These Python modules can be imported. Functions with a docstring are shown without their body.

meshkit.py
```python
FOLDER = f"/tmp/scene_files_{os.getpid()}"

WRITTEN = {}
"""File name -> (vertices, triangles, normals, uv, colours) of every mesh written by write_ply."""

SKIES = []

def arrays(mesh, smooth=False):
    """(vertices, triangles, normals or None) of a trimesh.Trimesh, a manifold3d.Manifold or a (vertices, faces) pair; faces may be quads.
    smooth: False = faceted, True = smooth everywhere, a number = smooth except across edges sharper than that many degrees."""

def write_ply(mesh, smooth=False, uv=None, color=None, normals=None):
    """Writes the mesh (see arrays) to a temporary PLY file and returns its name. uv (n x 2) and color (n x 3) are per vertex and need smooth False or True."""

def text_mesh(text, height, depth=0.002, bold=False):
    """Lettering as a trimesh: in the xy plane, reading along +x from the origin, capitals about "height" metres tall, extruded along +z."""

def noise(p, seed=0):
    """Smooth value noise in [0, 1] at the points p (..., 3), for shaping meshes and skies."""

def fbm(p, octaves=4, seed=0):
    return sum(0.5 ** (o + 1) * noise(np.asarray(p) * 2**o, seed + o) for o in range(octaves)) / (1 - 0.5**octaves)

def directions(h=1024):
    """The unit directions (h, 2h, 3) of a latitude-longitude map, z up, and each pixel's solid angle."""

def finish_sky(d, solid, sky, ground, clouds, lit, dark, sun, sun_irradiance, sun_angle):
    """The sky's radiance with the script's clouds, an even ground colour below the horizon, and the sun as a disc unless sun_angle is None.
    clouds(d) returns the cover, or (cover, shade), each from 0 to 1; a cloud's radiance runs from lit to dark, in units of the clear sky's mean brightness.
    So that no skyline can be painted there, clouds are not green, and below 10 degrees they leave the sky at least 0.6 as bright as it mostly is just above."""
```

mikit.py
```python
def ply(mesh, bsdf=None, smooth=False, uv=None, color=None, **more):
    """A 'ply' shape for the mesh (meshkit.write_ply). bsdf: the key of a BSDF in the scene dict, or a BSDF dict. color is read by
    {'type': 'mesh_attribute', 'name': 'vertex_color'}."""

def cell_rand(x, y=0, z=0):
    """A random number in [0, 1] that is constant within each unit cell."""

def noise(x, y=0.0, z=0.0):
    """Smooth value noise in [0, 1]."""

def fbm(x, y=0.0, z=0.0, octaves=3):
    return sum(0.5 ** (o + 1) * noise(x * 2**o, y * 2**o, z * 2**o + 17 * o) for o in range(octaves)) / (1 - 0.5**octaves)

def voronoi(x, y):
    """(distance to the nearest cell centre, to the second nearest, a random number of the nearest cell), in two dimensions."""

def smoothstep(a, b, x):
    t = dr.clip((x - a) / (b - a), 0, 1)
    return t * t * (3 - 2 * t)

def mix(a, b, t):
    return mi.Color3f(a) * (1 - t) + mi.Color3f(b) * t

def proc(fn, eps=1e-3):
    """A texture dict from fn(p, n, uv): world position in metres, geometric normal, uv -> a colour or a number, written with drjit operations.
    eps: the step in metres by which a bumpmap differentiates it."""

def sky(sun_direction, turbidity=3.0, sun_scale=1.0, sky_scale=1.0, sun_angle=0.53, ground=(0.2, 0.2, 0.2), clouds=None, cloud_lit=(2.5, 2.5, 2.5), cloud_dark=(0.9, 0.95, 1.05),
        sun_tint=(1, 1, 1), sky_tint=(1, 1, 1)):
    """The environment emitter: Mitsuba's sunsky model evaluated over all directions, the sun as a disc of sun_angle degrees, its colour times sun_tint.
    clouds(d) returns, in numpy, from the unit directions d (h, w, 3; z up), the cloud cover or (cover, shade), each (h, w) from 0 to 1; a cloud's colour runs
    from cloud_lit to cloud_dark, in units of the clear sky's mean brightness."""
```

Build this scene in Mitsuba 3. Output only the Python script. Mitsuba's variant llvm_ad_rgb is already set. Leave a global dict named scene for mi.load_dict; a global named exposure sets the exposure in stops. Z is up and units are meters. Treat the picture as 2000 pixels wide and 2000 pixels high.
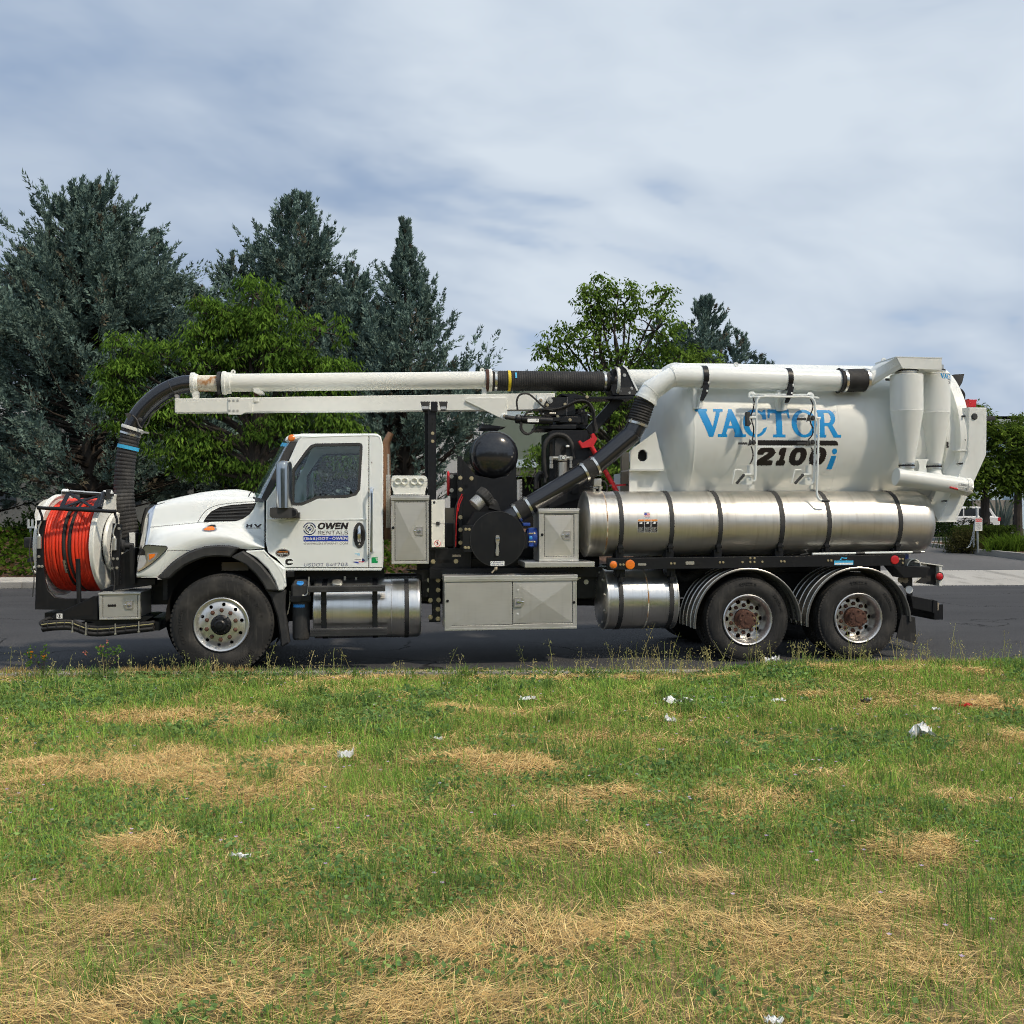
import math, random
import numpy as np, trimesh, mitsuba as mi, mikit, meshkit
import drjit as dr
import manifold3d as m3
from shapely.geometry import Polygon, Point, LineString, MultiPolygon, box as sbox
from shapely.ops import unary_union
from shapely import affinity
from mikit import fbm, noise, voronoi, smoothstep, mix, proc

T = mi.ScalarTransform4f
PI = math.pi
scene, labels = {}, {}

# ---------------------------------------------------------------- camera, sky, exposure
exposure = 1.86
scene['camera'] = {'type': 'perspective', 'fov': 54.3, 'fov_axis': 'x', 'near_clip': 0.1, 'far_clip': 2000.0,
                   'to_world': T().look_at(origin=[0, 0, 1.83], target=[0, 10, 1.83], up=[0.003, 0, 1])}

def clouds(d):
    """a layered overcast: a blue-grey bank to the north-west, paler broken cloud to the east, streaks and a few thin gaps"""
    x, y, z = d[..., 0], d[..., 1], np.maximum(d[..., 2], 0)
    h = 1.0 / (z + 0.20)
    p = np.stack([x * h, y * h, z * 0 + 3.3], -1)
    warp = np.stack([meshkit.fbm(p * 1.1 + 7.1, 4, 11) - 0.5, meshkit.fbm(p * 1.1 + 2.7, 4, 12) - 0.5, z * 0], -1)
    pw = p + warp * [0.55, 0.5, 0]
    rot = np.stack([pw[..., 0] * 0.86 + pw[..., 1] * 0.5, -pw[..., 0] * 0.5 + pw[..., 1] * 0.86, pw[..., 2]], -1)
    streak = meshkit.fbm(rot * [1.0, 1.9, 1] + [3.0, 1.7, 0], 6, 3)
    body = meshkit.fbm(rot * [0.7, 0.9, 1] + [0.4, 9.2, 5], 5, 21)
    fine = meshkit.fbm(rot * [4.2, 6.4, 1] + 2.5, 6, 8)
    az = x / (np.abs(y) + 0.35)
    t = np.clip((0.06 - az + (streak - 0.5) * 0.55 + (fine - 0.5) * 0.22) / 0.30, 0, 1)
    bank = t * t * (3 - 2 * t) * np.clip((0.62 - z) * 4, 0.25, 1)
    low = np.clip((0.27 - z + (body - 0.5) * 0.18) * 5.5, 0, 1) * np.clip(az * 2.2 - 0.1, 0, 1)
    gap = np.clip((fine * 0.45 + streak * 0.65 - 0.585) * 7.0, 0, 1) * np.clip(1.2 - bank, 0, 1)
    shade = 0.15 + 0.60 * bank + 0.50 * low + (body - 0.5) * 0.60 + (streak - 0.5) * 0.62 + (fine - 0.5) * 0.85
    return 1.0 - 0.55 * gap, np.clip(shade, 0, 1)

scene['sky'] = mikit.sky([0.58, -0.47, 0.84], turbidity=3, sun_scale=0.52, sky_scale=1.0, sun_angle=4.0, clouds=clouds,
                         cloud_lit=(2.02, 2.26, 2.52), cloud_dark=(0.90, 1.20, 1.70), sun_tint=(0.93, 0.97, 1.02))

# ---------------------------------------------------------------- materials
def rgb(*c):
    return {'type': 'rgb', 'value': list(c)} if len(c) == 3 else {'type': 'rgb', 'value': [c[0]] * 3}

def mat(name, color, rough=0.5, **k):
    c = color if isinstance(color, dict) else rgb(*color)
    b = {'type': 'principled', 'base_color': c, 'roughness': rough if isinstance(rough, (float, dict)) else float(rough), **k}
    scene['mat_' + name] = {'type': 'twosided', 'bsdf': b}

def bumped(name, inner, fn, scale, eps=1e-3):
    scene['mat_' + name] = {'type': 'twosided', 'bsdf': {'type': 'bumpmap', 'tex': proc(fn, eps), 'scale': scale, 'bsdf': inner}}

def dirty(base, dirt, amount, scale=3.0, up=0.0):
    """paint with dust in soft patches and thin vertical runs"""
    def f(p, n, uv):
        a = fbm(p.x * scale, p.y * scale, p.z * scale, 4)
        r = fbm(p.x * scale * 9, p.y * scale * 9, p.z * scale * 0.9, 3)
        return mix(base, dirt, dr.clip((smoothstep(0.42, 0.8, a) * 0.7 + smoothstep(0.55, 0.85, r) * 0.5) * amount, 0, 1))
    return proc(f)

mat('white_paint', dirty((0.78, 0.815, 0.805), (0.60, 0.60, 0.56), 0.10, 1.8), 0.32, clearcoat=0.6, clearcoat_gloss=0.93)
mat('cream_paint', dirty((0.75, 0.76, 0.715), (0.56, 0.53, 0.45), 0.16, 1.6), 0.38, clearcoat=0.35, clearcoat_gloss=0.85)
mat('tank_paint', dirty((0.70, 0.725, 0.705), (0.52, 0.51, 0.46), 0.30, 1.4), 0.42, clearcoat=0.25, clearcoat_gloss=0.9)
mat('black_paint', dirty((0.007, 0.008, 0.0105), (0.05, 0.047, 0.042), 0.20, 4.0), 0.40, specular=0.35, clearcoat=0.12, clearcoat_gloss=0.85)
mat('gloss_black', (0.010, 0.011, 0.015), 0.14, clearcoat=1.0, clearcoat_gloss=0.97)
mat('black_plastic', dirty((0.026, 0.027, 0.029), (0.11, 0.105, 0.095), 0.35, 6.0), 0.62)
mat('dark_void', (0.006, 0.006, 0.006), 0.9)
mat('dull_alloy', dirty((0.16, 0.155, 0.14), (0.28, 0.26, 0.23), 0.5, 4.0), 0.45, metallic=0.6)
mat('rubber', dirty((0.018, 0.018, 0.018), (0.10, 0.092, 0.08), 0.5, 5.0), 0.82)
mat('hose_rubber', dirty((0.016, 0.016, 0.017), (0.085, 0.082, 0.078), 0.5, 7.0), 0.72)
mat('worn_hose', dirty((0.030, 0.030, 0.031), (0.13, 0.125, 0.12), 0.6, 6.0), 0.8)
mat('chrome', (0.82, 0.83, 0.85), 0.07, metallic=1.0)
mat('dull_chrome', (0.50, 0.51, 0.50), 0.14, metallic=1.0)
mat('seal', (0.09, 0.09, 0.085), 0.8)
mat('zinc', (0.62, 0.60, 0.54), 0.38, metallic=0.9)
mat('brass_bolt', (0.62, 0.53, 0.34), 0.42, metallic=0.85)
mat('clamp_steel', (0.78, 0.77, 0.72), 0.26, metallic=1.0)
mat('red_hose', dirty((0.78, 0.052, 0.020), (0.33, 0.03, 0.015), 0.5, 9.0), 0.42, specular=0.4)
mat('red_paint', (0.58, 0.018, 0.024), 0.35, clearcoat=0.4)
mat('orange_lens', (0.85, 0.20, 0.012), 0.18, clearcoat=1.0)
mat('red_lens', (0.55, 0.010, 0.016), 0.18, clearcoat=1.0)
mat('clear_lens', (0.55, 0.57, 0.6), 0.1, clearcoat=1.0, metallic=0.3)
mat('blue_paint', (0.012, 0.05, 0.28), 0.35, clearcoat=0.5)
mat('blue_cap', (0.04, 0.28, 0.72), 0.45)
mat('blue_print', (0.005, 0.275, 0.66), 0.35, clearcoat=0.3)
mat('navy_print', (0.03, 0.05, 0.15), 0.4)
mat('royal_print', (0.012, 0.045, 0.36), 0.4)
mat('black_print', (0.012, 0.010, 0.012), 0.35)
mat('white_print', (0.82, 0.83, 0.82), 0.4)
mat('gray_print', (0.30, 0.29, 0.29), 0.45)
mat('dark_print', (0.07, 0.065, 0.07), 0.45)
mat('hose_stripe', (0.42, 0.38, 0.16), 0.6)
mat('orange_print', (0.75, 0.25, 0.03), 0.45)
mat('red_print', (0.62, 0.02, 0.03), 0.45)
mat('green_print', (0.0, 0.32, 0.09), 0.45)
mat('yellow_print', (0.72, 0.55, 0.02), 0.5)
mat('sky_print', (0.05, 0.42, 0.72), 0.45)
mat('rust', dirty((0.075, 0.034, 0.024), (0.15, 0.075, 0.045), 0.8, 30.0), 0.85)
mat('rusty_white', dirty((0.70, 0.67, 0.56), (0.36, 0.17, 0.06), 2.2, 9.0), 0.6)
mat('exhaust', dirty((0.30, 0.17, 0.10), (0.10, 0.06, 0.045), 0.8, 8.0), 0.42, metallic=0.75)
mat('beige_plastic', (0.33, 0.28, 0.21), 0.6)
mat('seat', (0.022, 0.022, 0.024), 0.85)
mat('dash', (0.05, 0.05, 0.052), 0.7)

def steel(name, tint, r0, axis, metallic=1.0, streaks=0.5, stain=(0.45, 0.42, 0.36)):
    """brushed sheet: fine grain across the axis given, smudges and water runs"""
    def col(p, n, uv):
        q = p.x * 0.9925 + (p.y - 11.78) * 0.1219
        g = noise(q * 170, p.y * 9, p.z * 5) if axis == 'ring' else noise(q * 8, p.y * 90, p.z * 160)
        s = fbm(q * 2.4, p.y * 2.0, p.z * 2.4, 4)
        runs = fbm(q * 26, p.y * 3, p.z * 1.6, 4)
        return mix(tint, stain, dr.clip(smoothstep(0.40, 0.80, s) * streaks + smoothstep(0.5, 0.8, runs) * streaks * 0.7 + (g - 0.5) * 0.26, 0, 1))
    def ro(p, n, uv):
        q = p.x * 0.9925 + (p.y - 11.78) * 0.1219
        s = fbm(q * 4.0, p.y * 3.0, p.z * 6.0, 3)
        g = noise(q * 120, p.y * 9, p.z * 7) if axis == 'ring' else noise(q * 6, p.y * 60, p.z * 110)
        return r0 + (s - 0.5) * 0.22 + (g - 0.5) * 0.10
    scene['mat_' + name] = {'type': 'twosided', 'bsdf': {'type': 'principled', 'base_color': proc(col), 'roughness': proc(ro), 'metallic': metallic}}
steel('steel', (0.70, 0.675, 0.62), 0.38, 'ring', 0.92, 0.55)
steel('tank_alloy', (0.80, 0.80, 0.78), 0.30, 'ring', 0.97, 0.5, (0.50, 0.49, 0.46))
steel('box_sheet', (0.60, 0.59, 0.545), 0.50, 'flat', 0.72, 0.32, (0.46, 0.45, 0.41))
steel('box_trim', (0.74, 0.73, 0.69), 0.38, 'flat', 0.82, 0.3, (0.52, 0.50, 0.46))
steel('rim_alloy', (0.80, 0.79, 0.77), 0.33, 'flat', 0.9, 0.45, (0.5, 0.45, 0.38))
scene['mat_glass'] = {'type': 'thindielectric', 'int_ior': 1.5, 'specular_transmittance': rgb(0.62, 0.74, 0.70)}
scene['mat_windscreen'] = {'type': 'thindielectric', 'int_ior': 1.5, 'specular_transmittance': rgb(0.45, 0.58, 0.55)}
scene['mat_car_glass'] = {'type': 'twosided', 'bsdf': {'type': 'principled', 'base_color': rgb(0.02, 0.025, 0.03), 'roughness': 0.06}}

# ---------------------------------------------------------------- mesh helpers (x along, y away from the camera, z up)
def cat(*ms):
    out = []
    for m in ms:
        out += list(m) if isinstance(m, (list, tuple)) else [m]
    return trimesh.util.concatenate(out) if len(out) > 1 else out[0]

def TM(v, f):
    return trimesh.Trimesh(np.asarray(v, float), np.asarray(f, int), process=False)

def box(x0, x1, y0, y1, z0, z1, r=0.0):
    lo, hi = np.minimum([x0, y0, z0], [x1, y1, z1]), np.maximum([x0, y0, z0], [x1, y1, z1])
    if r <= 0:
        m = trimesh.creation.box(hi - lo)
        m.apply_translation((lo + hi) / 2)
        return m
    r = min(r, 0.49 * (hi - lo).min())
    pts = []
    for sx in (0, 1):
        for sy in (0, 1):
            for sz in (0, 1):
                c = np.where([sx, sy, sz], hi, lo)
                s = np.where([sx, sy, sz], -1, 1) * r
                for a, b in ((0, 1), (0, 2), (1, 2)):
                    q = c.copy(); q[a] += s[a]; q[b] += s[b]; pts.append(q)
                pts.append(c + s * 0.33)
    return trimesh.convex.convex_hull(np.array(pts))

def hull(pts):
    return trimesh.convex.convex_hull(np.asarray(pts, float))

def bar(p, q, w, h=None, up=(0, 0, 1), r=0.0):
    """a straight bar of section w x h from p to q"""
    p, q = np.asarray(p, float), np.asarray(q, float)
    h = h or w
    L = np.linalg.norm(q - p); d = (q - p) / L
    u = np.asarray(up, float); s = np.cross(d, u)
    if np.linalg.norm(s) < 1e-6: s = np.cross(d, [1, 0, 0])
    s /= np.linalg.norm(s); u = np.cross(s, d)
    m = box(0, L, -w / 2, w / 2, -h / 2, h / 2, r)
    M = np.eye(4); M[:3, 0], M[:3, 1], M[:3, 2], M[:3, 3] = d, -s, u, p
    m.apply_transform(M)
    return m

def frame(d):
    d = np.asarray(d, float); d = d / np.linalg.norm(d)
    a = np.cross(d, [0, 0, 1.0] if abs(d[2]) < 0.9 else [1.0, 0, 0]); a /= np.linalg.norm(a)
    return d, a, np.cross(d, a)

def lathe(prof, p=(0, 0, 0), d=(0, 1, 0), n=32, close=False):
    """prof: [(distance along d, radius)], revolved about the line through p"""
    d, a, b = frame(d)
    prof = np.asarray(prof, float)
    if close: prof = np.vstack([prof, prof[:1]])
    t = np.arange(n) * 2 * PI / n
    ring = np.cos(t)[:, None] * a + np.sin(t)[:, None] * b
    v = (np.asarray(p, float) + prof[:, None, :1] * d + prof[:, None, 1:] * ring[None]).reshape(-1, 3)
    k = len(prof)
    i, j = np.meshgrid(np.arange(k - 1), np.arange(n), indexing='ij')
    A, B, C, D = i * n + j, i * n + (j + 1) % n, (i + 1) * n + (j + 1) % n, (i + 1) * n + j
    f = np.vstack([np.stack([A, B, C], -1).reshape(-1, 3), np.stack([A, C, D], -1).reshape(-1, 3)])
    m = TM(v, f)
    m.merge_vertices()
    m.update_faces(m.nondegenerate_faces())
    return m

def cyl(p, q, r, r2=None, n=20, bevel=0.0):
    p, q = np.asarray(p, float), np.asarray(q, float)
    L = np.linalg.norm(q - p); r2 = r if r2 is None else r2
    if bevel:
        prof = [(0, 0), (0, r - bevel), (bevel, r), (L - bevel, r2), (L, r2 - bevel), (L, 0)]
    else:
        prof = [(0, 0), (0, r), (L, r2), (L, 0)]
    return lathe(prof, p, q - p, n)

def spl(pts, k=8):
    """Catmull-Rom through the points"""
    P = np.asarray(pts, float)
    P = np.vstack([2 * P[0] - P[1], P, 2 * P[-1] - P[-2]])
    out = []
    for i in range(1, len(P) - 2):
        t = np.linspace(0, 1, k, endpoint=False)[:, None]
        a, b, c, e = P[i - 1], P[i], P[i + 1], P[i + 2]
        out.append(0.5 * (2 * b + (c - a) * t + (2 * a - 5 * b + 4 * c - e) * t ** 2 + (3 * b - a - 3 * c + e) * t ** 3))
    return np.vstack(out + [P[-2:-1]])

def tube(pts, r, n=10, cap=True, closed=False):
    P = np.asarray(pts, float)
    tan = np.gradient(P, axis=0)
    if closed: tan = np.roll(P, -1, 0) - np.roll(P, 1, 0)
    tan /= np.linalg.norm(tan, axis=1, keepdims=True) + 1e-12
    _, a, _ = frame(tan[0])
    A = []
    for t in tan:
        a = a - t * (a @ t); a = a / np.linalg.norm(a); A.append(a)
    A = np.array(A); B = np.cross(tan, A)
    r = np.broadcast_to(r, (len(P),))
    th = np.arange(n) * 2 * PI / n
    v = (P[:, None] + r[:, None, None] * (np.cos(th)[None, :, None] * A[:, None] + np.sin(th)[None, :, None] * B[:, None])).reshape(-1, 3)
    k = len(P)
    i, j = np.meshgrid(np.arange(k if closed else k - 1), np.arange(n), indexing='ij')
    i2 = (i + 1) % k
    a_, b_, c_, d_ = i * n + j, i * n + (j + 1) % n, i2 * n + (j + 1) % n, i2 * n + j
    f = [np.stack([a_, b_, c_], -1).reshape(-1, 3), np.stack([a_, c_, d_], -1).reshape(-1, 3)]
    if cap and not closed:
        v = np.vstack([v, P[:1], P[-1:]])
        jj = np.arange(n)
        f += [np.stack([(jj + 1) % n, jj, jj * 0 + k * n], 1), np.stack([(k - 1) * n + jj, (k - 1) * n + (jj + 1) % n, jj * 0 + k * n + 1], 1)]
    return TM(v, np.vstack(f))

def resample(P, step):
    P = np.asarray(P, float)
    s = np.r_[0, np.cumsum(np.linalg.norm(np.diff(P, axis=0), axis=1))]
    q = np.linspace(0, s[-1], max(2, int(round(s[-1] / step)) + 1))
    return np.stack([np.interp(q, s, P[:, i]) for i in range(3)], 1), q

def ribbed(P, r, pitch, depth, n=24):
    """a corrugated hose"""
    P, q = resample(P, pitch / 5)
    return tube(P, r + depth * (np.abs(np.sin(q / pitch * PI)) ** 0.7 - 0.6), n)

def pairs(flat):
    return np.asarray(flat, float).reshape(-1, 2)

def rounded(poly, r, k=8):
    p = poly if hasattr(poly, 'exterior') else Polygon(poly)
    return p.buffer(-r, join_style=1).buffer(2 * r, quad_segs=k).buffer(-r, quad_segs=k) if r > 0 else p

def flat(poly):
    """triangulated polygon -> (2-d vertices, faces)"""
    return trimesh.creation.triangulate_polygon(poly, engine='earcut')

def _orient(p):
    from shapely.geometry.polygon import orient
    return orient(p, 1.0)

def cross2(a):
    p, q = a[:, 1] - a[:, 0], a[:, 2] - a[:, 0]
    return p[:, 0] * q[:, 1] - p[:, 1] * q[:, 0]

def prism(poly, y0, y1, bevel=0.0, back=True):
    """polygon in (x, z), extruded along y from y0 (towards the camera) to y1, the front edge bevelled"""
    if not hasattr(poly, 'geom_type'): poly = Polygon(pairs(poly))
    if not poly.is_valid: poly = poly.buffer(0)
    if poly.geom_type == 'MultiPolygon':
        return cat([prism(g, y0, y1, bevel, back) for g in poly.geoms])
    poly = _orient(poly.simplify(1e-4))
    loops = [np.array(poly.exterior.coords)[:-1]] + [np.array(i.coords)[:-1] for i in poly.interiors]
    V, Fc, off = [], [], 0
    front = []
    for L in loops:
        k = len(L)
        e = np.roll(L, -1, 0) - L
        e /= np.linalg.norm(e, axis=1, keepdims=True) + 1e-12
        nrm = np.stack([-e[:, 1], e[:, 0]], 1)                      # inward for ccw outer loop
        mm = nrm + np.roll(nrm, 1, 0)
        mm /= np.maximum((mm * nrm).sum(1, keepdims=True), 0.35)
        inn = L + mm * bevel
        rings = [(inn, y0), (L, y0 + bevel), (L, y1)] if bevel > 0 else [(L, y0), (L, y1)]
        for q, y in rings: V.append(np.stack([q[:, 0], np.full(k, y), q[:, 1]], 1))
        j = np.arange(k); j2 = (j + 1) % k
        for r in range(len(rings) - 1):
            a, b, c, d = off + r * k + j, off + r * k + j2, off + (r + 1) * k + j2, off + (r + 1) * k + j
            Fc += [np.stack([a, b, c], 1), np.stack([a, c, d], 1)]
        front.append((inn if bevel > 0 else L)); off += k * len(rings)
    pf = Polygon(front[0], front[1:])
    for P_, y, flip in ((pf, y0, False), (poly, y1, True)):
        if flip and not back: continue
        v2, f2 = flat(P_)
        a = v2[f2]; area = cross2(a)
        f2 = np.where((area > 0)[:, None] != flip, f2, f2[:, ::-1])
        V.append(np.stack([v2[:, 0], np.full(len(v2), y), v2[:, 1]], 1)); Fc.append(f2 + off); off += len(v2)
    m = TM(np.vstack(V), np.vstack(Fc))
    m.merge_vertices()
    return m

def sheet(poly, yfn, step=0.0, thick=0.0):
    """polygon in (x, z) laid on the surface y = yfn(x, z)"""
    out = []
    for g in getattr(poly, 'geoms', [poly]):
        v2, f2 = flat(g)
        v = np.c_[v2[:, 0], np.zeros(len(v2)), v2[:, 1]]
        if step:
            v, f2 = trimesh.remesh.subdivide_to_size(v, f2, step, max_iter=12)
        a = v[f2][:, :, [0, 2]]; area = cross2(a)
        f2 = np.where((area > 0)[:, None], f2, f2[:, ::-1])
        v[:, 1] = yfn(v[:, 0], v[:, 2])
        out.append(TM(v, f2))
    return cat(out)

def glyphs(text, bold=False):
    """letters as a shapely polygon, capitals one unit high, starting at the origin"""
    m = meshkit.text_mesh(text, 1.0, 0.002, bold)
    tri = m.triangles[np.abs(m.face_normals[:, 2]) > 0.9]
    tri = tri[tri[:, :, 2].mean(1) > 0.001][:, :, :2]
    return unary_union([Polygon(t).buffer(1e-4) for t in tri if Polygon(t).area > 1e-9]).simplify(0.004)

def fit(poly, x0, z0, x1, z1, shear=0.0):
    """the polygon stretched to fill the rectangle, slanted by shear"""
    a, b, c, d = poly.bounds
    poly = affinity.translate(poly, -a, -b)
    poly = affinity.scale(poly, 1 / (c - a), 1 / (d - b), origin=(0, 0))
    H_, W_ = z1 - z0, x1 - x0
    w = W_ - shear * H_
    return affinity.affine_transform(poly, [w, shear * H_, 0, H_, x0, z0])

def disc(c, r, n=24):
    return Point(*c).buffer(r, quad_segs=n // 4)

def dome(c, r, h, d=(0, -1, 0), n=14):
    return lathe([(0, r), (h * 0.35, r * 0.95), (h * 0.75, r * 0.62), (h, 0)], c, d, n)

def bolts(pts, y, r=0.016, h=0.012):
    out = []
    for x, z in pairs(pts):
        out.append(lathe([(0, r * 1.35), (h * 0.25, r * 1.35), (h * 0.25, r), (h, r * 0.9), (h, 0)], (x, y, z), (0, -1, 0), 8))
    return cat(out)

# ---------------------------------------------------------------- scene entries
def numbered(name):
    if name not in scene and name not in labels and name not in HELD: HELD.add(name); return name
    k = 1
    while f'{name}_{k:03d}' in HELD: k += 1
    HELD.add(f'{name}_{k:03d}')
    return f'{name}_{k:03d}'
HELD = set()

def put(key, mesh, m, smooth=30, **k):
    scene[key] = mikit.ply(mesh, m if isinstance(m, dict) else 'mat_' + m, smooth=smooth, **k)
    return key

def thing(name, label, cat_, group=None):
    key = numbered(name)
    labels[key] = {'label': label, 'category': cat_}
    if group: labels[key]['group'] = group
    return key

def solo(name, mesh, m, label, cat_, group=None, smooth=30, **k):
    return put(thing(name, label, cat_, group), mesh, m, smooth, **k)

def struct(name, mesh, m, smooth=False, **k):
    labels[name] = {'kind': 'structure'}
    return put(name, mesh, m, smooth, **k)

def part(parent, name, mesh, m, label=None, smooth=30, stuff=False, **k):
    key = numbered(parent + '__' + name)
    if label: labels.setdefault(key, {})['label'] = label
    if stuff: labels.setdefault(key, {})['kind'] = 'stuff'
    return put(key, mesh, m, smooth, **k)

# the truck stands a little askew to the kerb: its own frame has x to its rear and y from its near side to its far side
A7 = math.radians(7.0)
TRUCK = np.array([[math.cos(A7), -math.sin(A7), 0, 0], [math.sin(A7), math.cos(A7), 0, 11.78], [0, 0, 1, 0], [0, 0, 0, 1.0]])
K = 'vacuum_truck'
HELD.add(K)
labels[K] = {'label': 'white sewer cleaning vacuum truck with red hose reel in front, parked on the street', 'category': 'truck'}

def P(name, mesh, m, label=None, smooth=30, parent=K, stuff=False):
    mesh = mesh.copy(); mesh.apply_transform(TRUCK)
    return part(parent, name, mesh, m, label, smooth, stuff)

# ================================================================= THE TRUCK
def pl(flat_, y):
    """pixel-free list x,z,x,z.. -> points at lateral y"""
    q = pairs(flat_)
    return np.c_[q[:, 0], np.full(len(q), y), q[:, 1]]

# ---------------------------------------------------------------- chassis
P('chassis', cat([box(-4.3, 4.95, y, y + 0.09, 0.72, 1.02) for y in (0.84, 1.58)] +
                 [box(x, x + 0.12, 0.9, 1.6, 0.76, 0.98) for x in (-4.2, -2.6, -1.2, 0.2, 1.5, 2.9, 4.3)] +
                 [box(-0.95, 5.0, 0.80, 0.92, 1.03, 1.12), box(-0.95, 5.0, 1.58, 1.70, 1.03, 1.12)]), 'black_paint')
P('gearbox', cat(cyl((-2.7, 1.25, 0.75), (-1.6, 1.25, 0.72), 0.3, 0.22, 16), cyl((-1.6, 1.25, 0.72), (2.9, 1.25, 0.6), 0.055),
                 cyl((-3.34, 0.42, 0.54), (-3.34, 2.1, 0.54), 0.07), cyl((2.888, 0.5, 0.5), (2.888, 2.0, 0.5), 0.13), cyl((4.305, 0.5, 0.5), (4.305, 2.0, 0.5), 0.13),
                 box(-0.7, 0.7, 0.75, 1.7, 0.62, 1.0), lathe([(-.3, 0), (-.2, .2), (0, .25), (.2, .2), (.3, 0)], (2.888, 1.25, .5), (1, 0, 0), 16),
                 lathe([(-.3, 0), (-.2, .2), (0, .25), (.2, .2), (.3, 0)], (4.305, 1.25, .5), (1, 0, 0), 16)), 'black_plastic')

# ---------------------------------------------------------------- wheels
def tyre_mesh(c, R, w, rim, near=True):
    x, z = c[0], c[2]
    y0 = c[1]
    pr = [(0.055, rim - 0.005), (0.03, rim + 0.015), (0.004, rim + 0.07), (0.0, rim + 0.11), (0.008, R - 0.07), (0.022, R - 0.035), (0.045, R - 0.012), (0.07, R - 0.003)]
    g = np.linspace(0.07, w - 0.07, 5)
    for a, b in zip(g[:-1], g[1:]):
        pr += [(a + 0.002, R), (b - 0.012, R), (b - 0.010, R - 0.012), (b - 0.002, R - 0.012)]
    pr += [(w - a, r) for a, r in pr[:8][::-1]]
    m = lathe(pr, (x, y0, z), (0, 1, 0), 72)
    ang = np.arctan2(m.vertices[:, 2] - z, m.vertices[:, 0] - x)
    return m

def tread_blocks(c, R, w, n=72):
    """shoulder lugs along both edges of the tread"""
    out = []
    for k in range(n):
        t = 2 * PI * k / n
        for y in (c[1] + 0.035, c[1] + w - 0.085):
            b = box(-0.016, 0.016, 0, 0.05, -0.02, 0.004)
            M = np.eye(4); ct, st = math.cos(t), math.sin(t)
            M[:3, 0], M[:3, 1], M[:3, 2] = [-st, 0, ct], [0, 1, 0], [ct, 0, st]
            M[:3, 3] = [c[0] + ct * (R - 0.004), y, c[2] + st * (R - 0.004)]
            b.apply_transform(M); out.append(b)
    return cat(out)

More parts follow.
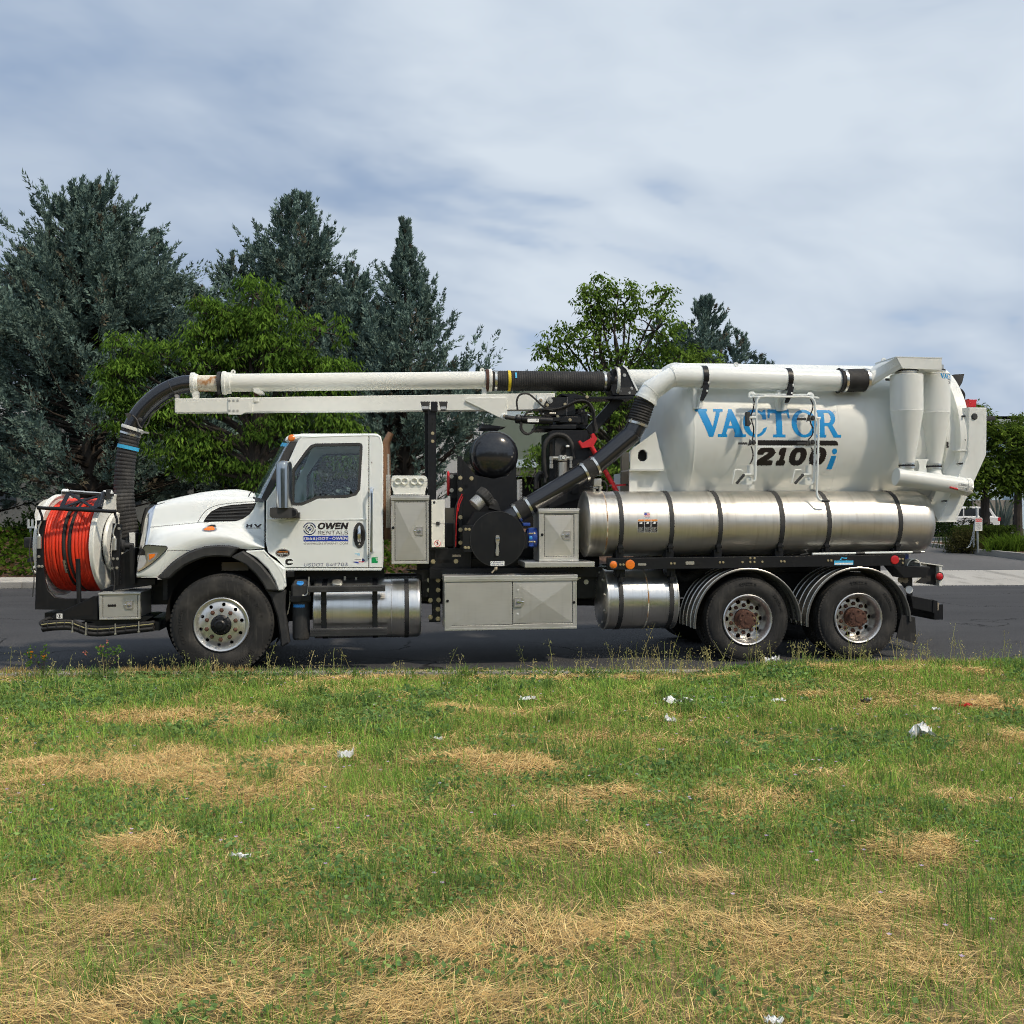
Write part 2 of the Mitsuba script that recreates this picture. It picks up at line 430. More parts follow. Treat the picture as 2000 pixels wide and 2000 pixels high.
def arc_text(text, c, r, h, mid, y, flip=False, bold=True):
    """raised letters round a sidewall; mid is the angle at their middle"""
    g = glyphs(text, bold)
    a, b, cc, d = g.bounds
    g = affinity.scale(g, h, h, origin=(0, 0))
    W_ = (cc - a) * h
    m = prism(g, 0.0, 0.006, back=False)
    v = m.vertices.copy()
    s = v[:, 0] - a * h - W_ / 2
    if flip:                                                        # reads along the bottom
        th = mid + s / r; rr = r - (v[:, 2] - h / 2)
    else:
        th = mid - s / r; rr = r + (v[:, 2] - h / 2)
    m.vertices = np.c_[c[0] + rr * np.cos(th), y + v[:, 1], c[2] + rr * np.sin(th)]
    return m

def ring_of(n, r, c, make, start=0.0):
    return [make(c[0] + r * math.cos(start + 2 * PI * k / n), c[2] + r * math.sin(start + 2 * PI * k / n)) for k in range(n)]

def drilled(solid, holes):
    a = m3.Manifold(m3.Mesh(np.asarray(solid.vertices, np.float32), np.asarray(solid.faces, np.uint32)))
    if a.volume() < 0:
        a = m3.Manifold(m3.Mesh(np.asarray(solid.vertices, np.float32), np.asarray(solid.faces[:, ::-1], np.uint32)))
    for h in holes:
        h = m3.Manifold(m3.Mesh(np.asarray(h.vertices, np.float32), np.asarray(h.faces, np.uint32)))
        a = a - h
    me = a.to_mesh()
    return TM(me.vert_properties[:, :3], me.tri_verts)

def outward(m):
    if m.volume < 0: m.invert()
    return m

def front_wheel(c, name, label, side=1, full=True):
    w = P_key(name, label)
    R = 0.575
    far = side < 0
    t = tyre_mesh(c, R, 0.41, 0.30)
    P('tyre', cat(t, tread_blocks(c, R, 0.41, 64)), 'rubber', parent=w)
    if far: return
    P('sidewall_lettering', cat(arc_text('Continental', c, 0.455, 0.055, -PI * 0.36, c[1] - 0.003, True), arc_text('HAC3', c, 0.45, 0.05, PI * 0.93, c[1] - 0.003, False),
                                arc_text('CONTI', c, 0.45, 0.045, PI * 1.08, c[1] - 0.003, False), arc_text('425/65 R22.5', c, 0.45, 0.045, PI * 0.2, c[1] - 0.003)), 'rubber', parent=w)
    P('lip', lathe([(0.06, 0.262), (0.03, 0.272), (0.012, 0.285), (0.006, 0.302), (0.014, 0.311), (0.03, 0.311), (0.09, 0.297), (0.09, 0.262)], c, (0, 1, 0), 64, close=True), 'rim_alloy', parent=w)
    d_ = outward(lathe([(0.0, 0.0), (0.0, 0.188), (0.018, 0.235), (0.034, 0.265), (0.06, 0.28), (0.075, 0.28), (0.06, 0.24), (0.03, 0.19), (0.03, 0)], c, (0, 1, 0), 64))
    holes = [outward(cyl((x, c[1] - 0.1, z), (x, c[1] + 0.2, z), 0.0215, n=16)) for x, z in ring_of(10, 0.232, c, lambda x, z: (x, z), 0.2)]
    P('disc', drilled(d_, holes), 'rim_alloy', parent=w)
    P('drum', cyl((c[0], c[1] + 0.14, c[2]), (c[0], c[1] + 0.3, c[2]), 0.25, n=32), 'dark_void', parent=w)
    for x, z in ring_of(10, 0.1675, c, lambda x, z: (x, z), 0.28):
        P('lug_nut', cat(lathe([(0, .026), (.006, .026), (.006, .021), (.030, .019), (.036, .012), (.036, 0)], (x, c[1] + .001, z), (0, -1, 0), 6),
                         cyl((x, c[1] - .03, z), (x, c[1] - .05, z), .011, n=8)), 'rust', parent=w)
    P('hub', cat(lathe([(0.02, 0.118), (-0.012, 0.116), (-0.02, 0.105), (-0.05, 0.098), (-0.055, 0.07), (-0.09, 0.064), (-0.10, 0.05), (-0.10, 0.032), (-0.125, 0.028), (-0.13, 0)], c, (0, 1, 0), 32),
                 cat([dome((x, c[1] - .052, z), .012, .012, n=8) for x, z in ring_of(6, 0.083, c, lambda x, z: (x, z))])), 'black_paint', parent=w)

def rear_wheel(c, name, label, far=False):
    w = P_key(name, label)
    R = 0.515
    for k, y in enumerate((0.0, 0.335)):
        cc = (c[0], c[1] + y, c[2])
        P('tyre', cat(tyre_mesh(cc, R, 0.275, 0.30), tread_blocks(cc, R, 0.275, 80)), 'rubber', parent=w)
    if far: return
    P('sidewall_lettering', cat(arc_text('11R22.5', c, 0.44, 0.04, PI * 0.5, c[1] - .003), arc_text('REGIONAL', c, 0.44, 0.035, PI * 0.15, c[1] - .003)), 'rubber', parent=w)
    P('lip', lathe([(0.012, 0.288), (0.006, 0.302), (0.014, 0.311), (0.03, 0.311), (0.05, 0.302), (0.06, 0.29), (0.075, 0.268), (0.11, 0.262), (0.20, 0.258), (0.20, 0.25), (0.10, 0.254), (0.06, 0.262), (0.03, 0.276)], c, (0, 1, 0), 64, close=True), 'rim_alloy', parent=w)
    d_ = outward(lathe([(0.165, 0.0), (0.165, 0.205), (0.178, 0.235), (0.20, 0.254), (0.215, 0.254), (0.195, 0.22), (0.185, 0.20), (0.185, 0)], c, (0, 1, 0), 64))
    holes = [outward(cyl((x, c[1] + 0.1, z), (x, c[1] + 0.3, z), 0.029, n=16)) for x, z in ring_of(10, 0.218, c, lambda x, z: (x, z), 0.0)]
    P('disc', drilled(d_, holes), 'rim_alloy', parent=w)
    P('drum', cyl((c[0], c[1] + 0.26, c[2]), (c[0], c[1] + 0.33, c[2]), 0.25, n=32), 'rust', parent=w)
    for x, z in ring_of(10, 0.1675, c, lambda x, z: (x, z), 0.3):
        P('lug_nut', lathe([(0, .027), (.006, .027), (.006, .021), (.034, .019), (.036, 0)], (x, c[1] + .165, z), (0, -1, 0), 6), 'rust', parent=w)
    P('hub', cat(lathe([(0.17, 0.125), (0.12, 0.122), (0.10, 0.10), (0.05, 0.092), (0.045, 0.11), (0.02, 0.11), (0.012, 0.10), (0.008, 0.05), (0.0, 0.045), (0.0, 0)], c, (0, 1, 0), 32),
                 cat([bolt_ for bolt_ in ring_of(8, 0.09, c, lambda x, z: dome((x, c[1] + .014, z), .016, .02, n=6))])), 'rust', parent=w)

def P_key(name, label, parent=K):
    key = numbered(parent + '__' + name)
    if label: labels[key] = {'label': label}
    return key

front_wheel((-3.345, 0.02, 0.552), 'front_wheel', 'large front wheel with bright alloy rim and black hub')
front_wheel((-3.345, 2.07, 0.552), 'front_wheel', None, -1)
rear_wheel((2.888, 0.0, 0.508), 'rear_wheel', None)
rear_wheel((4.306, 0.0, 0.508), 'rear_wheel', None)
rear_wheel((2.888, 1.88, 0.508), 'rear_wheel', None, True)
rear_wheel((4.306, 1.88, 0.508), 'rear_wheel', None, True)

# ---------------------------------------------------------------- rear mudguards, ribbed half rounds
def mudguard(cx, cz, r, a0, a1, y0, y1, n=36):
    ys, rr = [], []
    for k in range(5):
        y = y0 + (y1 - y0) * k / 4
        ys += [y, y + 0.018, y + 0.03, y + 0.05] if k < 4 else [y, y + 0.018]
        rr += [0.018, 0.018, 0.0, 0.0] if k < 4 else [0.018, 0.018]
    t = np.linspace(a0, a1, n)
    g = []
    for off in (0.0, -0.006):
        g.append(np.stack([np.stack([cx + (r + off + q) * np.cos(t), np.full(n, y), cz + (r + off + q) * np.sin(t)], -1) for y, q in zip(ys, rr)], 0))
    V, Fs, k = [], [], len(ys)
    for s, G in enumerate(g):
        V.append(G.reshape(-1, 3))
        i, j = np.meshgrid(np.arange(k - 1), np.arange(n - 1), indexing='ij')
        a = s * k * n + i * n + j
        q = np.stack([a, a + 1, a + n + 1, a + n], -1).reshape(-1, 4)
        Fs += [q[:, [0, 1, 2]], q[:, [0, 2, 3]]]
    m = TM(np.vstack(V), np.vstack(Fs))
    edge = [tube(np.c_[cx + (r + .012) * np.cos(t), np.full(n, y), cz + (r + .012) * np.sin(t)], 0.012, 6) for y in (y0,)]
    return cat(m, edge)
for cx in (2.888, 4.306):
    mg = P('mudguard', mudguard(cx, 0.46, 0.655, math.radians(2 if cx < 4 else 0), math.radians(184), 0.0, 0.62), 'dull_alloy', 'ribbed half-round mudguard over a rear wheel', smooth=40)
    for y in (.01, .16, .315, .47, .61):
        tt = np.linspace(0, math.radians(184), 40)
        P('rib', tube(np.c_[cx + .674 * np.cos(tt), np.full(40, y), .46 + .674 * np.sin(tt)], .0085, 6), 'box_trim', parent=mg)
P('mudflap', prism([4.874,0.541, 5.049,0.505, 5.069,0.173, 4.803,0.252], 0.02, 0.035), 'rubber')
P('mudflap', box(4.97, 4.985, 0.02, 0.62, 0.28, 0.62), 'rubber')

# ---------------------------------------------------------------- body rail with marker lamps
rail = prism([1.162,1.268, 4.955,1.285, 4.954,1.148, 1.162,1.128], 0.08, 0.14, 0.004)
slot = rounded(sbox(*[2.125,1.172], *[2.307,1.23]), 0.02)
rl = P('body_rail', cat(rail, box(1.2, 4.95, 0.1, 0.3, 1.262, 1.272)), 'black_paint')
P('slot', prism(slot, 0.076, 0.079), 'dark_void', parent=rl)
P('slot_bolt', sheet(rounded(sbox(*[2.13,1.184], *[2.238,1.225]), 0.01), lambda x, z: x * 0 + 0.073), 'zinc', parent=rl)
P('lamp', cat(lathe([(0, .055), (.03, .055), (.03, .042)], (*[1.231,1.194][:1], 0.08, [1.231,1.194][1]), (0, -1, 0), 24)), 'black_plastic', parent=rl)
P('lens', dome((*[1.231,1.194][:1], 0.055, [1.231,1.194][1]), .046, .02, n=24), 'orange_lens', 'small orange marker lamp in a black ring', parent=rl)
P('reflector', lathe([(0, .058), (.012, .056), (.016, .045), (.016, 0)], ([1.442,1.192][0], 0.08, [1.442,1.192][1]), (0, -1, 0), 28), 'orange_lens', 'round orange reflector', parent=rl)
P('reflector', lathe([(0, .055), (.012, .053), (.016, .043), (.016, 0)], ([4.814,1.219][0], 0.08, [4.814,1.219][1]), (0, -1, 0), 28), 'red_lens', 'round red reflector', parent=rl)
P('bolt', bolts([1.32,1.193, 1.361,1.192, 1.951,1.201, 1.993,1.201, 2.562,1.209, 2.602,1.208, 2.847,1.209, 2.945,1.257, 2.999,1.256, 2.944,1.21,
                 2.998,1.209, 3.098,1.21, 3.34,1.213, 3.382,1.212, 3.338,1.213, 3.382,1.212, 3.943,1.219, 3.986,1.218, 4.877,1.229, 4.921,1.228, 4.921,1.18], 0.08, 0.011), 'brass_bolt', parent=rl, stuff=True)
def plate_text(parent, text, x0, z0, x1, z1, y, m, bold=False, shear=0.0, name='lettering'):
    return P(name, sheet(fit(glyphs(text, bold), x0, z0, x1, z1, shear), lambda x, z: x * 0 + y), m, parent=parent, smooth=False)
pt = P('maker_plate', prism([1.545,1.207, 1.634,1.206, 1.644,1.193, 1.634,1.179, 1.545,1.179, 1.536,1.194], 0.075, 0.079), 'zinc', parent=rl)
P('placard', sheet(sbox(*[4.02,1.161], *[4.27,1.216]), lambda x, z: x * 0 + 0.0775), 'sky_print', 'pale blue and black dealer sticker', parent=rl)
P('placard', sheet(sbox(*[4.02,1.22], *[4.27,1.262]), lambda x, z: x * 0 + 0.0775), 'black_print', parent=rl)
P('placard', sheet(sbox(*[4.029,1.167], *[4.264,1.188]), lambda x, z: x * 0 + 0.0765), 'white_print', parent=rl)
P('placard', sheet(affinity.affine_transform(Polygon([(0, 0.1), (0.28, 1), (0.6, 0.75), (1, 0.8), (0.95, 0.4), (0.55, 0.5), (0.3, 0.7), (0.22, 0.1)]), [0.10, 0, 0, 0.045, *[4.091,1.218]]), lambda x, z: x * 0 + 0.0765), 'sky_print', parent=rl)
# white wand lying on the rail
wd = P('wand', cyl((*[3.759,1.299][:1], .12, [3.759,1.299][1]), ([5.071,1.312][0], .12, [5.071,1.312][1]), 0.014, n=12), 'white_paint', 'long white wash wand lying on the body rail')
P('grip', cyl(([4.323,1.303][0], .12, [4.323,1.303][1]), ([4.436,1.305][0], .12, [4.436,1.305][1]), 0.017, n=12), 'black_plastic', parent=wd)
P('grip', cyl(([5.068,1.312][0], .12, [5.068,1.312][1]), ([5.177,1.312][0], .12, [5.177,1.312][1]), 0.017, n=12), 'black_plastic', parent=wd)
P('tip', cyl(([5.177,1.312][0], .12, [5.177,1.312][1]), ([5.23,1.314][0], .12, [5.23,1.314][1]), 0.01, n=12), 'zinc', parent=wd)
P('trigger', cat(bar(([3.604,1.292][0], .12, [3.604,1.292][1]), ([3.707,1.308][0], .12, [3.707,1.308][1]), .012), bar(([3.672,1.352][0], .12, [3.672,1.352][1]), ([3.698,1.298][0], .12, [3.698,1.298][1]), .01),
                 bar(([3.642,1.349][0], .12, [3.642,1.349][1]), ([3.707,1.36][0], .12, [3.707,1.36][1]), .012)), 'black_plastic', parent=wd)

# ---------------------------------------------------------------- cab
yc = 0.20
def lean(m, y_=1.25, z0=1.95, k=0.085):
    m = m.copy(); v = m.vertices
    near = np.clip((1.25 - v[:, 1]) / 1.05, -1.2, 1.2)
    v[:, 1] += np.maximum(v[:, 2] - z0, 0) * k * near
    m.vertices = v
    return m
win = rounded(Polygon(pairs([-2.564,1.926, -2.558,2.33, -2.401,2.552, -2.347,2.614, -2.294,2.633, -1.787,2.642, -1.758,2.633, -1.788,2.105, -1.827,2.043, -1.927,2.015, -2.272,2.006, -2.372,1.958, -2.456,1.925])), 0.03)
panel = Polygon(pairs([-2.862,1.966, -2.759,2.121, -2.614,2.415, -2.51,2.655, -2.492,2.685, -2.446,2.718, -1.68,2.746, -1.685,1.18, -2.651,1.19, -2.746,1.302, -2.839,1.364, -2.866,1.488]))
rearp = Polygon(pairs([-1.672,2.746, -1.578,2.737, -1.531,2.708, -1.511,2.634, -1.516,1.178, -1.677,1.18]))
cab = P('cab', lean(cat(prism(rearp, yc, yc + 0.07, 0.006),
        prism(Polygon(pairs([-2.655,1.182, -1.52,1.171, -1.536,1.143, -2.643,1.154])), yc + 0.004, yc + 0.08, 0.004),
        prism(rounded(Polygon(pairs([-1.766,2.766, -1.579,2.767, -1.535,2.739, -1.509,2.641, -1.513,1.168, -1.555,1.169, -1.551,2.612])), 0.0), yc + 0.03, 2.26, 0.02),
        prism(Polygon(pairs([-2.655,2.675, -2.643,2.719, -2.6,2.748, -2.447,2.764, -1.594,2.77, -1.54,2.731, -1.54,2.688, -2.454,2.698, -2.519,2.667])), yc + 0.03, 2.27, 0.03),
        prism(panel.difference(win), 2.24, 2.30), prism(rearp, 2.24, 2.30))), 'white_paint')
door = P('door', lean(prism(panel.difference(win), yc, yc + 0.06, 0.006)), 'white_paint')
P('door_gap', lean(prism(Polygon(pairs([-1.686,2.752, -1.666,2.752, -1.671,1.174, -2.655,1.177, -2.655,1.196, -1.691,1.186])), yc + 0.012, yc + 0.05)), 'dark_void', parent=cab)
P('gutter', lean(tube(spl(pl([-2.445,2.714, -2.04,2.732, -1.609,2.742, -1.539,2.708], yc - .002), 8), 0.006, 6)), 'white_paint', parent=cab)
crease = pl([-2.855,1.753, -2.501,1.746, -2.043,1.747, -1.697,1.749], yc)
P('crease', cat(tube(crease, 0.006, 8)), 'white_paint', parent=door)
gask = win.buffer(0.012).difference(win.buffer(-0.022))
P('window_seal', lean(prism(gask, yc - 0.003, yc + 0.05)), 'black_plastic', parent=door)
P('window_pane', lean(sheet(win.buffer(-0.015), lambda x, z: x * 0 + yc + 0.022)), 'glass', parent=door)
P('window_pane', lean(sheet(win.buffer(0.002), lambda x, z: x * 0 + 2.27)), 'glass', parent=cab)
P('window_seal', lean(prism(gask, 2.25, 2.31)), 'black_plastic', parent=cab)
# windscreen: curved, from pillar to pillar
def screen(y):
    k = abs(y - 1.25) / 0.98
    b0, b1 = np.array([-3.135,2.022]), np.array([-2.885,1.977])
    t0, t1 = np.array([-2.762,2.736]), np.array([-2.543,2.667])
    return b0 + (b1 - b0) * k ** 2.2, t0 + (t1 - t0) * k ** 2.2
ys = np.linspace(0.28, 2.22, 25)
def strip(ys, lo, hi, off=0.0):
    V, Fc = [], []
    for y in ys:
        b, t = screen(y)
        for q in np.linspace(lo, hi, 4):
            p = b + (t - b) * q
            V.append([p[0] + off, y + (q * 0.06 if y < 1.25 else -q * 0.06), p[1] + off * 0.5])
    n = 4
    for i in range(len(ys) - 1):
        for j in range(n - 1):
            a = i * n + j
            Fc += [[a, a + 1, a + n + 1], [a, a + n + 1, a + n]]
    return TM(V, Fc)
P('windscreen', strip(ys, 0.0, 1.0), 'windscreen', parent=cab, smooth=True)
P('windscreen_frit', cat(strip(np.linspace(0.255, 0.31, 3), -0.02, 1.02, -0.004), strip(np.linspace(2.19, 2.245, 3), -0.02, 1.02, -0.004), strip(ys, 0.985, 1.03, -0.003), strip(ys, -0.04, 0.02, -0.003)), 'black_plastic', parent=cab)
P('visor_strip', strip(np.linspace(0.36, 2.14, 9), 0.90, 0.96, -0.005), 'sky_print', parent=cab)
P('pillar_trim', lean(prism(Polygon(pairs([-2.864,1.964, -2.512,2.655, -2.592,2.664, -2.653,2.571, -2.92,1.998])), 0.225, 0.25)), 'black_plastic', parent=cab)
P('roof_lamp', lathe([(0, .042), (.008, .04), (.018, .028), (.022, 0)], ([-2.577,2.71][0], 0.288, [-2.577,2.71][1]), (-.3, -1, 0.15), 20), 'orange_lens', 'orange marker lamp on the cab roof', parent=cab)
P('roof_lamp', cat(box(*[-2.51,2.852][:1], [-2.352,2.853][0], 1.1, 1.4, 2.77, 2.82, .02)), 'black_plastic', parent=cab)
# interior
P('interior', cat(box(-2.66, -1.56, 0.3, 2.2, 1.2, 1.34), box(-1.60, -1.55, 0.27, 2.23, 1.25, 2.68), box(-2.69, -2.45, 0.30, 2.20, 1.3, 1.90, .05)), 'dash', parent=cab)
for y in (0.42, 1.5):
    P('seat', cat(box(-2.2, -1.72, y, y + 0.5, 1.45, 1.62, .05), hull([[-1.86, y + .02, 1.6], [-1.70, y + .02, 1.6], [-1.70, y + .48, 1.6], [-1.86, y + .48, 1.6], [-1.72, y + .06, 2.22], [-1.62, y + .06, 2.22], [-1.62, y + .44, 2.22], [-1.72, y + .44, 2.22]]),
                  box(-1.74, -1.62, y + .13, y + .37, 2.24, 2.42, .04)), 'seat', parent=cab)
th = np.linspace(0, 2 * PI, 28, endpoint=False)
sw = np.c_[0.09 * np.cos(th) * 0, 0.22 * np.cos(th), 0.22 * np.sin(th)]
ca, sa = math.cos(0.75), math.sin(0.75)
sw = np.c_[-2.40 + sw[:, 2] * sa, 0.68 + sw[:, 1], 1.93 + sw[:, 2] * ca]
P('steering_wheel', cat(tube(sw, 0.016, 8, closed=True), bar((-2.40, .68, 1.93), (-2.6, .68, 1.6), .05), bar((-2.40, .46, 1.93), (-2.40, .9, 1.93), .03)), 'seat', parent=cab)
P('visor', box(-2.62, -2.6, .4, 1.0, 2.45, 2.62), 'seat', parent=cab)
# door handle
hx, hz = [-1.788,1.562]
hp = affinity.scale(disc((hx, hz), 1.0, 40), 0.070, 0.152)
hp = rounded(Polygon([(x, z) for x, z in hp.exterior.coords]), 0.0)
hd = P('handle', prism(hp, yc - 0.012, yc + 0.01, 0.006), 'black_plastic', parent=door)
P('handle_recess', sheet(affinity.scale(hp, 0.8, 0.55), lambda x, z: x * 0 + yc - 0.0135), 'dark_void', parent=door)
P('handle_grip', tube(np.c_[np.full(9, hx), yc - 0.02 - 0.035 * np.sin(np.linspace(0, PI, 9)), np.linspace(hz + .105, hz - .07, 9)], np.r_[.014, .019, .02, .02, .02, .021, .023, .024, .02], 10), 'chrome', parent=door)
P('lock', dome((hx, yc - .012, hz - .108), .011, .005), 'zinc', parent=door)
# grab rail behind the door
gx = [-1.645,2.105][0]
gt, gb = [-1.642,2.105], [-1.647,1.363]
gr = P('grab_rail', cat(cyl((gt[0], yc - .075, gt[1] - .03), (gb[0], yc - .075, gb[1] + .03), .0165, n=14), tube(spl([(gt[0], yc, gt[1]), (gt[0], yc - .06, gt[1] - .005), (gt[0], yc - .075, gt[1] - .05)], 5), .019, 10),
                      tube(spl([(gb[0], yc, gb[1]), (gb[0], yc - .06, gb[1] + .005), (gb[0], yc - .075, gb[1] + .05)], 5), .019, 10), dome((gb[0], yc - .03, gb[1]), .028, .03), dome((gt[0], yc, gt[1]), .028, .02)), 'chrome', parent=cab)
P('bolt', dome(([-1.641,2.418][0], yc - .001, [-1.641,2.418][1]), .01, .006), 'gray_print', parent=cab)

# door lettering
yd = yc - 0.0025
def D(name, poly, m, label=None):
    return P(name, sheet(poly, lambda x, z: x * 0 + yd), m, label, smooth=False, parent=door)
lc = [-2.364,1.642]
s1 = 1 / (10.733 * 163)
def sector(c, r0, r1, a0, a1, n=20):
    t = np.radians(np.linspace(a0, a1, n))
    return Polygon(np.r_[np.c_[c[0] + r1 * np.cos(t), c[1] + r1 * np.sin(t)], np.c_[c[0] + r0 * np.cos(t[::-1]), c[1] + r0 * np.sin(t[::-1])]])
u_ = s1
logo_out = unary_union([sector(lc, 108 * u_, 129 * u_, 8, 172), sector(lc, 108 * u_, 129 * u_, 188, 352)])
logo_in = unary_union([sector(lc, 66 * u_, 84 * u_, 118, 262), sector(lc, 66 * u_, 84 * u_, -62, 82)])
core = disc(lc, 42 * u_).difference(affinity.rotate(sbox(lc[0] - 60 * u_, lc[1] - 7 * u_, lc[0] + 60 * u_, lc[1] + 7 * u_), 35, origin=tuple(lc)))
D('emblem', unary_union([logo_out, core]), 'navy_print')
D('emblem', logo_in, 'black_print')
def Dt(text, x0, z0, x1, z1, m, bold=False, shear=0.0):
    D('lettering', fit(glyphs(text, bold), x0, z0, x1, z1, shear), m)
ow = fit(glyphs('OWEN', True), *[-2.272,1.637], *[-1.917,1.709], 0.20).buffer(0.0035)
ez0, ez1 = [-2.069,1.652][1], [-2.069,1.661][1]
D('lettering', ow.difference(sbox([-2.069,1.652][0], ez0, [-2.009,1.66][0], ez1)), 'black_print')
Dt('RENTALS', *[-2.266,1.572], *[-1.92,1.617], 'dark_print')
D('phone_band', sbox(*[-2.434,1.492], *[-1.918,1.557]), 'royal_print')
yd -= 0.0012
Dt('(844)GOT-OWEN', *[-2.425,1.504], *[-1.927,1.546], 'white_print', True)
yd += 0.0012
Dt('OWENEQUIPMENT.COM', *[-2.432,1.454], *[-1.919,1.477], 'dark_print')
Dt('USDOT 549703', *[-2.429,1.2], *[-1.925,1.239], 'navy_print')
ov = [-2.673,1.358]
D('badge', affinity.scale(disc(ov, 1.0, 32), 0.086, 0.052), 'gray_print', 'oval grey quality badge sticker')
yd -= 0.0012
D('badge', affinity.scale(disc(ov, 1.0, 32), 0.074, 0.041), 'black_print')
yd -= 0.0012
D('lettering', fit(glyphs('CERTIFIED', True), ov[0] - .058, ov[1] + .008, ov[0] + .058, ov[1] + .022), 'orange_print')
D('lettering', fit(glyphs('CLEAN IDLE', True), ov[0] - .06, ov[1] - .012, ov[0] + .06, ov[1] + .002), 'white_print')
D('lettering', fit(glyphs('LT', True), ov[0] - .025, ov[1] - .034, ov[0] + .005, ov[1] - .018), 'white_print')
yd += 0.0024
cm = [-2.599,1.254]
cshape = affinity.translate(rounded(sbox(-.045, -.035, .045, .035), 0.03).difference(unary_union([rounded(sbox(-.018, -.014, .09, .014), 0.012)])), *cm)
D('emblem', cshape, 'black_print')
D('sticker', sbox(*[-1.846,1.314], *[-1.779,1.35]), 'white_print')
yd -= 0.001
D('sticker', unary_union([sbox(*[-1.842,1.338], *[-1.781,1.347]), sbox(*[-1.815,1.325], *[-1.781,1.333])]), 'sky_print')
yd += 0.001
fo = [-1.796,1.265]
fl = affinity.scale(disc(fo, 1.0, 36), 0.071, 0.033)
D('sticker', fl, 'white_print', 'small oval sticker with stars and stripes')
yd -= 0.001
D('sticker', fl.intersection(sbox(fo[0] + .038, fo[1] - .012, fo[0] + .08, fo[1] + .04)), 'navy_print')
D('sticker', fl.intersection(sbox(fo[0] - .1, fo[1] - .04, fo[0], fo[1] - .014)), 'royal_print')
D('sticker', fl.intersection(sbox(fo[0] - .0, fo[1] - .022, fo[0] + .08, fo[1] - .012)), 'red_print')
D('sticker', fl.intersection(sbox(fo[0] - .05, fo[1] + .004, fo[0] + .03, fo[1] + .014)), 'gray_print')
yd += 0.001
gx0, gz0, gx1, gz1 = *[-1.645,1.235], *[-1.573,1.302]
P('sticker', sheet(sbox(gx0, gz0, gx1, gz1), lambda x, z: x * 0 + yd), 'green_print', 'square green sticker', parent=cab, smooth=False)
P('sticker', cat(sheet(fit(glyphs('F', True), gx0 + .02, gz0 + .055, gx0 + .045, gz1 - .012, .2), lambda x, z: x * 0 + yd - .001), sheet(fit(glyphs('T', True), gx0 + .045, gz0 + .02, gx0 + .08, gz0 + .055), lambda x, z: x * 0 + yd - .001)), 'white_print', parent=cab, smooth=False)

# mirror
mx0, mz1 = [-2.73,2.427]; mx1, mz0 = [-2.548,1.884]
ta_ = np.linspace(-.15 * PI, 1.15 * PI, 15)
def mring(z, k, dx=0.0):
    return np.c_[(mx0 + mx1) / 2 + dx - (mx1 - mx0) / 2 * k * np.cos(ta_), .06 - .17 * k * np.sin(ta_), np.full(15, z)]
mir = P('mirror', hull(np.vstack([mring(mz0, 1.0), mring(mz1 - .10, 1.0), mring(mz1 - .035, .95), mring(mz1 - .008, .78, .01), mring(mz1, .55, .01)])), 'dull_chrome', smooth=60)
P('bracket', cat(hull([[*q] for q in np.vstack([pl([-2.787,1.881, -2.743,1.891, -2.548,1.888, -2.503,1.865, -2.488,1.826, -2.503,1.788, -2.563,1.766, -2.765,1.766, -2.788,1.797], y) for y in (-.06, .17)])]),
                 box(mx0 + .1, mx0 + .26, .05, yc, mz0 - .12, mz0 - .05)), 'black_plastic', parent=mir)
P('bracket_cap', prism(rounded(Polygon(pairs([-2.538,1.875, -2.496,1.857, -2.487,1.826, -2.502,1.793, -2.538,1.784])), .01), -.066, -.05, .003), 'black_paint', parent=mir)
mir2 = P('mirror', box(mx0 + .06, mx1 + .06, 2.42, 2.62, mz0, mz1, .03), 'chrome')
P('bracket', box(mx0 + .1, mx1, 2.28, 2.5, mz0 - .1, mz0, .02), 'black_plastic', parent=mir2)

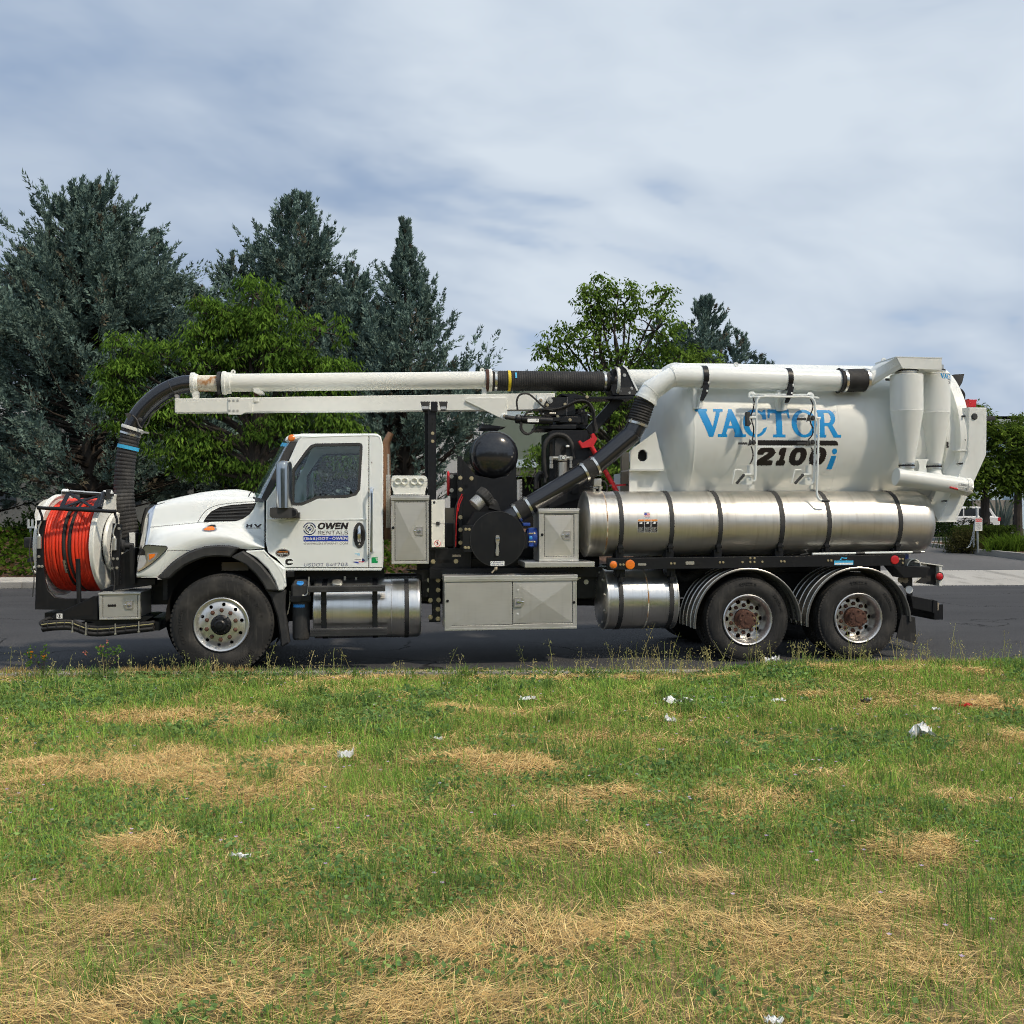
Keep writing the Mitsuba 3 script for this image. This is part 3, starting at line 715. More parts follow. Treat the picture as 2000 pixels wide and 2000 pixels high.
# ---------------------------------------------------------------- bonnet: levels from the wheel arch up to the centre ridge
LV = [
    (0.115, [-4.291,1.099, -4.06,1.089, -4.032,1.14, -3.879,1.292, -3.703,1.401, -3.534,1.447, -3.403,1.461, -3.264,1.449, -3.152,1.417, -3.032,1.405, -2.87,1.42]),
    (0.09, [-4.288,1.139, -4.107,1.247, -4.031,1.309, -3.879,1.426, -3.703,1.508, -3.534,1.542, -3.403,1.553, -3.264,1.541, -3.152,1.508, -3.032,1.464, -2.87,1.425]),
    (0.13, [-4.268,1.247, -4.111,1.435, -3.997,1.513, -3.844,1.571, -3.652,1.606, -3.46,1.614, -3.306,1.6, -3.151,1.559, -3.019,1.503, -2.874,1.429]),
    (0.22, [-4.244,1.378, -4.129,1.52, -4.014,1.589, -3.86,1.633, -3.667,1.66, -3.474,1.669, -3.318,1.654, -3.162,1.608, -3.029,1.537, -2.885,1.431]),
    (0.36, [-4.235,1.464, -4.161,1.572, -4.044,1.624, -3.889,1.661, -3.693,1.686, -3.497,1.696, -3.34,1.685, -3.182,1.647, -3.048,1.59, -2.902,1.5]),
    (0.46, [-4.226,1.663, -3.948,1.69, -3.688,1.715, -3.395,1.724, -3.157,1.734, -2.914,1.741]),
    (0.50, [-4.203,1.796, -3.956,1.828, -3.695,1.86, -3.401,1.876, -2.919,1.874]),
    (0.545, [-4.187,1.894, -4.044,1.922, -3.807,1.952, -3.488,1.974, -3.168,1.978, -2.924,1.961]),
    (0.60, [-4.19,1.921, -4.056,1.95, -3.817,1.984, -3.497,2.004, -3.176,2.004, -2.931,1.981]),
    (0.72, [-4.211,1.928, -4.065,1.964, -3.84,2, -3.518,2.022, -3.193,2.018, -2.945,1.982]),
    (0.80, [-4.223,1.94, -4.058,1.988, -3.856,2.028, -3.531,2.061, -3.302,2.071, -3.188,2.027, -2.955,1.985]),
    (0.95, [-4.252,1.953, -4.089,2, -3.934,2.035, -3.721,2.077, -3.515,2.101, -3.308,2.111, -3.192,2.089, -2.973,2.012]),
    (1.25, [-4.317,1.963, -4.152,2.006, -3.993,2.044, -3.775,2.091, -3.564,2.116, -3.352,2.129, -3.233,2.113, -3.01,2.052]),
]
NS = 60
HX, HZ, HY = [], [], []
for y, q in LV:
    q = pairs(q)
    x = np.linspace(q[0, 0], q[-1, 0], NS)
    dense = np.linspace(q[0, 0], q[-1, 0], 400)
    zz = np.interp(dense, q[:, 0], q[:, 1])
    ker = np.ones(31) / 31
    pad = np.r_[2 * zz[0] - zz[15:0:-1], zz, 2 * zz[-1] - zz[-2:-17:-1]]
    zz = np.convolve(pad, ker, 'valid')
    HX.append(x); HZ.append(np.interp(x, dense, zz)); HY.append(np.full(NS, y))
HX, HZ, HY = map(np.array, (HX, HZ, HY))
from scipy.interpolate import PchipInterpolator
lv = np.arange(len(LV)); fine_lv = np.linspace(0, len(LV) - 1, 73)
HX, HZ, HY = (PchipInterpolator(lv, q, axis=0)(fine_lv) for q in (HX, HZ, HY))
def gridmesh(X, Y, Z, flip=False):
    a, b = X.shape
    v = np.stack([X, Y, Z], -1).reshape(-1, 3)
    i, j = np.meshgrid(np.arange(a - 1), np.arange(b - 1), indexing='ij')
    k = i * b + j
    q = np.stack([k, k + 1, k + b + 1, k + b], -1).reshape(-1, 4)
    f = np.vstack([q[:, [0, 1, 2]], q[:, [0, 2, 3]]])
    return TM(v, f[:, ::-1] if flip else f)
hoodm = cat(gridmesh(HX, HY, HZ), gridmesh(HX, 2.5 - HY, HZ, True))
P('bonnet', hoodm, 'white_paint', smooth=50)
from scipy.interpolate import LinearNDInterpolator
_side = fine_lv <= 9.0
_hy = LinearNDInterpolator(np.c_[HX[_side].ravel(), HZ[_side].ravel()], HY[_side].ravel())
def hood_y(x, z, off=0.004):
    y = _hy(x, z)
    return np.where(np.isnan(y), 0.4, y) - off
BON = K + '__bonnet'
def onhood(poly, off, step=0.02):
    return sheet(poly, lambda x, z: hood_y(x, z, off), step)
vent = rounded(Polygon(pairs([-3.619,1.723, -3.589,1.782, -3.533,1.847, -3.438,1.898, -3.319,1.923, -3.159,1.936, -3.013,1.947, -3.043,1.875, -3.087,1.813, -3.159,1.76, -3.239,1.732])), 0.006)
P('vent', onhood(vent, 0.003), 'dark_void', parent=BON)
P('louvre', onhood(Polygon(pairs([-3.589,1.76, -3.191,1.762, -3.191,1.744, -3.594,1.746])).intersection(vent.buffer(-.006)), 0.012), 'black_plastic', parent=BON)
P('louvre', onhood(Polygon(pairs([-3.569,1.794, -3.119,1.808, -3.119,1.79, -3.574,1.78])).intersection(vent.buffer(-.006)), 0.012), 'black_plastic', parent=BON)
P('louvre', onhood(Polygon(pairs([-3.533,1.829, -3.087,1.853, -3.087,1.835, -3.538,1.815])).intersection(vent.buffer(-.006)), 0.012), 'black_plastic', parent=BON)
P('louvre', onhood(Polygon(pairs([-3.482,1.866, -3.059,1.894, -3.059,1.876, -3.487,1.851])).intersection(vent.buffer(-.006)), 0.012), 'black_plastic', parent=BON)
P('louvre', onhood(Polygon(pairs([-3.406,1.898, -3.035,1.924, -3.035,1.906, -3.411,1.884])).intersection(vent.buffer(-.006)), 0.012), 'black_plastic', parent=BON)

vr = spl(np.c_[pairs([-3.684,1.717, -3.648,1.786, -3.589,1.86, -3.493,1.912, -3.358,1.939, -3.159,1.957, -2.999,1.963]), np.zeros(7)], 8)[:, :2]
P('seam', cat(tube(np.c_[vr[:, 0], hood_y(vr[:, 0], vr[:, 1], -.001), vr[:, 1]], .004, 6)), 'black_plastic', parent=BON)
sm = np.array(pairs([-4.222,1.664, -3.948,1.689, -3.688,1.714, -3.554,1.719]))
sm = np.c_[np.linspace(sm[0, 0], sm[-1, 0], 30), np.interp(np.linspace(sm[0, 0], sm[-1, 0], 30), sm[:, 0], sm[:, 1])]
P('seam', tube(np.c_[sm[:, 0], hood_y(sm[:, 0], sm[:, 1], -.001), sm[:, 1]], .0038, 6), 'black_plastic', parent=BON)
sm = np.array([[-3.955,1.399], [-3.703,1.403]])
sm = np.c_[np.linspace(sm[0, 0], sm[-1, 0], 14), np.linspace(sm[0, 1], sm[-1, 1], 14)]
P('seam', tube(np.c_[sm[:, 0], hood_y(sm[:, 0], sm[:, 1], -.001), sm[:, 1]], .0038, 6), 'black_plastic', parent=BON)
hv = unary_union([fit(glyphs('H', True), *[-3.115,1.661], *[-3.054,1.693]), fit(glyphs('V', True), *[-3.024,1.66], *[-2.946,1.693])]).buffer(.003)
P('lettering', onhood(hv, 0.006, 0.02), 'black_print', parent=BON)
P('lettering', onhood(sbox(*[-3.116,1.646], *[-2.948,1.654]), 0.006, 0.03), 'gray_print', parent=BON)
ml = rounded(Polygon(pairs([-3.576,1.627, -3.567,1.648, -3.54,1.676, -3.501,1.69, -3.462,1.687, -3.435,1.667, -3.417,1.639, -3.431,1.626, -3.501,1.62])), .006)
mlm = onhood(ml, 0.012, 0.02)
P('marker_lamp', cat(mlm, onhood(ml.buffer(.004), .006, .02)), 'chrome', 'orange marker lamp in a bright bezel on the front wing', parent=BON)
P('marker_lens', onhood(affinity.translate(affinity.scale(ml, .80, .68), 0, -.002), 0.019, 0.02), 'orange_lens', parent=BON)

# black wheel arch trim in two pieces
arch = Polygon(pairs([-4.054,1.092, -3.978,1.184, -3.832,1.314, -3.7,1.39, -3.538,1.448, -3.39,1.461, -3.257,1.454, -3.153,1.43, -3.25,1.32, -3.346,1.33, -3.435,1.331, -3.538,1.319, -3.656,1.278, -3.759,1.227, -3.862,1.148, -3.927,1.084, -3.993,1.071]))
P('arch_trim', prism(rounded(arch, .006), 0.045, 0.22, 0.018), 'black_plastic', parent=BON)
arch2 = Polygon(pairs([-3.109,1.392, -3.02,1.333, -2.901,1.23, -2.797,1.099, -2.71,0.937, -2.752,0.927, -2.85,0.939, -2.887,1.016, -2.976,1.132, -3.08,1.232, -3.24,1.329]))
P('arch_trim', prism(rounded(arch2, .006), 0.05, 0.22, 0.018), 'black_plastic')
skirt = Polygon(pairs([-3.099,1.39, -2.889,1.404, -2.844,1.339, -2.64,1.18, -2.632,0.972, -2.662,0.931, -2.716,0.926, -2.755,1.043, -2.83,1.175, -2.95,1.299, -3.054,1.371]))
P('wing_rear', prism(rounded(skirt, .006), 0.10, 0.24, 0.014), 'white_paint')
P('wing_crease', cat(tube(spl(pl([-2.884,1.39, -2.75,1.245, -2.668,1.122, -2.637,1.029], .108), 6), .012, 8)), 'white_paint', parent=K + '__wing_rear')
flap = Polygon(pairs([-2.871,0.959, -2.712,0.921, -2.64,0.929, -2.644,0.717, -2.62,0.501, -2.596,0.315, -2.669,0.27, -2.696,0.286, -2.705,0.41, -2.736,0.626, -2.803,0.835]))
P('splash_flap', prism(rounded(flap, .008), 0.13, 0.30, 0.02), 'black_plastic')
P('arch_liner', cat(box(-4.05, -2.75, 0.55, 0.62, 0.62, 1.30), lathe([(0.24, 0.66), (1.1, 0.66)], (-3.345, 0, 0.62), (0, 1, 0), 40)), 'dark_void')
m_ = scene[K + '__arch_liner']
P('engine', cat(box(-4.05, -2.8, 0.7, 1.8, 0.7, 1.62, .1), box(-4.1, -4.05, .55, 1.95, .8, 1.7)), 'black_plastic')
P('bracket', box(*[-3.415,1.142][:1], [-3.108,1.25][0], .5, .53, [-3.415,1.142][1], [-3.415,1.244][1]), 'beige_plastic', parent=K + '__engine')

# chrome grille surround and headlamp
def gr_line(k):
    return None
gf = np.array([[-4.178,1.927], [-4.2,1.805], [-4.22,1.667], [-4.233,1.464], [-4.263,1.367], [-4.29,1.165]])
ge = np.array([[-4.34,1.894], [-4.372,1.804], [-4.396,1.664], [-4.414,1.466], [-4.416,1.303], [-4.41,1.093]])
yf = np.array([.6, .5, .46, .37, .3, .2]); ye = np.array([.75, .75, .75, .72, .68, .62])
def grille_side(sgn):
    X, Y, Z = [], [], []
    for t in np.linspace(0, 1, 10):
        w = 1 - (1 - t) ** 1.6                                          # curls round to the front
        x = gf[:, 0] + (ge[:, 0] - gf[:, 0]) * t
        y = yf + (ye - yf) * (t ** 2.0)
        z = gf[:, 1] + (ge[:, 1] - gf[:, 1]) * t
        X.append(x); Y.append(y if sgn > 0 else 2.5 - y); Z.append(z)
    X, Y, Z = map(np.array, (X, Y, Z))
    s = np.linspace(0, 5, 31)
    X, Y, Z = (PchipInterpolator(np.arange(6), q, axis=1)(s) for q in (X, Y, Z))
    return gridmesh(X, Y, Z, sgn > 0)
P('grille', cat(grille_side(1), grille_side(-1)), 'chrome', smooth=60)
gz = np.interp(np.linspace(0, 5, 20), np.arange(6), ge[:, 1]); gxx = np.interp(np.linspace(0, 5, 20), np.arange(6), ge[:, 0])
P('grille_mesh', gridmesh(np.array([gxx - .0, gxx - .05, gxx - .0]), np.array([np.full(20, .72), np.full(20, 1.25), np.full(20, 1.78)]), np.array([gz] * 3)), 'black_plastic', parent=K + '__grille')
P('grille_cap', cat(hull([[*q] for q in np.vstack([pl([-4.34,1.894, -4.182,1.927, -4.103,1.972, -4.317,1.962, -4.346,1.911], y)[[i]] for i, y in ((0, .76), (1, .62), (2, .8), (3, 1.25), (4, .9))] + [pl([-4.34,1.894, -4.182,1.927, -4.103,1.972], 1.7), [[-4.02, 1.25, 1.55]]])])), 'black_paint', parent=K + '__grille')
hl = Polygon(pairs([-4.283,1.164, -4.266,1.31, -4.235,1.396, -4.203,1.451, -4.176,1.468, -3.957,1.452, -3.941,1.435, -3.961,1.402, -4.038,1.324, -4.122,1.253, -4.206,1.195, -4.27,1.16]))
def hl_y(x, z, off):
    x0 = [-3.936,1.434][0]
    return 0.062 + np.maximum(x0 - x, 0) ** 2 * 0.16 - off
HLK = P('headlamp', sheet(rounded(hl, .005), lambda x, z: hl_y(x, z, .0), .02), 'chrome', 'wrap-around headlamp with chrome bezel', smooth=50)
P('bezel_edge', cat(tube(np.array([[x, hl_y(np.array([x]), np.array([z]), .002)[0], z] for x, z in resample(np.c_[np.array(rounded(hl, .005).exterior.coords), np.zeros(len(rounded(hl, .005).exterior.coords))], .015)[0][:, :2]]), .006, 6)), 'black_plastic', parent=HLK)
P('lamp_recess', sheet(rounded(Polygon(pairs([-4.27,1.367, -4.243,1.41, -4.213,1.422, -4.19,1.394, -4.19,1.353, -4.272,1.353])), .004), lambda x, z: hl_y(x, z, .005), .02), 'gloss_black', parent=HLK)
P('lamp_lens', sheet(rounded(Polygon(pairs([-4.272,1.351, -4.192,1.35, -4.175,1.275, -4.21,1.22, -4.28,1.173])), .004), lambda x, z: hl_y(x, z, .006), .02), 'clear_lens', parent=HLK)
P('indicator_lens', sheet(rounded(Polygon(pairs([-4.149,1.363, -4.07,1.37, -4.09,1.333, -4.143,1.294])), .006), lambda x, z: hl_y(x, z, .010), .02), 'orange_lens', 'orange indicator lens in the headlamp', parent=HLK)
P('indicator_frame', sheet(rounded(Polygon(pairs([-4.165,1.374, -4.044,1.383, -4.078,1.317, -4.155,1.266])), .006), lambda x, z: hl_y(x, z, .006), .02), 'gray_print', parent=HLK)
P('headlamp', hull([[-4.1, 2.4, 1.0], [-4.1, 2.2, 1.25], [-3.8, 2.45, 1.2], [-4.15, 2.1, .95], [-3.9, 2.42, .95]]), 'chrome')
P('wiper', tube(spl(np.vstack([pl([-3.138,2.027, -3.101,2.085], .75), pl([-3.073,2.069], .78)]), 4), .007, 6), 'black_plastic', parent=BON)
P('cowl', box(-2.90, -2.62, .70, 1.80, 1.66, 1.86), 'black_plastic')

# ---------------------------------------------------------------- front bumper, hose reel
REEL = P_key('hose_reel', 'large hose reel with cream flanges wound with bright red hose')
rc = np.array([-4.761,1.448])                                     # hub of the near-end flange
ax = np.array([math.cos(math.radians(-9.5)), math.sin(math.radians(-9.5)), 0.0])
R0 = np.array([rc[0], 1.0, rc[1]])
def at(a, y=0.0, z=0.0):
    """point of the reel's own frame: a along its axis (0 at the right flange, negative to the left), y across, z up"""
    return R0 + ax * a + np.array([-ax[1], ax[0], 0]) * y + np.array([0, 0, z])
WD = 0.665
P('flange', lathe([(0.0, 0.05), (0.0, 0.390), (0.012, 0.401), (0.012, 0.569), (0.02, 0.590), (0.02, 0.606), (0.008, 0.615), (-0.035, 0.615), (-0.042, 0.606), (-0.03, 0.593), (-0.018, 0.563), (-0.02, 0.05)], at(0), ax, 72), 'cream_paint', parent=REEL)
P('flange', lathe([(0.012, 0.05), (0.012, 0.563), (0.03, 0.590), (0.035, 0.606), (0.028, 0.615), (-0.03, 0.615), (-0.04, 0.606), (-0.035, 0.590), (-0.02, 0.563), (-0.02, 0.05)], at(-WD), ax, 72), 'cream_paint', parent=REEL)
hubx = lathe([(0.0, 0.374), (0.02, 0.374), (0.045, 0.357), (0.045, 0.325), (0.035, 0.29), (0.035, 0.10), (0.06, 0.09), (0.06, 0.0)], at(0.012, 0, .02), ax, 56)
P('hub_dish', hubx, 'cream_paint', parent=REEL)
win_s = sector((0, 0), 0.30, 0.40, 120, 215, 24)
v2, f2 = flat(win_s)
wv = np.array([at(0.0165, q[0], q[1]) for q in v2])
P('hub_opening', TM(wv, f2[:, ::-1]), 'dark_void', parent=REEL)
P('drum', lathe([(-WD, 0.475), (0, 0.475)], at(0), ax, 48), 'rust', parent=REEL)
rng = np.random.default_rng(5)
NC = 15
for k in range(NC):
    a = -WD + 0.045 + (WD - 0.085) * (k + 0.5) / NC
    if k == 7: pass
    blk = k in (6, 8)
    r = 0.0205 if not blk else 0.019
    RR = 0.548 + rng.uniform(-0.008, 0.004) - (0.012 if k in (0, NC - 1) else 0) - (0.015 if k == 7 else 0)
    t = np.linspace(0, 2 * PI, 64, endpoint=False)
    wob = 0.004 * np.sin(t * 2 + rng.uniform(0, 6)) + 0.003 * np.sin(t * 3 + rng.uniform(0, 6))
    pts = np.array([at(a + wob[i], RR * math.cos(t[i]), RR * math.sin(t[i])) for i in range(64)])
    if blk:
        P('hose_coil', tube(pts, r + .002, 12, closed=True), 'hose_rubber', 'black leader hose between the red windings', parent=REEL)
    else:
        P('hose_coil', tube(pts, r, 12, closed=True), 'red_hose', parent=REEL)
for k in range(NC - 1):
    a = -WD + 0.045 + (WD - 0.085) * (k + 1.0) / NC
    t = np.linspace(0, 2 * PI, 48, endpoint=False)
    P('hose_underlayer', tube(np.array([at(a, .515 * math.cos(q), .515 * math.sin(q)) for q in t]), .02, 8, closed=True), 'red_hose', parent=REEL)
# crimped fitting joining black leader and red hose
t = np.radians(np.linspace(197, 214, 8))
a6 = -WD + 0.045 + (WD - 0.085) * 6.5 / NC
P('fitting', tube(np.array([at(a6, .548 * math.cos(q), .548 * math.sin(q)) for q in t]), [.025, .025, .022, .025, .022, .025, .022, .025], 12), 'zinc', parent=REEL)
t = np.radians(np.linspace(213, 290, 20))
P('hose_end', tube(np.array([at(a6, .548 * math.cos(q), .548 * math.sin(q)) for q in t]), .0225, 12), 'red_hose', parent=REEL)
# frame under and beside the reel
cr = Polygon(pairs([-5.497,0.728, -5.48,1.192, -5.473,1.751, -5.374,1.753, -5.405,1.558, -5.401,1.283, -5.385,1.053, -5.35,0.942, -5.276,0.863, -5.17,0.843, -4.853,0.839, -4.853,0.712]))
P('cradle', cat(prism(cr, 0.40, 0.44, .005), box(-5.40, -4.7, .44, 1.5, .62, .68)), 'black_paint', 'black steel cradle plate holding the reel', parent=REEL)
P('cradle_lip', cat(bar((*[-5.488,0.737][:1], .40, [-5.488,0.737][1]), ([-4.847,0.716][0], .40, [-4.847,0.716][1]), .025)), 'black_paint', parent=REEL)
P('post', cat(prism(pairs([-4.63,1.713, -4.538,1.697, -4.563,0.989, -4.653,1]), 0.38, 0.46, .006), prism(pairs([-4.567,1.34, -4.442,1.413, -4.434,0.996, -4.568,0.988]), 0.50, 0.9, .004),
    prism(pairs([-4.45,1.46, -4.415,1.46, -4.385,1.006, -4.438,0.997]), 0.42, 0.5)), 'black_paint', parent=REEL)
P('bearing', cat(lathe([(0, .075), (.05, .07), (.06, .04), (.15, .035), (.15, 0)], (*[-4.604,1.441][:1], .62, [-4.604,1.441][1]), (1, 0, 0), 20), box([-4.545,1.601][0], [-4.457,1.601][0], .7, .9, [-4.545,1.419][1], [-4.545,1.601][1], .01)), 'black_plastic', parent=REEL)
P('motor_plate', prism(pairs([-4.515,1.596, -4.453,1.598, -4.452,1.421, -4.506,1.416]), .66, .70, .004), 'cream_paint', parent=REEL)
P('guide_bar', cyl((*[-5.45,1.895][:1], .36, [-5.45,1.895][1]), ([-4.583,1.849][0], .36, [-4.583,1.849][1]), .0215, n=14), 'black_paint', parent=REEL)
for s in ([(-5.436,1.88), (-5.404,1.761), (-5.444,1.669)], [(-4.604,1.831), (-4.578,1.739), (-4.609,1.628)]):
    P('stay', tube(spl([(q[0], .38, q[1]) for q in s], 5), .014, 8), 'black_paint', parent=REEL)
for cx, cz0, cz1 in (([-5.432,2.2][0], [-5.434,1.569][1], [-5.434,1.423][1]), ([-4.603,2.2][0], [-4.605,1.541][1], [-4.605,1.398][1])):
    P('gas_strut', cat(cyl((cx, .36, cz1), (cx, .36, cz0), .027, n=14, bevel=.006), dome((cx, .36, cz0), .02, .03, (0, 0, 1)), tube(spl([(cx, .36, cz0), (cx - .01, .36, cz0 + .07), (cx + .02, .37, cz0 + .17)], 5), .009, 6)), 'zinc', parent=REEL)
P('cable', cat(*[tube(spl([(x0, .365, z0), (x0 - .015, .35, z0 - .25), (x0 + .03, .36, z0 - .5), (x0 + .01, .37, z0 - .75)], 6), .006, 6) for x0, z0 in ((-5.52, 1.62), (-4.63, 1.60))]), 'black_plastic', parent=REEL)
# hose guide: X plate and rollers over the top
gA, gB = (np.array([*[-5.223,2.079][:1], .75, [-5.223,2.079][1]]), np.array([[-4.847,2.048][0], .75, [-4.847,2.048][1]]))
gC, gD = (np.array([[-5.207,1.898][0], .42, [-5.207,1.898][1]]), np.array([[-4.841,1.883][0], .42, [-4.841,1.883][1]]))
nv = np.cross(gB - gA, gC - gA)
P('guide_plate', cat(*[bar(p, q, w, .012, nv) for p, q, w in ((gA, gB, .05), (gC, gD, .045), (gA, gC, .045), (gB, gD, .055), (gA, gD, .035), (gB, gC, .035))]), 'black_paint', 'dark cross-braced hose guide over the reel', parent=REEL)
P('guide_tube', cat(cyl(gB + [.02, 0, .02], gD + [.06, 0, .0], .028, n=14)), 'black_paint', parent=REEL)
P('guide_bracket', cat(bar(gA + [-.08, .03, .0], gB + [.12, .03, .0], .09, .03), box(gB[0] + .06, gB[0] + .10, .7, .84, gB[2] - .05, gB[2] + .07)), 'black_plastic', parent=REEL)
rl0, rl1 = np.array([[-5.284,2.09][0], .8, [-5.284,2.09][1]]), np.array([[-4.737,2.056][0], .8, [-4.737,2.056][1]])
P('roller', cat(cyl(rl0 + [.06, 0, .0], rl1 - [.08, 0, 0], .022, n=14)), 'box_trim', parent=REEL)
P('roller', cat(cyl(rl0 + [-.03, 0, -.02], rl0 + [.045, 0, -.02], .052, n=20, bevel=.01)), 'white_paint', parent=REEL)
P('roller', cat(cyl(rl1 + [-.11, 0, .0], rl1 + [-.0, 0, .0], .052, n=20, bevel=.012)), 'white_paint', parent=REEL)
P('back_disc', lathe([(0, 0), (0, .2), (.02, .21), (.02, 0)], (*[-5.682,1.804][:1], 1.5, [-5.682,1.804][1]), (.75, -.66, 0), 40), 'cream_paint', parent=REEL)
P('stand_pipe', cyl(([-5.014,1.304][0], .38, [-5.014,1.304][1]), ([-4.996,0.656][0], .38, [-4.996,0.656][1]), .026, n=14), 'black_paint', parent=REEL)
P('bolt', bolts([-5.441,1.334, -5.441,1.222, -5.44,1.687, -5.408,1.221, -4.621,1.301, -4.573,1.3, -4.626,1.193, -4.579,1.194, -4.554,1.651], .378, .013, .01), 'zinc', parent=REEL, stuff=True)
P('work_lamp', cat(box(*[-5.694,2.089][:1], [-5.596,2.089][0], .62, .78, [-5.696,1.426][1], [-5.696,1.548][1], .015), box([-5.602,2.089][0], [-5.555,2.089][0], .68, .72, [-5.604,1.469][1], [-5.604,1.488][1])), 'black_plastic', 'black work lamp on the left of the reel frame', parent=REEL)
P('work_lamp', cat(hull(np.vstack([pl([-5.652,1.257, -5.661,1.288, -5.628,1.313, -5.598,1.322, -5.605,1.262], y) for y in (.63, .75)])), box([-5.614,2.089][0], [-5.56,2.089][0], .68, .72, [-5.604,1.294][1], [-5.604,1.312][1])), 'black_plastic', parent=REEL)

# bumper, step and the toolbox beside the front wheel
BUM = P('bumper', cat(prism(pairs([-5.288,0.644, -5.226,0.684, -5.038,0.769, -4.836,0.871, -4.787,0.875, -4.783,0.595, -5.275,0.612]), .34, .38, .005), box(-5.0, -4.1, .36, 1.6, .46, .56),
    prism(pairs([-4.811,0.919, -4.661,0.981, -4.367,1.061, -4.174,1.061, -4.174,0.985, -4.394,0.955, -4.794,0.909]), .5, .6, .006),
    prism(pairs([-4.98,0.598, -4.216,0.632, -4.176,0.622, -4.306,0.55, -4.75,0.548]), .36, .9)), 'black_paint')
P('opening', cat(sheet(Polygon(pairs([-5.153,0.663, -4.846,0.842, -4.82,0.795, -4.838,0.649, -5.145,0.64])), lambda x, z: x * 0 + .337)), 'dark_void', parent=BUM)
P('sticker', sheet(sbox(*[-5.237,0.621], *[-5.172,0.677]), lambda x, z: x * 0 + .336), 'white_print', 'small white warning sticker', parent=BUM)
P('sticker', cat(sheet(disc([-5.206,0.649], .022).difference(disc([-5.206,0.649], .017)), lambda x, z: x * 0 + .334), sheet(sbox(*[-5.211,0.635], *[-5.199,0.664]), lambda x, z: x * 0 + .334)), 'black_print', parent=BUM)
hs = np.array([pl([-5.386,0.55, -5.317,0.56, -5.221,0.567, -5.134,0.57, -5.047,0.56, -4.968,0.527, -4.881,0.498, -4.767,0.488, -4.635,0.495, -4.459,0.511, -4.264,0.528, -4.153,0.54], .3)])[0]
for k, (dy, dz, m) in enumerate(((0, .0, 'hose_rubber'), (.035, -.03, 'hose_rubber'), (.05, .022, 'hose_rubber'), (-.01, -.042, 'hose_rubber'), (.02, -.062, 'hose_rubber'))):
    e = hs + [0, dy, dz]
    P('hydraulic_hose', tube(spl(e, 5), .019, 8), m, parent=BUM)
P('hose_stripe', tube(spl(hs + [0, -.0135, .008], 5), .0055, 6), 'hose_stripe', parent=BUM)
P('hydraulic_hose', tube(spl(np.vstack([hs[:1] + [0, .0, 0], hs[:1] + [-.03, .06, .03], hs[:1] + [.05, .10, .07], pl([-5.314,0.604], .42), pl([-5.191,0.611], .46)]), 6), .019, 8), 'hose_rubber', parent=BUM)
for q in ([-5.042,0.603, -5.043,0.475], [-4.894,0.578, -4.895,0.441], [-4.57,0.559, -4.57,0.44], [-4.311,0.582, -4.311,0.461]):
    P('clip', cat(cyl((q[0], .27, q[1]), (q[2], .27, q[3]), .008, n=8), box(q[2] - .012, q[2] + .012, .26, .34, q[3] - .008, q[3] + .008)), 'zinc', parent=BUM)
P('cable_tie', cat(*[lathe([(0, .05), (.008, .05)], hs[i] + [0, .01, -.015], hs[i + 1] - hs[i], 14) for i in range(1, 10)]), 'black_plastic', parent=BUM, stuff=True)

def pyramid_door(x0, x1, z0, z1, y, h=0.0, cx=0.5, cz=0.5, r=0.006):
    """a sheet door, cross-broken from corner to corner when h is given"""
    q = [(x0, z0), (x1, z0), (x1, z1), (x0, z1)]
    c = (x0 + (x1 - x0) * cx, z0 + (z1 - z0) * cz)
    v = [[a, y, b] for a, b in q] + [[c[0], y - h, c[1]]] + [[a, y + .02, b] for a, b in q]
    if h:
        f = [[0, 1, 4], [1, 2, 4], [2, 3, 4], [3, 0, 4]]
    else:
        f = [[0, 1, 2], [0, 2, 3]]
    for i in range(4):
        j = (i + 1) % 4
        f += [[i, i + 5, j + 5], [i, j + 5, j]]
    return TM(v, f)
def latch(parent, x, z, y, s=0.05, flip=False):
    f_ = -1 if flip else 1
    pts = [(-1.15, 0), (-.62, .95), (.9, .95), (.9, -.95), (-.62, -.95)]
    po = Polygon([(x + f_ * s * a, z + s * b) for a, b in pts])
    k = P('latch', prism(po, y - .006, y, .003), 'zinc', 'bright paddle latch', parent=parent)
    P('latch_recess', sheet(sbox(x - s * .38 if not flip else x - s * .72, z - s * .68, x + s * .72 if not flip else x + s * .38, z + s * .68), lambda a, b: a * 0 + y - .0072), 'gray_print', parent=parent)
    P('latch_handle', cat(box(x - s * .2, x + s * .5, y - .02, y - .008, z - s * .14, z + s * .2, .004), dome((x - f_ * s * .72, y - .006, z), s * .2, .008, n=10), cyl((x + f_ * s * .22, y - .008, z + s * .05), (x + f_ * s * .22, y - .024, z + s * .05), s * .22, n=12, bevel=.002)), 'chrome', parent=parent)
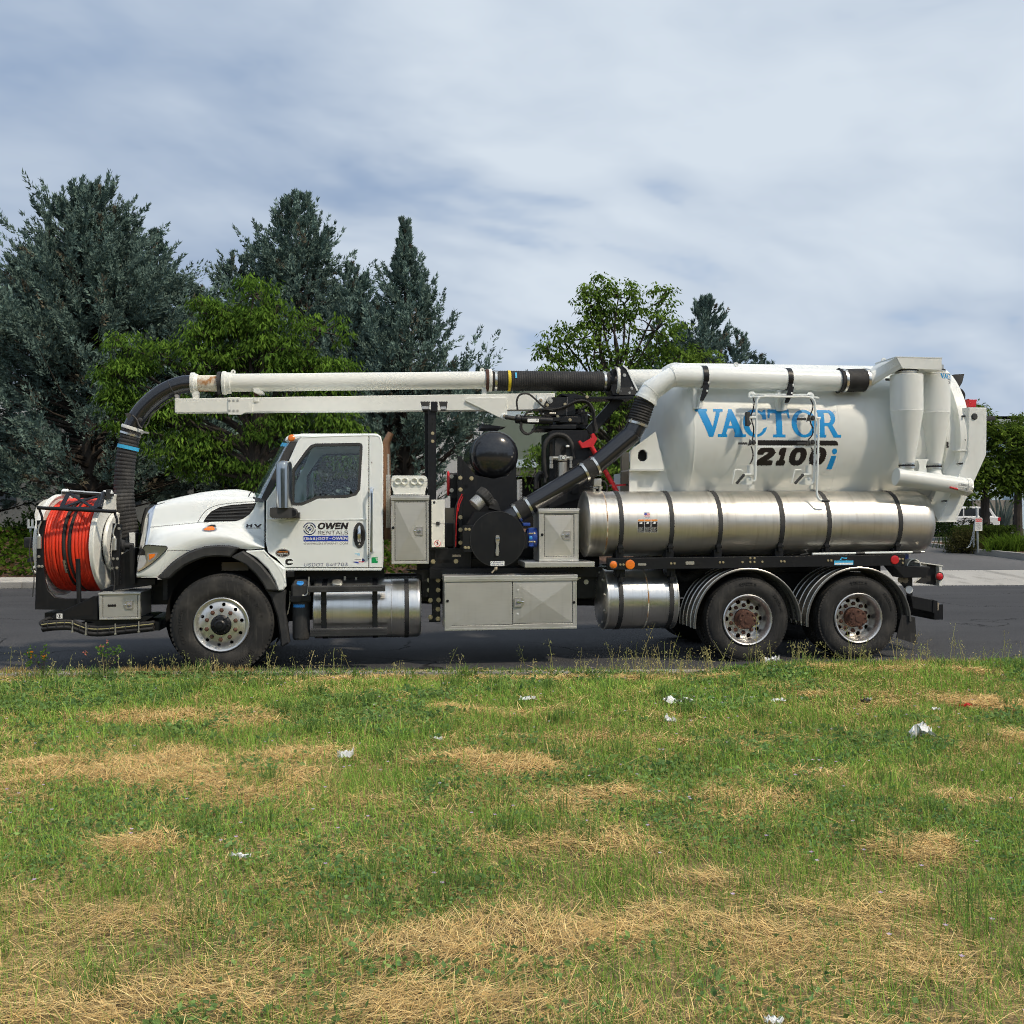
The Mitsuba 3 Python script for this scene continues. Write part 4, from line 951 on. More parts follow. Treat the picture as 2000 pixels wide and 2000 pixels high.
def toolbox(name, x0, x1, z0, z1, y0, depth, lidz, doors, label, border=.03):
    """riveted sheet box: rim frame, lid band, doors set back in the frame"""
    holes = unary_union([sbox(a - .007, c - .007, b + .007, d + .007) for a, b, c, d, *_ in doors])
    fr = sbox(x0, z0, x1, z1 if lidz is None else lidz - .003).difference(holes)
    k = P(name, cat(prism(fr, y0, y0 + .03, .004), box(x0 + .004, x1 - .004, y0 + .032, y0 + depth, z0 + .002, z1 - .004)), 'box_sheet', label)
    if lidz is not None:
        P('lid', cat(box(x0 - .008, x1 + .008, y0 - .012, y0 + depth, lidz, z1, .006), box(x0 - .006, x1 + .006, y0 - .016, y0, lidz + (z1 - lidz) * .42, lidz + (z1 - lidz) * .5, .002)), 'box_trim', parent=k)
    P('frame_edge', cat(box(x0, x1, y0 - .004, y0 + .01, z0, z0 + border * .55, .002), box(x0, x0 + border * .35, y0 - .003, y0 + .01, z0, z1, .002), box(x1 - border * .35, x1, y0 - .003, y0 + .01, z0, z1, .002)), 'box_trim', parent=k)
    for a, b, c, d, *h in doors:
        P('door', pyramid_door(a, b, c, d, y0 + .006, *(h or [0])), 'box_sheet', parent=k, smooth=False)
        P('door_seal', prism(sbox(a - .008, c - .008, b + .008, d + .008), y0 + .02, y0 + .03), 'seal', parent=k)
    return k
# front corner box (tread plate top)
q = [-4.756,0.603] + [-4.3,0.915]
tb = toolbox('toolbox', q[0], q[2], q[1], q[3], .30, .56, [-4.755,0.887][1], [([-4.714,2.198][0], [-4.335,2.198][0], [-5.507,0.661][1] if False else q[1] + .03, [-4.718,0.893][1])], 'small grey metal toolbox ahead of the front wheel')
latch(tb, *[-4.427,0.77], .296, .052)
P('name_plate', prism(rounded(sbox(*[-4.663,0.75], *[-4.571,0.778]), .006), .302, .306), 'black_print', parent=tb)
tx0, tx1, tz = q[0], q[2], q[3] + .001
P('tread_plate', cat(*[hull([[x - .02, y, tz], [x + .02, y, tz], [x, y - .006, tz], [x, y + .006, tz], [x, y, tz + .003]]) for i, x in enumerate(np.arange(tx0 + .03, tx1 - .01, .032)) for y in np.arange(.33 + .016 * (i % 2), .85, .032)]), 'box_trim', parent=tb, stuff=True)

# upright box behind the cab with the cone holder on it
q = [-1.412,1.221] + [-0.976,2.029]
tb = toolbox('toolbox', q[0], q[2], q[1], q[3], .12, .55, [-1.41,1.971][1], [([-1.368,2.436][0], [-1.01,2.437][0], [-1.372,1.263][1], [-1.37,1.948][1], .022, .46, .49)], 'upright grey metal toolbox behind the cab')
latch(tb, *[-1.096,1.61], .112, .058)
P('bolt', bolts([-1.394,1.649], .117, .013, .008), 'black_paint', parent=tb)
ch = Polygon(pairs([-1.389,2.041, -1.39,2.071, -1.404,2.111, -1.415,2.148, -1.413,2.228, -1.399,2.256, -1.376,2.265, -1.02,2.262, -0.996,2.247, -0.988,2.219, -0.99,2.148, -1.004,2.111, -1.015,2.071, -1.015,2.039]))
CH = P('tube_rack', prism(rounded(ch, .006), .17, .19, .003), 'cream_paint', 'cream panel with four round tube sockets')
for u in ((-1.336,2.196), (-1.256,2.196), (-1.144,2.196), (-1.062,2.196)):
    P('socket', lathe([(0.05, .0315), (-.02, .0315), (-.026, .035), (-.026, .0385), (-.02, .041), (.05, .041)], (u[0], .17, u[1]), (0, 1, 0), 28), 'cream_paint', parent=CH)
    P('socket_floor', lathe([(0, 0), (0, .0315), (.01, .0315)], (u[0], .20, u[1]), (0, -1, 0), 24), 'exhaust', parent=CH)
    P('socket_tube', lathe([(0.16, .0), (.16, .031), (-.018, .0318)], (u[0], .17, u[1]), (0, 1, 0), 28), 'beige_plastic', parent=CH)
P('rack_seam', cat(bar((*[-1.415,2.194][:1], .168, [-1.415,2.194][1]), ([-0.989,2.193][0], .168, [-0.989,2.193][1]), .004)), 'gray_print', parent=CH)
# tall white case, exhaust stack with its heat shield
q = [-0.928,1.402] + [-0.765,1.982]
cs = P('control_case', box(q[0], q[2], .5, .62, q[1], q[3], .008), 'cream_paint', 'tall narrow cream case behind the upright toolbox')
P('case_seam', bar((q[0], .4985, [-1.563,1.698][1]), (q[2], .4985, [-0.793,1.691][1]), .005), 'gray_print', parent=cs)
P('catch', box(*[-0.871,2.456][:1], [-0.828,2.457][0], .485, .50, [-0.852,1.672][1], [-0.852,1.714][1], .004), 'black_plastic', parent=cs)
P('knob', dome(([-0.893,1.95][0], .5, [-0.893,1.95][1]), .016, .012), 'black_plastic', parent=cs)
ns = [-0.854,1.449]
P('sticker', sheet(sbox(*[-0.896,1.408], *[-0.814,1.489]), lambda x, z: x * 0 + .4985), 'white_print', 'round no-entry pictogram sticker', parent=cs)
P('sticker', sheet(unary_union([disc(ns, .039).difference(disc(ns, .033)), affinity.rotate(sbox(ns[0] - .036, ns[1] - .003, ns[0] + .036, ns[1] + .003), -45)]), lambda x, z: x * 0 + .497), 'red_print', parent=cs)
P('sticker', sheet(unary_union([disc((ns[0], ns[1] + .02), .006), sbox(ns[0] - .004, ns[1] - .02, ns[0] + .005, ns[1] + .014), affinity.rotate(sbox(ns[0] - .02, ns[1] - .004, ns[0] + .016, ns[1] + .001), 25)]), lambda x, z: x * 0 + .4976), 'black_print', parent=cs)
exh = [-1.474,1.495, -1.47,1.954, -1.472,2.413, -1.478,2.56, -1.468,2.691, -1.435,2.814]
E_ = pl(exh, .75)
EXH = P('exhaust_stack', cat(tube(spl(E_[:4], 6), .055, 16), tube(spl(np.vstack([E_[3], E_[4], E_[5] + [.02, 0, 0]]), 8), np.linspace(.055, .04, 17), 16, cap=False)), 'exhaust', 'heat-browned exhaust stack behind the cab')
sx = [-1.447,3.094][0]
hsx0, hsx1, hsz0, hsz1 = [-1.476,3.094][0], [-1.421,3.094][0], [-1.451,1.66][1], [-1.449,2.271][1]
gx_, gz_ = np.arange(hsx0 + .012, hsx1, .0165), np.arange(hsz0, hsz1, .0165)
hp_ = sbox(hsx0, hsz0 - .02, hsx1, hsz1 + .02)
dots = [affinity.translate(Point(0, 0).buffer(.0058, quad_segs=1), a + (.008 if i % 2 else 0), b) for i, b in enumerate(gz_) for a in gx_]
P('heat_shield', sheet(hp_.difference(unary_union(dots)), lambda x, z: .68 + (x - hsx0) ** 2 * 3), 'zinc', parent=EXH)
P('shield_bar', bar(([-1.447,2.549][0], .7, [-1.447,2.549][1]), ([-1.441,1.643][0], .7, [-1.441,1.643][1]), .022), 'zinc', parent=EXH)

# ---------------------------------------------------------------- long toolbox and rear-facing box on its shelf
q = [-0.792,0.43] + [0.793,1.077]
tb = toolbox('toolbox', q[0], q[2], q[1], q[3], .10, .58, [-0.791,1.005][1],
             [([-0.723,3.344][0], [0.012,3.353][0], [-0.731,0.493][1], [-0.73,0.992][1]), ([0.023,3.353][0], [0.737,3.362][0], [0.015,0.502][1], [0.016,1.004][1], .02, .5, .5)],
             'long low grey metal toolbox with two doors slung under the frame', .04)
latch(tb, *[0.09,0.759], .086, .062, True)
P('bolt', bolts([-0.758,0.781, 0.757,0.744], .097, .013, .008), 'black_paint', parent=tb)
P('vent_slot', cat(*[sheet(rounded(sbox(*[0.069,0.899], *[0.093,0.911]), .001), lambda x, z: x * 0 + .088), sheet(rounded(sbox(*[0.065,0.611], *[0.092,0.625]), .001), lambda x, z: x * 0 + .095)]), 'white_print', parent=tb)
q = [0.346,1.237] + [0.828,1.87]
tb = toolbox('toolbox', q[0], q[2], q[1], q[3], .16, .5, [0.348,1.814][1], [([0.414,2.444][0], [0.767,2.445][0], [0.41,1.298][1], [0.412,1.791][1], .02, .5, .5)],
             'small square grey metal toolbox on a bright shelf beside the black fan housing', .04)
latch(tb, *[0.677,1.55], .146, .058)
P('bolt', bolts([0.384,1.556], .157, .013, .008), 'black_paint', parent=tb)
P('shelf', box(*[0.159,2.438][:1], [1.004,2.44][0], .06, .72, [0.155,1.168][1], [0.155,1.231][1], .006), 'box_trim', 'bright metal shelf under the square toolbox')

# ---------------------------------------------------------------- fuel tank with steps, fluid tank
fz0, fz1 = [-1.938,0.32][1], [-1.94,1.032][1]
fr_ = (fz1 - fz0) / 2 - .004; fzc = (fz0 + fz1) / 2; fyc = .11 + fr_
fx0, fx1 = [-2.325,0.731][0], [-1.065,0.713][0]
FT = P('fuel_tank', lathe([(0, 0), (0, fr_ - .012), (.008, fr_ - .003), (.02, fr_), (fx1 - fx0 - .05, fr_), (fx1 - fx0 - .02, fr_ - .006), (fx1 - fx0, fr_ - .03), (fx1 - fx0, 0)], (fx0, fyc, fzc), (1, 0, 0), 64), 'tank_alloy', 'bright round fuel tank with black step boards', smooth=35)
def band(cx, w, r, yc_, zc_, t=.006, a0=0, a1=360):
    return lathe([(-w / 2, r - .01), (-w / 2, r + t), (w / 2, r + t), (w / 2, r - .01)], (cx, yc_, zc_), (1, 0, 0), 64)
for u in (1205, 638):
    xx = [-1.608,0.723][0] if u == 1205 else [-2.197,0.731][0]
    P('step_strut', cat(box(xx - .03, xx + .03, .085, .105, [-2.234,0.481][1], [-2.232,0.914][1], .004), box(xx - .034, xx + .034, .08, .10, [-2.233,0.763][1], [-2.233,0.799][1], .003), band(xx - .0, .06, fr_, fyc, fzc, .004)), 'black_paint', parent=FT)
P('strap', band([-1.236,0.717][0], .052, fr_, fyc, fzc, .008), 'black_plastic', parent=FT)
P('weld', band([-1.417,0.72][0], .006, fr_, fyc, fzc, .003), 'gray_print', parent=FT)
def stepboard(u0, u1, zt, zb):
    x0, x1 = u0, u1
    slots = [rounded(sbox(x - .012, .03, x + .012, .05), .004) for x in np.arange(x0 + .05, x1 - .03, .045)]
    return cat(box(x0, x1, -.03, .10, zb, zt, .008), box(x0 + .005, x1 - .005, -.034, -.028, zb + (zt - zb) * .45, zb + (zt - zb) * .62, .001),
               *[box(x - .008, x + .008, -.036, -.028, zb + (zt - zb) * .68, zb + (zt - zb) * .9, .002) for x in np.arange(x0 + .03, x1 - .02, .03)])
P('step', stepboard([-2.367,1.366][0], [-1.486,1.359][0], [-2.368,0.981][1], [-2.368,0.913][1]), 'black_plastic', 'upper black step board', parent=FT)
P('step', stepboard([-2.347,1.366][0], [-1.463,1.359][0], [-2.349,0.488][1], [-2.349,0.403][1]), 'black_plastic', 'lower black step board', parent=FT)
tp = sbox(*[-2.313,0.822], *[-1.49,0.885])
holes = unary_union([Point(x, z).buffer(.0065, quad_segs=2) for i, x in enumerate(np.arange(tp.bounds[0] + .03, tp.bounds[2] - .02, .0215)) for z in (np.arange(tp.bounds[1] + .012, tp.bounds[3] - .006, .0215) + (.0107 if i % 2 else 0)) if z < tp.bounds[3] - .008])
def tank_front(r, yc_, zc_, off):
    return lambda x, z: yc_ - np.sqrt(np.maximum((r + off) ** 2 - (z - zc_) ** 2, 0))
P('tread_strip', sheet(tp.difference(holes), tank_front(fr_, fyc, fzc, .006), .03), 'box_trim', parent=FT, smooth=False)
P('filler_cap', cat(lathe([(-.03, .05), (0, .062), (.014, .062), (.02, .05), (.02, 0)], (*[-2.049,0.993][:1], .245, [-2.048,1][1] + .0), (0, -.5, .87), 20), cyl(([-1.969,1.023][0], .44, fz1 - .01), ([-1.969,1.023][0], .44, fz1 + .035), .016, n=10), cyl(([-1.836,1.022][0], .44, fz1 - .01), ([-1.836,1.022][0], .44, fz1 + .02), .013, n=10)), 'zinc', parent=FT)
dx0, dx1 = [-2.573,1.361][0], [-2.367,1.36][0]
dz0, dz1 = [-2.555,0.34][1], [-2.553,1.043][1]
DF = P('fluid_tank', cat(lathe([(0, 0), (0, .085), (.03, .1), (.45 * .0 + (dz1 - dz0) * .64, .1), ((dz1 - dz0) * .66, .09), ((dz1 - dz0) * .66, 0)], ((dx0 + dx1) / 2, .26, dz0), (0, 0, 1), 28), hull([[x, y, z] for x, y in ((dx0, .17), (dx0 + .02, .14), (dx1 - .02, .14), (dx1, .17), (dx0, .5), (dx1, .5)) for z in (dz0 + (dz1 - dz0) * .74, dz1 - .06)] + [[x, y, dz1] for x in (dx0 + .04, dx1 - .05) for y in (.2, .45)]),
            box(dx0 + .02, dx1 - .02, .22, .5, dz0 + .05, dz1 - .1)), 'black_plastic', 'black fluid tank with a blue filler cap')
bc = [-2.471,0.998]
P('cap', cat(lathe([(-.03, .055), (0, .052), (.0, .045), (.04, .042), (.045, .036), (.045, 0)], (bc[0], .19, bc[1] - .02), (0, -.55, .83), 24), bar((bc[0] - .035, .165, bc[1] + .022), (bc[0] + .035, .165, bc[1] + .022), .014)), 'blue_cap', parent=DF)
P('cap_collar', lathe([(-.04, .075), (0, .07), (.012, .06), (.012, .04)], (bc[0], .2, bc[1] - .035), (0, -.55, .83), 24), 'black_paint', parent=DF)
P('bracket', cat(box(dx0 - .01, dx1 + .02, .125, .16, [-2.854,0.792][1], [-2.854,0.861][1], .004), box([-2.447,1.361][0], [-2.358,1.361][0], .11, .13, [-2.854,0.796][1], [-2.854,0.863][1], .004), box([-2.621,1.362][0], [-2.542,1.361][0], .15, .3, [-2.856,1.079][1], [-2.856,1.149][1], .005)), 'black_paint', parent=DF)
P('sticker', sheet(sbox(*[-2.552,0.725], *[-2.42,0.758]), lambda x, z: .26 - np.sqrt(np.maximum(.1025 ** 2 - (x - (dx0 + dx1) / 2) ** 2, 1e-6)), .02), 'blue_cap', parent=DF)
P('hose', cat(tube(spl(pl([-2.367,1.083, -2.378,0.915, -2.405,0.866, -2.444,0.871], .13), 6), .008, 6), tube(spl(pl([-2.59,0.917, -2.595,0.77, -2.621,0.644], .2), 6), .007, 6)), 'zinc', parent=DF)
# brackets on the frame between the tanks
FB = P('frame_bracket', cat(prism(pairs([-0.955,1.127, -0.817,1.126, -0.818,0.482, -0.957,0.484, -0.956,0.549, -0.921,0.573, -0.92,0.76, -0.956,0.777]), .58, .63, .004), prism(pairs([-1.261,1.124, -0.943,1.121, -0.899,0.957, -0.911,0.784, -1.033,0.778, -1.049,1.057]), .66, .72, .004),
    prism(pairs([-0.946,1.387, -0.432,1.383, -0.433,1.089, -0.947,1.094]), .60, .66, .004)), 'black_paint')
P('bolt', bolts([-0.846,0.997, -0.846,0.875, -0.84,0.753, -0.847,0.639, -0.847,0.522, -0.94,0.751, -0.941,0.543, -0.906,1.225, -0.625,1.227], .578, .022, .014), 'brass_bolt', parent=FB, stuff=True)
P('bolt', bolts([-0.949,0.993, -0.95,0.87], .658, .024, .016), 'zinc', parent=FB, stuff=True)
P('slot', sheet(rounded(sbox(*[-0.857,1.207], *[-0.674,1.246]), .014), lambda x, z: x * 0 + .598), 'dark_void', parent=FB)
P('plate', sheet(sbox(*[-0.668,1.279], *[-0.563,1.306]), lambda x, z: x * 0 + .597), 'beige_plastic', parent=FB)
P('underframe', cat(box(-1.1, 1.2, .72, .84, 1.0, 1.22), box(.75, 1.3, .62, .80, .75, 1.1), box(-3.1, -1.5, .55, .84, .98, 1.16), box(-.95, 1.3, .5, 2.1, 1.02, 1.14), box(-.7, 1.25, .95, 1.9, 1.14, 1.5)), 'black_paint')
P('bolt', bolts([0.913,1.014, 1.009,0.95, 0.997,1.157, 1.082,1.156], .615, .024, .016), 'zinc', stuff=True)

# ---------------------------------------------------------------- small round tank under the rail
sx0, sx1 = [1.196,0.785][0], [2.075,0.773][0]
sz0 = [1.665,0.369][1]; sr = .375; szc = sz0 + sr; syc = .15 + sr
ST = P('side_tank', lathe([(-.07, 0), (-.065, sr * .5), (-.04, sr * .85), (-.012, sr - .008), (0, sr), (sx1 - sx0 - .02, sr), (sx1 - sx0 + .0, sr - .02), (sx1 - sx0 + .03, sr * .8), (sx1 - sx0 + .05, 0)], (sx0, syc, szc), (1, 0, 0), 64), 'tank_alloy', 'short round alloy tank ahead of the rear wheels', smooth=40)
P('rim', cat(band(sx0, .016, sr, syc, szc, .008), band(sx1 - .01, .014, sr, syc, szc, .006)), 'box_trim', parent=ST)
for u in (0, 1):
    xx = [1.351,0.703][0] if u == 0 else [1.981,0.693][0]
    P('strap', band(xx, .056, sr, syc, szc, .007), 'black_plastic', parent=ST)
    P('strap_buckle', cat(box(xx - .075 + .02, xx + .05, .17, .35, 1.04, 1.13, .006), box(xx - .03, xx + .03, .135, .16, .98, 1.03, .005), cyl((xx - .01, .14, 1.0), (xx - .01, .14, 1.09), .01, n=8)), 'black_paint', parent=ST)
P('weld', band([1.689,0.698][0], .014, sr, syc, szc, .004), 'rusty_white', parent=ST)
P('bolt', cat(*[dome((sx0 - .045, syc + .33 * math.cos(t), szc + .33 * math.sin(t)), .016, .015, (-1, 0, 0), 8) for t in np.radians([60, 95, 130, 165, 200, 235, 270])]), 'zinc', parent=ST, stuff=True)
P('hose', ribbed(spl(pl([2.132,1.042, 2.268,0.99, 2.406,1.039, 2.492,1.088], .55), 6), .06, .03, .01, 14), 'hose_rubber', parent=ST)

# ---------------------------------------------------------------- long stainless water tank
wx0, wx1 = [0.952,1.726][0], [5.402,1.708][0]
wz1, wz0 = [3.244,2.083][1], [2.327,1.276][1]
wr = (wz1 - wz0) / 2; wzc = (wz0 + wz1) / 2; wyc = .05 + wr
WT = P('water_tank', lathe([(-.055, 0), (-.05, wr * .5), (-.03, wr * .85), (-.01, wr - .012), (0.004, wr)] + [(t, wr) for t in np.linspace(.3, wx1 - wx0 - .16, 8)] + [(wx1 - wx0 - .10, wr - .006), (wx1 - wx0 - .05, wr - .03), (wx1 - wx0 - .02, wr - .07), (wx1 - wx0, wr - .13), (wx1 - wx0 + .03, wr * .4), (wx1 - wx0 + .035, 0)], (wx0, wyc, wzc), (1, 0, 0), 96), 'steel', 'long brushed stainless water tank with seven black straps', smooth=35)
P('rim', band(wx0 + .006, .012, wr, wyc, wzc, .006), 'box_trim', parent=WT)
for xx in ([1.334,1.645][0], [1.957,1.642][0], [2.565,1.639][0], [3.346,1.636][0], [3.352,1.636][0], [3.953,1.633][0], [4.883,1.628][0]):
    P('strap', band(xx, .054, wr, wyc, wzc, .007), 'black_plastic', parent=WT)
    P('strap_foot', cat(box(xx - .05, xx + .05, .16, .32, 1.27, 1.36, .006), box(xx - .024, xx + .024, .12, .15, 1.33, 1.45, .005), cyl((xx, .14, 1.33), (xx, .14, 1.44), .012, n=8), box(xx - .035, xx + .035, .11, .16, 1.385, 1.415, .003)), 'black_paint', parent=WT)
for xx, m in (([1.162,1.646][0], 'rusty_white'), ([2.475,1.64][0], 'steel'), ([4.022,1.632][0], 'steel')):
    P('weld', band(xx, .012, wr, wyc, wzc, .0035), m, parent=WT)
wfr = tank_front(wr, wyc, wzc, .003)
wfr2 = tank_front(wr, wyc, wzc, .0045)
wfr3 = tank_front(wr, wyc, wzc, .006)
for a in range(3):
    x0 = [1.528,1.581][0] + a * (([1.783,3.802][0] - [1.534,3.797][0]) / 3); w3 = ([1.783,3.802][0] - [1.534,3.797][0]) / 3
    za, zb = [1.528,1.577][1], [1.528,1.739][1]
    P('warning_label', sheet(sbox(x0 + .001, za, x0 + w3 - .001, zb), wfr, .02), 'white_print', 'row of three black and orange warning labels' if a == 0 else None, parent=WT, smooth=False)
    P('warning_label', sheet(sbox(x0 + .004, za + .003, x0 + w3 - .004, zb - .028), wfr2, .02), 'black_print', parent=WT, smooth=False)
    P('warning_label', sheet(sbox(x0 + .004, zb - .024, x0 + w3 - .004, zb - .003), wfr2, .02), 'orange_print', parent=WT, smooth=False)
    P('warning_label', sheet(unary_union([disc((x0 + w3 * .55, zb - .045), .013), sbox(x0 + w3 * .25, zb - .056, x0 + w3 * .6, zb - .042)] + [sbox(x0 + .009, za + .012 + k * .011, x0 + w3 - .012 - .012 * (k % 2), za + .0145 + k * .011) for k in range(5)]), wfr3, .02), 'white_print', parent=WT, smooth=False, stuff=True)
fx, fz_ = [1.613,1.751]
P('flag_sticker', sheet(sbox(fx, fz_, fx + .074, fz_ + .08), wfr, .02), 'white_print', 'small stars and stripes sticker', parent=WT, smooth=False)
P('flag_sticker', sheet(unary_union([sbox(fx + .003, fz_ + .018 + k * .0095, fx + .071, fz_ + .0225 + k * .0095) for k in range(5)]), wfr2, .02), 'red_print', parent=WT, smooth=False)
P('flag_sticker', sheet(sbox(fx + .003, fz_ + .04, fx + .034, fz_ + .062), wfr3, .02), 'royal_print', parent=WT, smooth=False)
P('flag_sticker', sheet(unary_union([fit(glyphs('MADE IN', True), fx + .006, fz_ + .066, fx + .068, fz_ + .077), fit(glyphs('THE USA', True), fx + .006, fz_ + .003, fx + .068, fz_ + .014)]), wfr2), 'navy_print', parent=WT, smooth=False)
P('fitting', cat(cyl(([1.073,2.113][0], .42, wz1 - .03), ([1.073,2.113][0], .42, wz1 + .03), .022, n=12), cyl(([1.148,2.113][0], .42, wz1 - .03), ([1.148,2.113][0], .42, wz1 + .06), .018, n=12), box([1.068,3.728][0], [1.169,3.73][0], .42, .55, [-0.07,2.144][1], [-0.07,2.241][1], .01),
    box([1.023,3.727][0], [1.184,3.73][0], .44, .5, [-0.07,2.114][1], [-0.07,2.142][1], .005)), 'zinc', parent=WT)
P('hose', cat(tube(spl(pl([0.959,2.154, 0.999,2.129, 1.069,2.129], .45), 6), .014, 8), tube(spl(pl([1.164,2.213, 1.219,2.203, 1.249,2.144, 1.244,2.075], .48), 6), .011, 8), tube(spl(pl([0.938,2.105, 1.018,2.09, 1.099,2.114], .43), 6), .012, 8)), 'hose_rubber', parent=WT)

# ---------------------------------------------------------------- fan housing and the big black air pipe
fc = [-0.155,1.507]; FR = .332
FAN = P('fan_housing', cat(lathe([(0, 0), (0, FR - .012), (.004, FR), (.024, FR), (.026, FR - .02), (.10, FR - .02), (.42, FR - .03), (.42, 0)], (fc[0], .15, fc[1]), (0, 1, 0), 72),
    prism(pairs([-0.57,1.67, -0.453,1.67, -0.353,1.669, -0.354,1.352, -0.558,1.358, -0.563,1.391, -0.571,1.391]), .158, .19, .003),
    prism(rounded(Polygon(pairs([0.067,1.605, 0.186,1.59, 0.212,1.547, 0.205,1.405, 0.171,1.391, 0.066,1.396])), .01), .156, .19, .003),
    hull(np.vstack([pl([-0.504,1.682, -0.417,1.835, -0.089,1.834, -0.418,1.653], y) for y in (.26, .6)]))), 'black_paint', 'round black fan housing with a cleanout door', smooth=35)
P('door_ring', lathe([(-.004, FR - .006), (-.004, FR - .001), (.004, FR + .001)], (fc[0], .15, fc[1]), (0, 1, 0), 72), 'black_plastic', parent=FAN)
P('handle', prism(rounded(Polygon(pairs([-0.179,1.55, -0.137,1.55, -0.135,1.479, -0.145,1.436, -0.139,1.351, -0.145,1.313, -0.161,1.306, -0.179,1.313, -0.183,1.351, -0.171,1.436, -0.181,1.479])), .006), .128, .145, .004), 'zinc', parent=FAN)
P('handle_catch', box(*[-0.177,2.44][:1], [-0.133,2.44][0], .12, .13, [-0.96,1.487][1], [-0.96,1.529][1], .003), 'chrome', parent=FAN)
P('bolt', bolts([-0.534,1.627, -0.496,1.625, -0.542,1.41, -0.502,1.408], .157, .014, .012), 'brass_bolt', parent=FAN, stuff=True)
P('label', sheet(sbox(*[-0.242,1.19], *[-0.075,1.246]), lambda x, z: x * 0 + .147), 'white_print', 'white CLEANOUT label', parent=FAN)
P('label_lettering', cat(sheet(fit(glyphs('CLEANOUT', True), *[-0.232,1.222], *[-0.084,1.24]), lambda x, z: x * 0 + .1455), sheet(fit(glyphs('Drain daily duty', True), *[-0.228,1.198], *[-0.091,1.215]), lambda x, z: x * 0 + .1455)), 'navy_print', parent=FAN, smooth=False)
P('tag', cat(tube(spl(pl([-0.161,1.175, -0.189,1.147, -0.228,1.105], .15), 5), .01, 6), dome((*[-0.18,1.156][:1], .14, [-0.18,1.156][1]), .02, .012)), 'beige_plastic', parent=FAN)
BC = P('belt_cover', cat(box(*[0.221,2.445][:1], [0.286,2.445][0], .18, .36, [-0.957,1.416][1], [-0.957,1.636][1], .012), box([0.161,2.447][0], [0.251,2.447][0], .22, .40, [-0.955,1.659][1], [-0.955,1.699][1], .01),
   lathe([(0, .10), (.05, .12), (.12, .12), (.12, 0)], ([0.262,2.45][0] - .05, .3, [-0.953,1.522][1]), (1, 0, 0), 16)), 'blue_paint', 'blue coupling guard beside the fan housing')
P('guard_band', cat(*[box(*[0.222,2.444][:1], [0.28,2.444][0], .172, .182, z - .008, z + .008, .002) for z in ([-0.958,1.571][1], [-0.958,1.474][1])]), 'brass_bolt', parent=BC)
P('guard_cap', dome((*[0.248,1.52][:1], .18, [0.248,1.52][1]), .022, .01), 'blue_cap', parent=BC)
P('bolt', cat(*[dome((*[0.294,2.445][:1], .2, z), .016, .02, (1, 0, 0), 8) for z in ([-0.958,1.571][1], [-0.958,1.471][1])], box([0.292,2.448][0], [0.332,2.448][0], .24, .3, [-0.955,1.448][1], [-0.955,1.609][1])), 'brass_bolt', parent=BC)
def v3(u, y): return np.array([u[0], y, u[1]])
pA, pB = v3([-0.004,1.742], .33), v3([0.094,1.819], .33)
pC, pD = v3([0.24,1.901], .33), v3([0.934,2.317], .36)
pE, pF = v3([1.074,2.395], .37), v3([1.584,2.817], .40)
pG, pH = v3([1.617,2.919], .40), v3([1.704,3.193], .38)
PR = .113
PIPE = P('air_pipe', cat(tube([fc_ for fc_ in (v3(fc, .33), pA, pB)], [.16, .135, PR], 40), tube([pC, pD], PR, 40), tube(resample(spl([pE, pE + (pF - pE) * .8, pF + (pF - pE) * -.06], 4), .1)[0], PR + .004, 40), tube([pF + (pE - pF) * .07, pG + (pF - pG) * .1], PR + .004, 40),
    lathe([(-.004, PR + .012), (.004, PR + .012)], pF + (pE - pF) * .035, (pG - pE), 40), *[lathe([(-.008, PR + .010), (.008, PR + .010)], c + (d - c) * .03, d - c, 40) for c, d in ((pC, pD), (pE, pF))]), 'gloss_black', 'long glossy black air pipe rising from the fan', smooth=35)
P('rubber_sleeve', tube(resample([pB - (pC - pB) * .06, pC + (pC - pB) * .06], .02)[0], PR + .009, 40), 'hose_rubber', parent=PIPE)
P('rubber_sleeve', tube(resample([pD - (pE - pD) * .06, pE + (pE - pD) * .06], .02)[0], PR + .010, 40), 'hose_rubber', parent=PIPE)
P('bellows', ribbed([pG, pH], PR + .016, .034, .014, 40), 'hose_rubber', parent=PIPE)
def clamp(c, d, r, w=.03):
    c, d = np.asarray(c), np.asarray(d); d = d / np.linalg.norm(d)
    t_ = np.cross(d, [0, 1, 0]); t_ /= np.linalg.norm(t_)
    if t_[2] < 0: t_ = -t_
    s = c + t_ * (r + .008) + np.array([0, -.0, 0])
    return cat(lathe([(-w / 2, r - .006), (-w / 2, r + .004), (w / 2, r + .004), (w / 2, r - .006)], c, d, 44), bar(c + t_ * (r * .80) + np.array([0, -r * .62, 0]) - d * w * .9, c + t_ * (r * .80) + np.array([0, -r * .62, 0]) + d * w * .9, .022, .014, t_))
for c, d, r in ((pB, pC - pB, PR + .011), (pC, pC - pB, PR + .011), (pD, pE - pD, PR + .012), (pE, pE - pD, PR + .012), (pG, pH - pG, PR + .018)):
    P('hose_clamp', clamp(c, d, r), 'clamp_steel', parent=PIPE)

